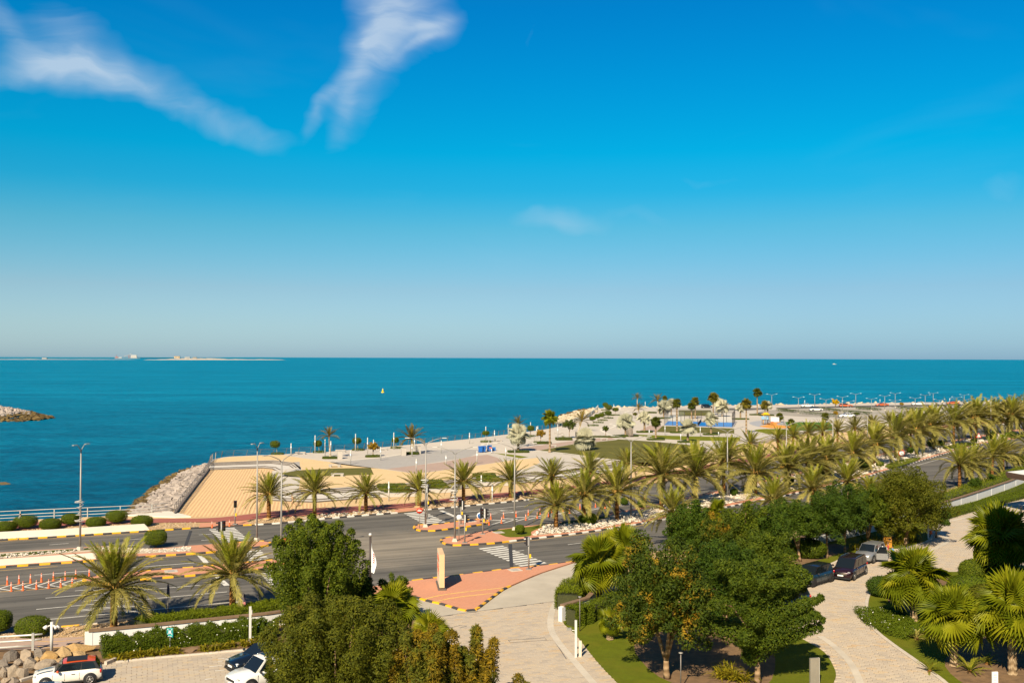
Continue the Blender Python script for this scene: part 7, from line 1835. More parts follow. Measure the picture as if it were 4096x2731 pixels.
# entrance totem
b = P(1763, 2343, .12); hT = HT(b, 1763, 2203); t = thing('totem_sign', 'tall cream totem sign with red lettering on the entrance island', 'sign', b, R(98))
wT, dT = 3.1, .42
mb = MB(); mb.box((0, 0, hT / 2 + .1), (wT, dT, hT - .2)); body = mb.build('slab', 'totem_side', t)
mb = MB(); mb.box((0, 0, .06), (wT + .3, dT + .25, .14)); mb.build('base', 'totem_base', t)
for sy in (-1, 1):
    mb = MB(); mb.box((0, sy * (dT / 2 + .006), hT / 2 + .12), (wT - .08, .012, hT - .3)); mb.build('face_panel', 'totem_face', t)
    mb = MB(); yy = sy * (dT / 2 + .018)
    def stroke(pts, w=.085):
        for (x0, z0), (x1, z1) in zip(pts, pts[1:]):
            L_ = math.hypot(x1 - x0, z1 - z0); mb.box(((x0 + x1) / 2, yy, (z0 + z1) / 2), (L_ + w * .5, .012, w), ry=-math.atan2(z1 - z0, x1 - x0))
    for k, (z0, sc_) in enumerate(((hT * .78, 1.0), (hT * .5, .85))):
        x = -1.05
        for q in range(6):       # flowing script strokes
            a_ = .34 * sc_; ph = q * 1.7
            stroke([(x, z0), (x + .1, z0 - .10 * sc_), (x + .22, z0 + .02), (x + .27, z0 + (a_ if q % 2 else .16)), (x + .33, z0 - .02)]); x += .35
            mb.box((x - .2, yy, z0 + (.36 if q % 3 else -.24) * sc_), (.07, .012, .07), ry=R(45))
        for q in range(9): mb.box((-1.0 + q * .24, yy, z0 - .42 * sc_), (.16, .012, .05 if q % 2 else .075))
    mb.build('lettering', 'letters_red', t)
# flag on its pole
b = P(1480, 2400); hT = HT(b, 1482, 2132); t = thing('flag_pole', 'dark flag pole with a silver ball behind the lobed tree', 'flag pole', b)
mb = MB(); mb.tube([(0, 0, 0), (0, 0, hT - .25)], [.12, .09], 10); mb.build('pole', 'metal_dark', t)
mb = MB(); mb.ball((0, 0, hT - .12), .16, 12); mb.build('finial', 'metal_light', t)
mb = MB(); N, M = 10, 16; z1 = HT(b, 1482, 2170); z0 = HT(b, 1490, 2290)
vs = []
for j in range(M + 1):
    f = j / M; zz = z1 + (z0 - z1) * f; wd = (.12 + .95 * math.sin(min(1, f * 1.25) * math.pi * .62)) * (1 - .35 * max(0, f - .7) / .3)
    for i in range(N + 1):
        g = i / N; vs.append((.1 + wd * g * .40, .18 * math.sin(g * 9 + f * 3) * g * .6 - .03, zz - .5 * g * (1 - f) + .06 * math.sin(g * 7)))
mb.add(vs, [(j * (N + 1) + i, j * (N + 1) + i + 1, (j + 1) * (N + 1) + i + 1, (j + 1) * (N + 1) + i) for j in range(M) for i in range(N)], sm=True)
o = mb.build('flag', 'flag_white', None, b); tag(o, 'limp white flag with small red marks hanging from the pole', 'flag')
mb = MB()
for q in range(5): mb.box((.28 + .03 * (q % 2), -.10, z1 - .9 - q * .17), (.12, .01, .06), ry=R(20))
mb.build('red_mark', 'sign_red', o)
# feather banners
for px, top, lb, hw in (((671, 2474), 2331, 'dark feather banner furled on a tall post by the near palms', .12), ((972, 2446), 2370, 'dark feather banner with a pink foot beside the second palm', .2)):
    b = P(*px); h = HT(b, px[0], top); t = thing('feather_banner', lb, 'banner', b); mb = MB(); mb.tube([(0, 0, 0), (0, 0, h)], [.04, .02], 6); mb.build('mast', 'metal_pole', t)
    lo = h * .62 if hw < .15 else .35
    mb = MB(); n = 12; vs = []
    for i in range(n + 1):
        f = i / n; w = hw * math.sin(max(.02, (1 - f)) ** .5 * math.pi / 2) + .01
        for y in (-.012, .012): vs += [(-w * .7, y, lo + (h - lo) * f), (w, y, lo + (h - lo) * f)]
    fs = []
    for i in range(n):
        a = i * 4; fs += [(a, a + 1, a + 5, a + 4), (a + 3, a + 2, a + 6, a + 7), (a + 1, a + 3, a + 7, a + 5), (a + 2, a, a + 4, a + 6)]
    mb.add(vs, fs); mb.build('cloth', 'banner_dark', t)
    if hw > .15: mb = MB(); mb.box((.03, 0, .55), (.32, .03, .45), taper=.95); mb.build('foot_panel', 'banner_pink', t)
# lamp with four floodlights, white poles, garden lamps
b = P(206, 2612); h = HT(b, 206, 2486); t = thing('floodlight_post', 'white post with small floodlights beside the boulders', 'lamp post', b); mb = MB(); mb.tube([(0, 0, 0), (0, 0, h)], .10, 10); mb.build('post', 'metal_white', t)
for s, yw in ((-1, 0), (1, 0), (-1, 1.2), (1, 1.2)):
    d = Vector((s * math.cos(yw * .6), -math.sin(yw * .6) * .5, 0)); mb = MB(); p = d * .32 + Vector((0, 0, h - .3)); mb.tube([(0, 0, h - .18), tuple(p)], .035, 6); a_ = mb.build('bracket', 'metal_white', t)
    mb = MB(); mb.tube([tuple(p + Vector((0, 0, .05))), tuple(p + d * .2 + Vector((0, 0, -.12)))], [.07, .12], 10); mb.build('floodlight', 'metal_white', a_)
for px, top, w, lb in (((1000, 2573), 2424, .10, 'plain white post standing in the flower bed'), ((1795, 2680), 2520, .12, 'white post behind the rusty trees')):
    b = P(*px); h = HT(b, px[0], top); t = thing('white_post', lb, 'post', b, .3); mb = MB(); mb.box((0, 0, h / 2), (w * 1.6, w, h)); mb.build('shaft', 'metal_white', t); mb = MB(); mb.box((.1, 0, h - .4), (.06, .1, .3)); mb.build('reader', 'metal_white', t)
b = P(2303, 2629); h = HT(b, 2303, 2479); t = thing('camera_post', 'white post with a camera arm at the lawn edge', 'post', b); mb = MB(); mb.box((0, 0, h / 2), (.15, .15, h)); mb.build('post', 'metal_white', t)
mb = MB(); mb.tube([(0, 0, h * .72), (-.32, -.05, h * .74)], .03, 6); a_ = mb.build('arm', 'metal_white', t); mb = MB(); mb.box((-.45, -.08, h * .77), (.32, .16, .14), ry=R(-12)); mb.build('camera', 'metal_pole', a_); mb = MB(); mb.box((.3, .1, .55), (.18, .12, 1.1)); mb.build('intercom', 'totem_face', t)
for px, top, lb in (((2319, 2527), 2388, 'thin dark garden lamp before the square hedge'), ((2723, 2760), 2612, 'garden lamp beside the forked trunk')):
    b = P(*px); h = HT(b, px[0], top); t = thing('garden_lamp', lb, 'lamp', b); mb = MB(); mb.tube([(0, 0, 0), (0, 0, h)], .035, 8); mb.build('post', 'metal_rail', t); mb = MB(); mb.lathe((0, 0, h - .02), [(.05, 0), (.13, .04), (.13, .09), (.02, .10)], 12); mb.build('head', 'metal_pole', t)
b = P(3713, 2156); h = HT(b, 3713, 2052); t = thing('camera_post', 'tall white post with a camera at the bend of the upper drive', 'post', b); mb = MB(); mb.box((0, 0, h / 2), (.16, .16, h)); mb.build('post', 'metal_white', t); mb = MB(); mb.box((.2, 0, h - .15), (.4, .12, .12)); mb.build('camera', 'metal_white', t)
# orange lifebuoy-like hose reel behind that post
b = P(3719, 2138); t = thing('traffic_cone_drum', 'orange round drum beside the tall white post', 'drum', b); mb = MB(); mb.lathe((0, 0, 0), [(.30, 0), (.30, .25), (.24, .3), (.30, .5), (.30, .8), (.22, .95), (0, 1.0)], 14); mb.build('shell', 'orange_plastic', t); mb = MB(); mb.lathe((0, 0, .52), [(.306, 0), (.306, .16)], 14); mb.build('band', 'sign_white', t)
b = P(3551, 2190); t = thing('litter_bin', 'orange wooden litter bin behind the silver car', 'bin', b, .2); mb = MB(); mb.box((0, 0, .62), (.62, .55, 1.24)); mb.build('body', 'orange_bin', t); mb = MB(); mb.box((0, 0, 1.27), (.7, .62, .08)); mb.build('lid', 'metal_dark', t); mb = MB(); mb.box((.08, -.28, .95), (.3, .03, .16)); mb.build('slot', 'black_plastic', t)
b = P(3257, 2745); hT = HT(b, 3257, 2630); t = thing('panel_sign', 'blank grey metal panel sign on the lawn nose', 'sign', b, R(12)); mb = MB(); mb.box((0, 0, hT / 2), (.58, .14, hT)); mb.build('panel', 'grey_panel', t); mb = MB(); mb.box((.31, 0, hT / 2), (.03, .16, hT + .02)); mb.build('edge_trim', 'metal_light', t)
b = P(3980, 2790); hT = HT(b, 3977, 2685); t = thing('notice_sign', 'small white notice board in the shade at the bottom right', 'sign', b, R(8)); mb = MB(); mb.box((0, 0, hT / 2), (.36, .08, hT)); mb.build('board', 'sign_white', t)
mb = MB(); mb.box((-.01, -.046, hT - .17), (.2, .01, .03))
for k in range(5): mb.box((-.02, -.046, hT - .32 - k * .09), (.24 - .03 * (k % 3), .01, .012))
mb.build('text_lines', 'metal_rail', t)
# wheel stop
b = P(442, 2652); mb = MB(); mb.box((0, 0, .14), (.9, .22, .24), R(70)); o = mb.build('wheel_stop', 'kerb_stone', None, b); tag(o, 'loose kerb stone behind the white hatchback', 'kerb stone')
b = P(108, 2724); mb = MB(); mb.box((0, 0, .14), (.9, .22, .24), R(60)); o = mb.build('wheel_stop', 'kerb_stone', None, b); tag(o, 'loose kerb stone at the nose of the white hatchback', 'kerb stone')

# ---- orange lane bollards
def bollard_proto():
    t = thing('lane_bollard', 'x', 'bollard', (0, 0, 0), 0, 'orange lane bollards')
    mb = MB(); mb.lathe((0, 0, 0), [(.13, 0), (.13, .03), (.09, .05), (.065, .4), (.05, .78), (.03, .80)], 10); mb.build('post', 'orange_plastic', t)
    for z in (.46, .60, .72):
        mb = MB(); mb.lathe((0, 0, z), [(.0655, 0), (.0645, .055)], 10); mb.build('reflector', 'sign_white' if z != .72 else 'metal_pole', t)
    return t
proto_b = bollard_proto(); first = True
ROWS = [('far row of the left hatched strip', [(29, 2339), (76, 2334), (122, 2331), (166, 2327), (214, 2322), (261, 2319), (303, 2313), (357, 2307)]), ('near row of the left hatched strip', [(45, 2364), (92, 2361), (146, 2356), (195, 2352), (243, 2349), (289, 2345)]),
        ('far row of the right hatched strip', [(1911, 2080), (1963, 2077), (2014, 2072), (2064, 2067), (2113, 2062), (2160, 2056), (2206, 2050), (2252, 2045), (2320, 2036), (2360, 2030), (2382, 2028), (2438, 2024), (2475, 2020), (2578, 2001)]), ('near row of the right hatched strip', [(1956, 2099), (2006, 2092), (2103, 2080), (2149, 2072), (2194, 2066), (2278, 2052), (2420, 2033)]), ('pair guarding the left crossing', [(848, 2110), (918, 2104)])]
for rn, pts in ROWS:
    for i, q in enumerate(pts):
        b = P(*q); lb = 'orange striped bollard, %s from the left in the %s' % (nth(i), rn)
        if first: proto_b.location = b; proto_b['label'] = lb; first = False
        else: dup(proto_b, b, random.uniform(0, 6), lb)

# ---- benches, planters, bins on the promenade
BEN = [(1202, 1816, 2.0, 'stone bench near the sea edge, leftmost'), (1362, 1807, 2.0, 'stone bench beyond the leaning palm'), (1529, 1799, 2.0, 'stone bench right of the yellow tree'), (1339, 1867, 2.4, 'stone bench behind the small olive lawn'), (1350, 1904, 2.5, 'stone bench in front of the small olive lawn'), (1993, 1764, 1.6, 'stone bench left of the first silver palm'), (2208, 1787, 1.7, 'stone bench at the top corner of the big lawn'), (2236, 1735, 1.8, 'stone bench by the sea behind the golden tree'), (2415, 1759, 1.6, 'stone bench on the rose paving above the big lawn')]
for x, y, w, lb in BEN:
    b = P(x, y, PZ); w = w * MPP(b) / .05; t = thing('bench', lb, 'bench', b, R(4), 'stone benches'); mb = MB(); mb.box((0, 0, .40), (w, .75, .12)); mb.build('seat', 'bench_stone', t)
    for s in (-1, 1): mb = MB(); mb.box((s * w * .36, 0, .17), (w * .22, .65, .34)); mb.build('leg', 'pave_grey_dark', t)
for x, y, w, h, lb in ((1359, 1834, .9, 1.5, 'square stone planter right of the leaning palm'), (1614, 1821, .9, 1.5, 'square stone planter left of the feather palm'), (1673, 1814, .9, 1.5, 'square stone planter right of the feather palm'), (2145, 1772, .9, 1.5, 'grey stone stele left of the golden tree'), (2310, 1752, .8, 1.5, 'dark stele beside the airy tree')):
    b = P(x, y, PZ); t = thing('stone_planter', lb, 'planter', b, R(15), 'stone planters'); mb = MB(); mb.box((0, 0, h / 2), (w, w, h), taper=1.04); mb.build('block', 'bench_stone' if 'dark' not in lb else 'step_nosing', t); mb = MB(); mb.box((0, 0, h + .03), (w * 1.1, w * 1.1, .07)); mb.build('rim', 'pave_grey_dark', t)
b = P(2521, 1747, PZ); o = ob('standing_stone', hull_mesh('standing_stone', 'boulder_grey', 555, 18, 1.0), None, (b.x, b.y, b.z + 1.1)); o.scale = (1.1, .5, 1.3); tag(o, 'standing grey boulder beside the silver palm', 'boulder')
for i, (x, y) in enumerate(((1922, 1809), (1934, 1808), (1957, 1805))):
    b = P(x, y, PZ); t = thing('wheelie_bin', '%s blue wheelie bin from the left on the promenade' % nth(i), 'bin', b, .1 * i, 'blue wheelie bins'); mb = MB(); mb.box((0, 0, .65), (.78, .8, 1.05), taper=1.15); mb.build('body', 'blue_plastic', t); mb = MB(); mb.box((0, .04, 1.24), (.98, 1.02, .14), rx=R(-5)); mb.build('lid', 'blue_plastic', t)
    for s in (-1, 1): mb = MB(); mb.lathe((s * .4, .35, .14), [(.14, -.05), (.14, .05)], 10, 0, 'X'); mb.build('wheel', 'tyre', t)
b = P(1976, 1802, PZ); t = thing('tool_box', 'small blue crate beside the worker', 'crate', b); mb = MB(); mb.box((0, 0, .35), (.7, .6, .7)); mb.build('tub', 'blue_plastic', t); mb = MB(); mb.box((0, 0, .72), (.76, .66, .06)); mb.build('rim', 'cloth_sky', t)
b = P(1938, 1807, PZ); mb = MB(); mb.tube([(0, -.3, 0), (.9, .1, 2.3)], .05, 6); mb.box((0, -.3, .05), (.5, .12, .12)); o = mb.build('broom', 'metal_white', None, b); tag(o, 'pale broom leaning on the blue bins', 'broom')

# ---- padel court
t = thing('padel_court', 'blue floored padel court with glass walls and dark frame', 'sports court')
q = PL([(2657, 1700), (2668, 1689), (2929, 1695), (2929, 1707), (2777, 1705)], PZ)
c0, c1, c2, c3 = P(2657, 1700, PZ), P(2929, 1708, PZ), P(2940, 1690, PZ), P(2672, 1684, PZ)
mb = MB(); mb.add([(p.x, p.y, PZ + .02) for p in (c0, c1, c2, c3)], [(0, 1, 2, 3)]); mb.build('floor', 'court_blue', t)
mb = MB()
for f in (.3, .5, .7):
    a, bb = c0.lerp(c1, f), c3.lerp(c2, f); d = (c1 - c0).normalized() * .08; mb.add([(p.x, p.y, PZ + .03) for p in (a - d, a + d, bb + d, bb - d)], [(0, 1, 2, 3)])
mb.build('court_lines', 'paint_white', t)
corners = [c0, c1, c2, c3]
for k in range(4):
    A, B = corners[k], corners[(k + 1) % 4]; n = 8 if k % 2 == 0 else 4
    for i in range(n):
        p, r_ = A.lerp(B, i / n), A.lerp(B, (i + 1) / n)
        hh = 4.0 if (k % 2 or i in (0, n - 1)) else 3.0
        mb = MB(); mb.box((p.x, p.y, PZ + hh / 2), (.12, .12, hh)); mb.build('frame_post', 'metal_dark', t)
        if k % 2 or i in (0, 1, n - 1, n - 2):
            mb = MB(); mb.add([(p.x, p.y, PZ + .05), (r_.x, r_.y, PZ + .05), (r_.x, r_.y, PZ + 3), (p.x, p.y, PZ + 3)], [(0, 1, 2, 3)]); mb.build('glass_pane', 'clear_glass', t)
        if k == 2 or k % 2:
            mb = MB(); mb.add([(p.x, p.y, PZ + 3), (r_.x, r_.y, PZ + 3), (r_.x, r_.y, PZ + 4), (p.x, p.y, PZ + 4)], [(0, 1, 2, 3)]); mb.build('mesh_panel', 'mesh_net', t)
        mb = MB(); mb.tube([(p.x, p.y, PZ + 3.0), (r_.x, r_.y, PZ + 3.0)], .05, 5); mb.build('frame_rail', 'metal_dark', t)
m0, m1 = c0.lerp(c1, .5), c3.lerp(c2, .5); mb = MB(); mb.add([(m0.x, m0.y, PZ + .05), (m1.x, m1.y, PZ + .05), (m1.x, m1.y, PZ + .95), (m0.x, m0.y, PZ + .95)], [(0, 1, 2, 3)]); mb.build('net', 'banner_dark', t)

# ---- playground
flat('play_surface', None, PZ + .008, 'play_grey', 'round grey playground surface', world=smooth(PL([(2996, 1692), (3030, 1683), (3090, 1682), (3150, 1690), (3160, 1702), (3110, 1710), (3040, 1707)], PZ), 4, True))
flat('play_surface', None, PZ + .014, 'play_orange', 'orange swirl on the playground surface', world=smooth(PL([(3040, 1703), (3090, 1698), (3150, 1703), (3160, 1710), (3100, 1713), (3060, 1709)], PZ), 4, True))
flat('play_surface', None, PZ + .014, 'play_orange', 'orange patch under the play tower', world=smooth(PL([(3055, 1695), (3085, 1690), (3110, 1692), (3105, 1698), (3075, 1699)], PZ), 4, True))
b = P(3062, 1697, PZ); t = thing('play_tower', 'little play tower with yellow roof and slide', 'playground tower', b)
for sx in (-1, 1):
    for sy in (-1, 1): mb = MB(); mb.tube([(sx * .8, sy * .8, 0), (sx * .8, sy * .8, 2.9)], .09, 6); mb.build('post', 'play_yellow' if sx < 0 else 'metal_dark', t)
mb = MB(); mb.box((0, 0, 1.4), (1.8, 1.8, .15)); mb.build('deck', 'metal_dark', t)
mb = MB(); mb.add([(-1.1, -1.1, 2.9), (1.1, -1.1, 2.9), (1.1, 1.1, 2.9), (-1.1, 1.1, 2.9), (-.3, 0, 3.5), (.5, 0, 3.5)], [(0, 1, 5, 4), (1, 2, 5), (2, 3, 4, 5), (3, 0, 4), (3, 2, 1, 0)]); mb.build('roof', 'play_yellow', t)
for x, z, hh in ((-.95, 2.0, 1.0), (.2, 2.0, 1.1)): mb = MB(); mb.box((x, -.85, z), (.9, .08, hh)); mb.build('panel', 'play_blue', t)
mb = MB(); mb.strip([Vector((.8, -.5, 1.45)), Vector((1.6, -.6, .6)), Vector((2.3, -.7, .1))], [Vector((.8, .3, 1.45)), Vector((1.6, .2, .6)), Vector((2.3, .1, .1))]); mb.build('slide', 'play_yellow', t)
b = P(3100, 1698, PZ); t = thing('swing_frame', 'grey swing frame right of the play tower', 'swing', b)
for x in (-2.6, 2.6):
    for s in (-1, 1): mb = MB(); mb.tube([(x, s * .8, 0), (x, 0, 2.4)], .06, 6); mb.build('leg', 'metal_pole', t)
mb = MB(); mb.tube([(-2.6, 0, 2.4), (2.6, 0, 2.4)], .06, 6); mb.build('crossbar', 'metal_pole', t)
for x in (-1, 1):
    mb = MB(); mb.box((x, 0, .5), (.7, .25, .05)); mb.build('seat', 'tyre', t)
    for s in (-.3, .3): mb = MB(); mb.tube([(x + s, 0, .5), (x + s, 0, 2.4)], .02, 4); mb.build('chain', 'metal_pole', t)
b = P(3099, 1690, PZ); t = thing('play_house', 'white and red playhouse panel', 'playhouse', b); mb = MB(); mb.box((0, 0, .9), (2.4, .8, 1.5)); mb.build('wall', 'sign_white', t); mb = MB(); mb.box((0, 0, .15), (2.6, 1.0, .3)); mb.build('base', 'car_orange', t)

# ================================================================== hotel canopy and wing
c = P(4015, 1922, 5.2); t = thing('porch_canopy', 'brown edged flat canopy roof entering at the right edge', 'canopy')
cp = [P(4022, 1886, 5.2), P(4150, 1908, 5.2), Vector((62, 105, 5.2)), Vector((72, 128, 5.2)), P(4110, 1876, 5.2)]
mb = MB(); mb.prism(cp, 4.75, 5.2); mb.build('fascia', 'canopy_brown', t); 
ctr = sum((Vector(p) for p in cp), Vector()) / len(cp)
inn = [ctr + (Vector(p) - ctr) * .94 for p in cp]
mb = MB(); mb.prism(inn, 5.19, 5.24); mb.build('roof_sheet', 'canopy_top', t)
mb = MB(); mb.prism([ctr + (Vector(p) - ctr) * .97 for p in cp], 4.45, 4.75); mb.build('soffit', 'canopy_brown', t)
for p in (Vector((64, 112, 0)), Vector((70, 122, 0))): mb = MB(); mb.box((p.x, p.y, 2.2), (.8, .8, 4.5)); mb.build('column', 'wall_white', t)

t = thing('hotel_wing', 'tall sand coloured hotel wing standing just outside the right edge', 'building', (46, 45, 0))
mb = MB(); mb.box((0, 0, 15.5), (28.6, 31, 31)); mb.build('wall', 'facade', t)
for k in range(8):
    mb = MB(); mb.box((0, 15.7, 3.5 + k * 3.4), (27, .5, .25)); mb.build('balcony', 'wall_white', t)
    for q in range(6): mb = MB(); mb.box((-11.5 + q * 4.6, 15.53, 5.0 + k * 3.4), (2.4, .1, 2.0)); mb.build('window', 'car_glass', t)
# ================================================================== sea things
def island_mesh(name, label, px0, px1, ypx, h, depth, mat, seed, cat='island'):
    rnd = random.Random(seed); mb = MB(); n = 40; a, c = P(px0, ypx, SEA_Z), P(px1, ypx, SEA_Z); vs = []
    for i in range(n + 1):
        f = i / n; p = a.lerp(c, f); e = math.sin(math.pi * f) ** .35 if 0 < f < 1 else 0; hh = h * e * rnd.uniform(.55, 1.0)
        vs += [(p.x, p.y - depth * .1 * e, SEA_Z - 1), (p.x, p.y + depth * .25, SEA_Z + hh), (p.x, p.y + depth * .7, SEA_Z + hh * .8), (p.x, p.y + depth, SEA_Z - 1)]
    fs = [(i * 4 + k, (i + 1) * 4 + k, (i + 1) * 4 + k + 1, i * 4 + k + 1) for i in range(n) for k in range(3)]
    mb.add(vs, fs); o = mb.build(name, mat); tag(o, label, None, None, 'structure'); return o
island_mesh('sandbar', 'long low pale sandbar at the left horizon', -300, 525, 1438, 4.5, 160, 'sandbar', 1)
island_mesh('sandbar', 'broken pale sand island right of the dredger', 565, 1120, 1439.5, 9, 260, 'sandbar', 2)
island_mesh('sandbar', 'second low hump of the sand island', 650, 900, 1438.5, 16, 260, 'sandbar', 3)
island_mesh('sandbar', 'thin far strip of sand behind the dredger', 540, 690, 1431.5, 9, 200, 'sandbar', 4)
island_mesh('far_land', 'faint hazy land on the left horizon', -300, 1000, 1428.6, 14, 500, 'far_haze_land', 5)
for px, w, hh, lb, mt_ in ((700, 22, 7.0, 'small building with dark openings on the sand island', 'totem_side'), (742, 20, 4.5, 'low white building on the sand island', 'ship_white'), (772, 14, 4.0, 'grey shed on the sand island', 'grey_panel'), (165, 18, 4.5, 'low pale structure on the far sand at the left', 'ship_white')):
    b = P(px, 1437.0, SEA_Z); s = MPP(b); b = b + Vector((0, 60, 0)); t = thing('island_building', lb, 'building', (b.x, b.y, SEA_Z + (12 if px > 600 else 3))); mb = MB(); mb.box((0, 0, hh * s * .5), (w * s, 20, hh * s)); mb.build('wall', mt_, t)
    mb = MB(); mb.box((0, 0, hh * s * 1.05), (w * s * 1.06, 22, hh * s * .1)); mb.build('roof', 'coping_brown' if px == 700 else 'ship_white', t)
    for k in (-1, 0, 1): mb = MB(); mb.box((k * w * s * .28, -10.3, hh * s * .5), (w * s * .2, .6, hh * s * .3)); mb.build('window', 'black_plastic', t)
# dredger
b = P(495, 1434.5, SEA_Z); s = MPP(b); t = thing('dredger', 'red hulled dredger with white deckhouse on the left horizon', 'ship', (b.x, b.y + 120, SEA_Z))
mb = MB(); L_ = 98 * s; x0, x1 = -52 * s, 50 * s
mb.prism([(x0, -9), (x1 - 8 * s, -9), (x1, 0), (x1 - 8 * s, 9), (x0, 9)], 0, 3.2 * s); mb.build('hull', 'ship_dark', t)
mb = MB(); mb.box((-44 * s, 0, 4.6 * s), (15 * s, 16, 6 * s), taper=.8); mb.build('forecastle', 'ship_red', t)
mb = MB(); mb.box((-44 * s, 0, 10 * s), (1.2 * s, 3, 12 * s), ry=R(-25)); mb.build('derrick', 'ship_red', t)
for i in range(4): mb = MB(); mb.box((25 * s, 0, (3.4 + i * 3.1 + 1.3) * s), (25 * s - i * .8 * s, 15, 2.6 * s)); mb.build('deckhouse_tier', 'ship_white', t)
mb = MB(); mb.box((25 * s, 0, 9.2 * s), (22 * s, 13, 12.0 * s)); mb.build('deckhouse_core', 'ship_red', t)
mb = MB(); mb.box((-30 * s, 0, 4.5 * s), (14 * s, 12, 3 * s)); mb.build('deck_cabin', 'ship_white', t)
for x, z0, z1 in ((4, 3, 16), (9, 3, 14)): mb = MB(); mb.box((x * s, 0, (z0 + z1) / 2 * s), (1.6 * s, 3, (z1 - z0) * s)); mb.build('crane_tower', 'ship_red', t)
mb = MB(); mb.tube([(4 * s, 0, 15 * s), (18 * s, 0, 21 * s)], 1.0 * s * .8, 5); mb.build('crane_jib', 'ship_white', t)
mb = MB(); mb.tube([(4 * s, 0, 14 * s), (-15 * s, 0, 10.5 * s)], 1.0 * s * .8, 5); mb.build('crane_jib', 'ship_white', t)
# buoy and motor boat
b = P(1531, 1570, SEA_Z); s = MPP(b); t = thing('buoy', 'yellow navigation buoy out on the water', 'buoy', b); mb = MB(); mb.lathe((0, 0, -.4), [(4.5 * s, 0), (6.4 * s, .4), (6.4 * s, 3.5 * s + .2), (3 * s, 4.5 * s + .4)], 14); mb.build('float', 'buoy', t)
mb = MB(); mb.lathe((0, 0, 3.5 * s), [(3.2 * s, 0), (2.6 * s, 9.5 * s), (1.2 * s, 10.5 * s)], 10); mb.build('tower', 'buoy', t); mb = MB(); mb.tube([(0, 0, 13 * s), (0, 0, 17.5 * s)], .8 * s, 6); mb.build('lantern', 'metal_white', t)
b = P(3337, 1457, SEA_Z); s = MPP(b); t = thing('motor_boat', 'tiny white motor boat near the right horizon', 'boat', b); mb = MB(); mb.prism([(-7 * s, -1.3 * s), (4 * s, -1.3 * s), (8 * s, 0), (4 * s, 1.3 * s), (-7 * s, 1.3 * s)], -.2, 1.6 * s); mb.build('hull', 'ship_white', t); mb = MB(); mb.box((-1 * s, 0, 2.5 * s), (5 * s, 1.8 * s, 2.2 * s), taper=.8); mb.build('cabin', 'ship_white', t)
# dark shoal rocks by the left shore
b = P(-8, 1934, SEA_Z); o = ob('shoal_rock', hull_mesh('shoal_rock', 'riprap_wet', 77, 14, .5), None, (b.x, b.y, SEA_Z)); o.scale = (3.0, 2.0, .6); tag(o, 'dark wet rock just breaking the surface at the left edge', 'rock')

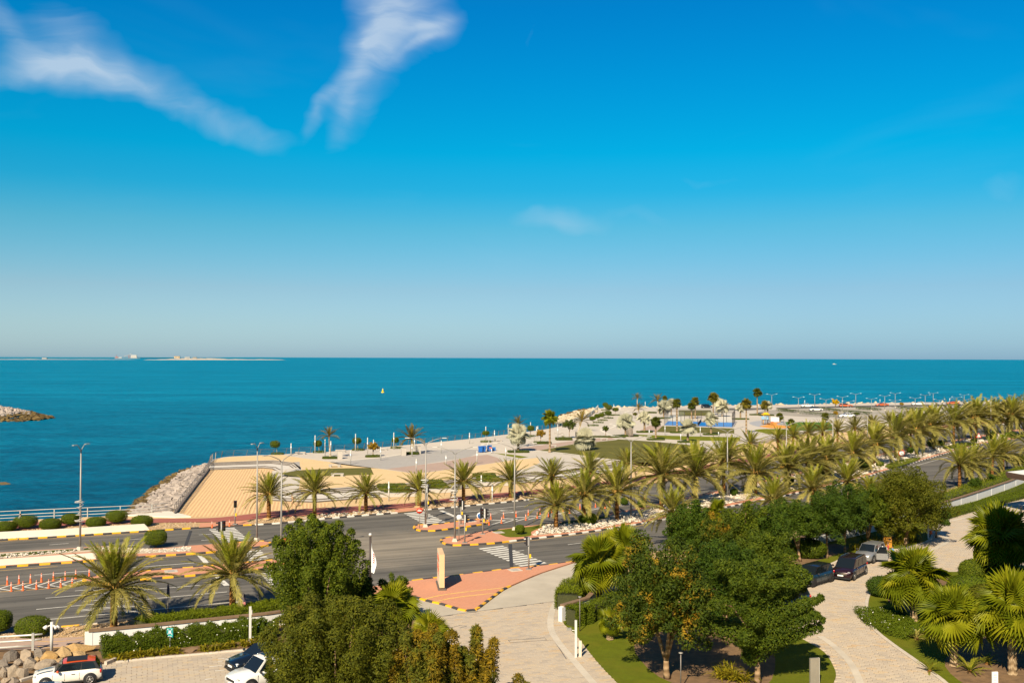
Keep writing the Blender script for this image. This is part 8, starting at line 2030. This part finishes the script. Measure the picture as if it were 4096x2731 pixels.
# ================================================================== cars
def car(label, base, yaw, L, W, H, paint, style='suv', roof=None, clear=.2, group='parked cars', detail=True, rim='rim', door_open=False, name='parked_car', extras=()):
    """base = ground point under the car's middle; yaw = heading of the bonnet"""
    t = thing(name, label, 'car', base, yaw, group)
    hw = W / 2
    S = {  # deck heights, greenhouse stations as fractions of length from the tail
        'suv': dict(belt=.60, hood=.60, nose=.46, tail=.60, rb=.03, rr=.10, fr=.60, fb=.74, tuck=.76, wr=.36),
        'van': dict(belt=.55, hood=.56, nose=.42, tail=.58, rb=.015, rr=.06, fr=.62, fb=.80, tuck=.80, wr=.34),
        'hatch': dict(belt=.62, hood=.61, nose=.47, tail=.62, rb=.03, rr=.10, fr=.58, fb=.70, tuck=.80, wr=.31),
        'sedan': dict(belt=.64, hood=.60, nose=.46, tail=.68, rb=.10, rr=.28, fr=.58, fb=.74, tuck=.74, wr=.33)}[style]
    xs = [0, .02, .06, .15, .30, .45, .60, S['fb'], .84, .92, .97, 1.0]
    def deckz(f):
        if f < .06: return H * (S['tail'] - .10 * (1 - f / .06) ** 2)
        if f <= S['fb']: return H * (S['tail'] + (S['belt'] - S['tail']) * min(1, f / .3)) if style == 'sedan' else H * S['belt']
        g = (f - S['fb']) / (1 - S['fb']); return H * (S['hood'] - (S['hood'] - S['nose']) * g ** 2.2) if g < 1 else H * S['nose']
    def plan(f):
        e = min(f, 1 - f); k = 1.0 if e > .16 else (.80 + .20 * math.sin(min(1, e / .16) * math.pi / 2)); return hw * k
    prof = lambda f: [(0, clear), (plan(f) * .86, clear), (plan(f) * .97, clear + .12), (plan(f), clear + (deckz(f) - clear) * .45), (plan(f) * .985, clear + (deckz(f) - clear) * .8), (plan(f) * .90, deckz(f)), (0, deckz(f) + .035)]
    mb = MB(); rows = []
    for f in xs:
        x = (f - .5) * L; pr = prof(f); ring = [(x, -y, z) for y, z in pr] + [(x, y, z) for y, z in pr[::-1][1:-1]]
        rows.append(ring)
    n = len(rows[0]); vs = [v for r_ in rows for v in r_]
    fs = [(i * n + k, i * n + (k + 1) % n, (i + 1) * n + (k + 1) % n, (i + 1) * n + k) for i in range(len(xs) - 1) for k in range(n)]
    fs += [tuple(range(n))[::-1], tuple((len(xs) - 1) * n + k for k in range(n))]
    mb.add(vs, [f[::-1] for f in fs], sm=True)
    body = mb.build('body', paint, t)
    # greenhouse
    zb = H * S['belt'] - .02; zt = H
    X = lambda f: (f - .5) * L
    wb = hw * .90; wt = hw * S['tuck']
    rbx, rrx, frx, fbx = X(S['rb']), X(S['rr']), X(S['fr']), X(S['fb'])
    B = [(rbx, wb * .94), (fbx, wb * .97)]; T2 = [(rrx, wt * .94), (frx, wt)]
    # roof panel, crowned
    mb = MB(); N, M = 8, 6; vs = []
    for i in range(N + 1):
        u = i / N; x = rrx + (frx - rrx) * u; w = T2[0][1] + (T2[1][1] - T2[0][1]) * u
        for j in range(M + 1):
            v = -1 + 2 * j / M; vs.append((x, v * w, zt - .05 * v * v - .07 * (2 * u - 1) ** 4 * 1.0))
    mb.add(vs, [(i * (M + 1) + j, (i + 1) * (M + 1) + j, (i + 1) * (M + 1) + j + 1, i * (M + 1) + j + 1) for i in range(N) for j in range(M)], sm=True)
    roof_o = mb.build('roof', roof or paint, t)
    ze = zt - .11
    lerp = lambda a, b, f: tuple(a[k] + (b[k] - a[k]) * f for k in range(3))
    for s in (-1, 1):
        lo0, lo1 = (rbx, s * B[0][1], zb), (fbx, s * B[1][1], zb); hi0, hi1 = (rrx, s * T2[0][1], ze + .03), (frx, s * T2[1][1], ze + .04)
        # solid pillar surface behind the glass
        mb = MB(); mb.add([lo0, lo1, hi1, hi0], [(0, 1, 2, 3) if s < 0 else (3, 2, 1, 0)]); mb.build('side_frame', roof if (roof and style != 'hatch') else paint if style != 'hatch' else 'trim_black', t)
        cuts = (.06, .36, .40, .68, .72, .95) if style != 'hatch' else (.08, .40, .44, .95)
        for k in range(0, len(cuts), 2):
            a, b = cuts[k], cuts[k + 1]
            if door_open and s > 0 and k == 2: continue
            q = [lerp(lo0, lo1, a), lerp(lo0, lo1, b), lerp(hi0, hi1, b), lerp(hi0, hi1, a)]
            q = [lerp(q[0], q[3], .10), lerp(q[1], q[2], .10), lerp(q[1], q[2], .88), lerp(q[0], q[3], .88)]
            q = [(p[0], p[1] + s * .012, p[2] + .004) for p in q]
            mb = MB(); mb.add(q, [(0, 1, 2, 3) if s < 0 else (3, 2, 1, 0)]); mb.build('side_window', 'car_glass', t)
    def pane(nm, a, b, inset=.06, front=True):
        q = [(a[0], -a[1], zb), (a[0], a[1], zb), (b[0], b[1], ze + .05), (b[0], -b[1], ze + .05)]
        mb = MB(); f = (0, 1, 2, 3) if front else (3, 2, 1, 0); mb.add(q, [f]); mb.build('frame', roof or paint if style != 'hatch' else 'trim_black', t)
        c = [sum(p[k] for p in q) / 4 for k in range(3)]; q2 = [lerp(p, c, inset) for p in q]; dx = .015 if front else -.015; q2 = [(p[0] + dx, p[1], p[2] + .012) for p in q2]
        mb = MB(); mb.add(q2, [f]); mb.build(nm, 'car_glass', t)
    pane('windshield', (fbx, B[1][1]), (frx, T2[1][1]), .05, True); pane('rear_window', (rbx, B[0][1]), (rrx, T2[0][1]), .08, False)
    # wheels
    wr = S['wr'] * (H / 1.65) ** .3; fx, rx_ = X(.815), X(.175)
    for x in (fx, rx_):
        for s in (-1, 1):
            mb = MB(); mb.lathe((x, s * (hw - .005), wr + .02), [(wr + .09, -.03 * s), (wr + .09, .012 * s), (wr + .02, .016 * s), (0, .016 * s)], 20, 0, 'Y'); mb.build('wheel_arch', 'trim_black', t)
            mb = MB(); mb.lathe((x, s * (hw - .10), wr), [(wr * .6, -.11), (wr * .96, -.11), (wr, -.06), (wr, .06), (wr * .96, .125), (wr * .66, .13)], 22, 0, 'Y'); wh = mb.build('wheel', 'tyre', t)
            mb = MB(); yy = s * (hw + .028); mb.lathe((x, yy, wr), [(wr * .70, 0), (wr * .66, .006 * s), (wr * .60, .006 * s), (wr * .60, -.03 * s)], 22, 0, 'Y')
            for k in range(5):
                a = k * 2 * math.pi / 5 + .3; mb.box((x + math.cos(a) * wr * .33, yy - s * .004, wr + math.sin(a) * wr * .33), (wr * .62, .02, wr * .15), ry=-a)
            mb.lathe((x, yy, wr), [(wr * .14, .0), (wr * .12, .012 * s), (0, .012 * s)], 10, 0, 'Y'); mb.build('rim', rim, wh)
    # lamps, grille, plates, mirrors
    fz = H * (S['nose'] + .035)
    for s in (-1, 1):
        mb = MB(); mb.ball((X(.965), s * hw * .70, fz - .03), (.13, .16, .055), 10); mb.build('headlight', 'headlamp', t)
        mb = MB(); mb.ball((X(.018), s * hw * .80, H * .50), (.07, .10, .14), 10); mb.build('taillight', 'taillamp', t)
        mb = MB(); mb.ball((X(S['fb']) - .22, s * (hw + .12), zb + .10), (.09, .13, .085), 8); mi_ = mb.build('mirror', roof if roof and style == 'hatch' else ('trim_black' if style == 'suv' else paint), t)
        mb = MB(); mb.box((X(.42), s * (hw + .006), H * .50), (.20, .03, .035)); mb.build('door_handle', 'chrome' if detail else paint, t)
        for f in (.33, .545, .72):
            mb = MB(); mb.box((X(f), s * (hw - .004), H * .40), (.012, .02, H * .30)); mb.build('door_seam', 'trim_black', t)
    mb = MB(); mb.box((X(.995) + .0, 0, fz - .16), (.06, hw * 1.1, .16)); gr = mb.build('grille', 'trim_black' if style != 'van' else 'chrome', t)
    mb = MB(); mb.box((X(1.0) + .02, 0, clear + .28), (.03, .52, .12)); mb.build('number_plate', 'plate', t); mb = MB(); mb.box((X(0) - .01, 0, H * .42), (.03, .52, .12)); mb.build('number_plate', 'plate', t)
    mb = MB(); mb.box((X(.985), 0, clear + .06), (.20, hw * 1.66, .14)); mb.build('bumper', 'trim_black', t); mb = MB(); mb.box((X(.015), 0, clear + .07), (.20, hw * 1.66, .16)); mb.build('bumper', 'trim_black', t)
    mb = MB()
    for s in (-1, 1): mb.box((0, s * hw * .99, clear + .03), (L * .44, .04, .10))
    mb.build('sill', 'trim_black', t)
    if 'rails' in extras:
        for s in (-1, 1): mb = MB(); mb.tube([(rrx + .15, s * wt * .86, zt - .03), (rrx + .35, s * wt * .86, zt + .03), (frx - .35, s * wt * .86, zt + .03), (frx - .12, s * wt * .86, zt - .05)], .022, 6); mb.build('roof_rail', 'chrome', t)
    if 'glassroof' in extras:
        mb = MB(); mb.box(((rrx + frx) / 2 + .12, 0, zt + .004), ((frx - rrx) * .62, wt * 1.45, .02)); mb.build('glass_roof', 'car_glass' if 'blackglass' not in extras else 'trim_black', roof_o)
    if 'stripes' in extras:
        for s in (-1, 1): mb = MB(); mb.strip([Vector((X(f), s * hw * .34, deckz(f) + .042)) for f in (.72, .8, .88, .95)], [Vector((X(f), s * hw * .52, deckz(f) + .038)) for f in (.72, .8, .88, .95)]); mb.build('bonnet_stripe', 'car_navy', t)
    if door_open:
        ax, ay = X(.66), hw * .96; d = MB(); d.box((-.55, 0, clear + .38), (1.1, .10, .62)); dr = d.build('door', paint, t, (ax, ay, 0), -R(62))
        mb = MB()
        for q in (((-1.08, 0, .9), (-.95, -.04, 1.55)), ((-.95, -.04, 1.55), (-.30, -.04, 1.55)), ((-.30, -.04, 1.55), (-.02, 0, .9))): mb.tube(q, .035, 6)
        mb.build('door_frame', paint, dr); mb = MB(); mb.add([(-1.04, 0, .9), (-.05, 0, .9), (-.32, -.03, 1.52), (-.92, -.03, 1.52)], [(0, 1, 2, 3)]); mb.build('door_glass', 'car_glass', dr)
        mb = MB(); mb.box((-.5, -.06, .55), (.8, .03, .4)); mb.build('door_card', 'trim_black', dr)
    return t
def heading(a, b):
    A, B = P(*a), P(*b); return math.atan2(B.y - A.y, B.x - A.x)
# the three cars on the drive: ground points of the near side front and rear tyres
def park(label, fr, rr, W, **kw):
    F, Rr_ = P(*fr), P(*rr); d = (F - Rr_); d.z = 0; d.normalize(); n = Vector((d.y, -d.x, 0))      # to the right of travel
    c = (F + Rr_) / 2; side = 1 if n.dot(-c) < 0 else -1
    c = c - n * (-side) * -1 * 0 if False else c
    # the seen wheels are on the side facing the camera
    tocam = Vector((-c.x, -c.y, 0)); s = 1 if n.dot(tocam) > 0 else -1
    c = c - n * s * (W / 2 - .12); c.z = 0.04
    return car(label, c, math.atan2(d.y, d.x), W=W, **kw)
park('dark blue off roader with a black roof, first of the three on the drive', (3258, 2347), (3314, 2330), 1.95, L=4.75, H=1.68, paint='car_blue', style='suv', roof='car_black', rim='trim_black')
park('maroon people carrier with roof rails, middle of the three on the drive', (3415, 2321), (3458, 2298), 1.98, L=5.0, H=1.80, paint='car_maroon', style='van', extras=('rails',), rim='rim')
park('silver car with its rear door open, farthest of the three on the drive', (3492, 2253), (3534, 2236), 1.80, L=4.5, H=1.70, paint='car_silver', style='suv', door_open=True)
car('blue car hidden behind the swept tree, only slivers showing', P(3150, 2436) + Vector((0, 0, .04)), math.atan2((P(3258, 2347) - P(3314, 2330)).y, (P(3258, 2347) - P(3314, 2330)).x), 4.6, 1.85, 1.6, 'car_blue', 'suv')
hd = heading((345, 2728), (165, 2747))
b = P(250, 2741); car('white hatchback with a red roof and dark bonnet stripes by the boulders', b + Vector((.1, .55, .04)), hd, 3.85, 1.72, 1.42, 'car_ivory', 'hatch', roof='car_red_roof', extras=('glassroof', 'blackglass', 'stripes'))
b = P(180, 2846); car('pale blue silver car at the bottom left edge, only its roof showing', b + Vector((-.2, .1, .04)), hd, 4.3, 1.78, 1.45, 'car_white', 'sedan', extras=('glassroof',))
hd2 = heading((1000, 2668), (900, 2690))
b = P(1010, 2730); car('white off roader with a sunroof half behind the olive tree', b + Vector((.9, -.25, .04)), hd2, 4.7, 1.9, 1.75, 'car_white', 'suv', extras=('rails', 'glassroof'))
b = P(1005, 2662); car('dark navy saloon parked behind the white off roader', b + Vector((.9, -.1, .04)), hd2, 4.8, 1.86, 1.46, 'car_navy', 'sedan')
def farcar(label, px, L, W, H, paint, style, yaw, roof=None):
    b = P(px[0], px[1], PZ); car(label, b + Vector((0, 0, .01)), yaw, L, W, H, paint, style, roof=roof, group='cars in the far car park', name='distant_car')
farcar('white off roader with a black roof driving in the far car park', (3264, 1644), 4.9, 2.0, 1.75, 'car_white', 'suv', R(8), 'car_black')
farcar('white saloon in front of the car park hedge', (3388, 1670), 5.4, 2.0, 1.6, 'car_white', 'sedan', R(182))
farcar('white car on the coast road behind the car park', (3230, 1629), 5.0, 1.9, 1.5, 'car_white', 'sedan', R(3))
farcar('orange red car on the coast road near the yellow tree', (3383, 1627), 5.2, 1.9, 1.5, 'car_orange', 'hatch', R(3))
farcar('orange car on the coast road above the first palms', (3528, 1624), 5.2, 1.9, 1.4, 'car_orange', 'sedan', R(183))
farcar('white car on the coast road between the tall T lamps', (3674, 1621), 5.6, 1.9, 1.5, 'car_white', 'sedan', R(183))
farcar('red car on the coast road, farthest right', (3810, 1617), 5.4, 1.9, 1.45, 'car_orange', 'sedan', R(183))
farcar('dark van at the sea edge behind the court', (2826, 1632), 4.2, 1.9, 1.7, 'car_navy', 'van', R(3))
for i, p in enumerate((P(4085, 2052),)):
    t = thing('motorbike', 'dark motorbike parked at the right edge of the upper drive', 'motorbike', p, R(60))
    for x in (-.65, .65): mb = MB(); mb.lathe((x, 0, .32), [(.22, -.06), (.32, -.05), (.32, .05), (.22, .06)], 16, 0, 'Y'); mb.build('wheel', 'tyre', t)
    mb = MB(); mb.box((0, 0, .55), (.8, .28, .35), taper=.8); mb.build('engine', 'trim_black', t); mb = MB(); mb.box((-.3, 0, .82), (.7, .28, .14)); mb.build('seat', 'black_plastic', t); mb = MB(); mb.ball((.2, 0, .86), (.3, .18, .16), 10); mb.build('tank', 'car_navy', t)
    mb = MB(); mb.tube([(.62, 0, .35), (.42, 0, 1.0), (.36, -.35, 1.08)], .03, 6); mb.tube([(.42, 0, 1.0), (.36, .35, 1.08)], .03, 6); mb.build('handlebar', 'chrome', t)

# ================================================================== people
def person(label, base, yaw, h, joints, mats, split, hair='hair', cat='person'):
    """one continuous skinned body; joints in units of body height, X forward"""
    me = bpy.data.meshes.new('person'); J = joints
    names = list(J); idx = {n: i for i, n in enumerate(names)}
    edges = [(a, b) for a, b in (('pelvis', 'belly'), ('belly', 'chest'), ('chest', 'neck'), ('neck', 'head'), ('head', 'crown'), ('chest', 'shL'), ('shL', 'elL'), ('elL', 'haL'), ('haL', 'fiL'), ('chest', 'shR'), ('shR', 'elR'), ('elR', 'haR'), ('haR', 'fiR'),
             ('pelvis', 'hipL'), ('hipL', 'knL'), ('knL', 'anL'), ('anL', 'toL'), ('pelvis', 'hipR'), ('hipR', 'knR'), ('knR', 'anR'), ('anR', 'toR')) if a in idx and b in idx]
    me.from_pydata([tuple(c * h for c in J[n]) for n in names], [(idx[a], idx[b]) for a, b in edges], [])
    o = bpy.data.objects.new('person', me); COL.objects.link(o)
    md = o.modifiers.new('skin', 'SKIN'); md.use_smooth_shade = True
    RAD = dict(pelvis=.085, belly=.075, chest=.085, neck=.032, head=.058, crown=.045, sh=.045, el=.028, ha=.022, fi=.014, hip=.06, kn=.038, an=.026, to=.024)
    sv = me.skin_vertices[0].data
    for n in names:
        r_ = RAD.get(n) or RAD[n[:2]] if n[:2] in RAD else RAD.get(n, RAD.get(n[:3], .05))
        r_ = RAD[n] if n in RAD else (RAD['hip'] if n.startswith('hip') else RAD[n[:2]]); sv[idx[n]].radius = (r_ * h, r_ * h); sv[idx[n]].use_root = n == 'pelvis'
    sub = o.modifiers.new('sub', 'SUBSURF'); sub.levels = 1; sub.render_levels = 1
    dg = bpy.context.evaluated_depsgraph_get(); ev = o.evaluated_get(dg); m2 = bpy.data.meshes.new_from_object(ev)
    o.modifiers.clear(); o.data = m2
    for k in mats: m2.materials.append(MAT[k])
    for p in m2.polygons:
        p.use_smooth = True; z = p.center.z / h; p.material_index = split(p.center.x / h, p.center.y / h, z)
    o.location = base; o.rotation_euler = (0, 0, yaw); tag(o, label, cat, 'people')
    mb = MB(); hx, hy, hz = (c * h for c in J['head']); cx, cy, cz = (c * h for c in J['crown'])
    mb.ball(((hx + cx) / 2 - .012 * h, (hy + cy) / 2, (hz + cz) / 2 + .012 * h), (.062 * h, .058 * h, .058 * h), 12); mb.build('hair', hair, o)
    return o
STAND = dict(pelvis=(0, 0, .52), belly=(0, 0, .60), chest=(.01, 0, .74), neck=(.015, 0, .84), head=(.02, 0, .905), crown=(.02, 0, .96), shL=(0, .11, .80), elL=(-.02, .145, .64), haL=(.03, .15, .50), fiL=(.045, .15, .45), shR=(0, -.11, .80), elR=(-.02, -.145, .64), haR=(.03, -.15, .50), fiR=(.045, -.15, .45),
             hipL=(0, .055, .50), knL=(.012, .06, .28), anL=(0, .06, .05), toL=(.075, .065, .02), hipR=(0, -.055, .50), knR=(.012, -.06, .28), anR=(0, -.06, .05), toR=(.075, -.065, .02))
RUN = dict(STAND, belly=(.02, 0, .60), chest=(.05, 0, .73), neck=(.075, 0, .83), head=(.09, 0, .895), crown=(.095, 0, .95), elL=(-.12, .13, .68), haL=(.0, .15, .60), fiL=(.04, .15, .62), elR=(.03, -.14, .66), haR=(.16, -.12, .70), fiR=(.20, -.11, .72), shL=(.03, .11, .79), shR=(.05, -.11, .79),
           knL=(.14, .055, .34), anL=(.06, .055, .14), toL=(.13, .06, .10), knR=(-.06, -.055, .28), anR=(-.20, -.055, .14), toR=(-.17, -.055, .08))
WALK = dict(STAND, knL=(.07, .06, .28), anL=(.09, .06, .05), toL=(.16, .06, .03), knR=(-.02, -.06, .28), anR=(-.11, -.06, .07), toR=(-.05, -.06, .02), haL=(-.08, .15, .51), haR=(.10, -.15, .52), fiL=(-.07, .15, .46), fiR=(.13, -.15, .48))
BEND = dict(STAND, belly=(.06, 0, .585), chest=(.20, 0, .66), neck=(.28, 0, .70), head=(.335, 0, .715), crown=(.385, 0, .735), shL=(.20, .11, .68), shR=(.20, -.11, .68), elL=(.24, .13, .53), haL=(.30, .12, .40), fiL=(.32, .11, .36), elR=(.24, -.13, .53), haR=(.30, -.12, .40), fiR=(.32, -.11, .36))
def sp(shirt, trousers, bare_legs=False):
    def f(x, y, z):
        if z > .835: return 0
        if z < .05: return 3
        if z < .53: return 0 if (bare_legs and z < .36) else (0 if abs(y) > .125 else 2)
        if abs(y) > .135 and z < .62: return 0
        return 1
    return f
b = P(76, 2112, .1); person('jogger in a white top running along the bridge path', b, R(10), 1.72, RUN, ('skin', 'cloth_white', 'cloth_dark', 'cloth_dark'), sp(1, 2))
b = P(1172, 2027, .0); person('jogger in tan on the striped forecourt behind the palms', b, R(200), 1.75, RUN, ('skin', 'cloth_tan', 'cloth_tan', 'cloth_dark'), sp(1, 2, True))
b = P(1967, 1812, PZ); person('worker in a red vest bending beside the blue bins', b, R(150), 1.72, BEND, ('skin', 'cloth_red', 'cloth_white', 'cloth_dark'), sp(1, 2))
b = P(3553, 2235, .04); person('person in a crimson top standing by the open car door', b, R(165), 1.68, STAND, ('skin', 'cloth_crimson', 'cloth_dark', 'cloth_dark'), sp(1, 2), 'hair_brown')
b = P(3571, 2238, .04); person('child in a sky blue shirt beside the open car door', b, R(190), 1.35, WALK, ('skin', 'cloth_sky', 'cloth_dark', 'cloth_dark'), sp(1, 2), 'hair_brown')
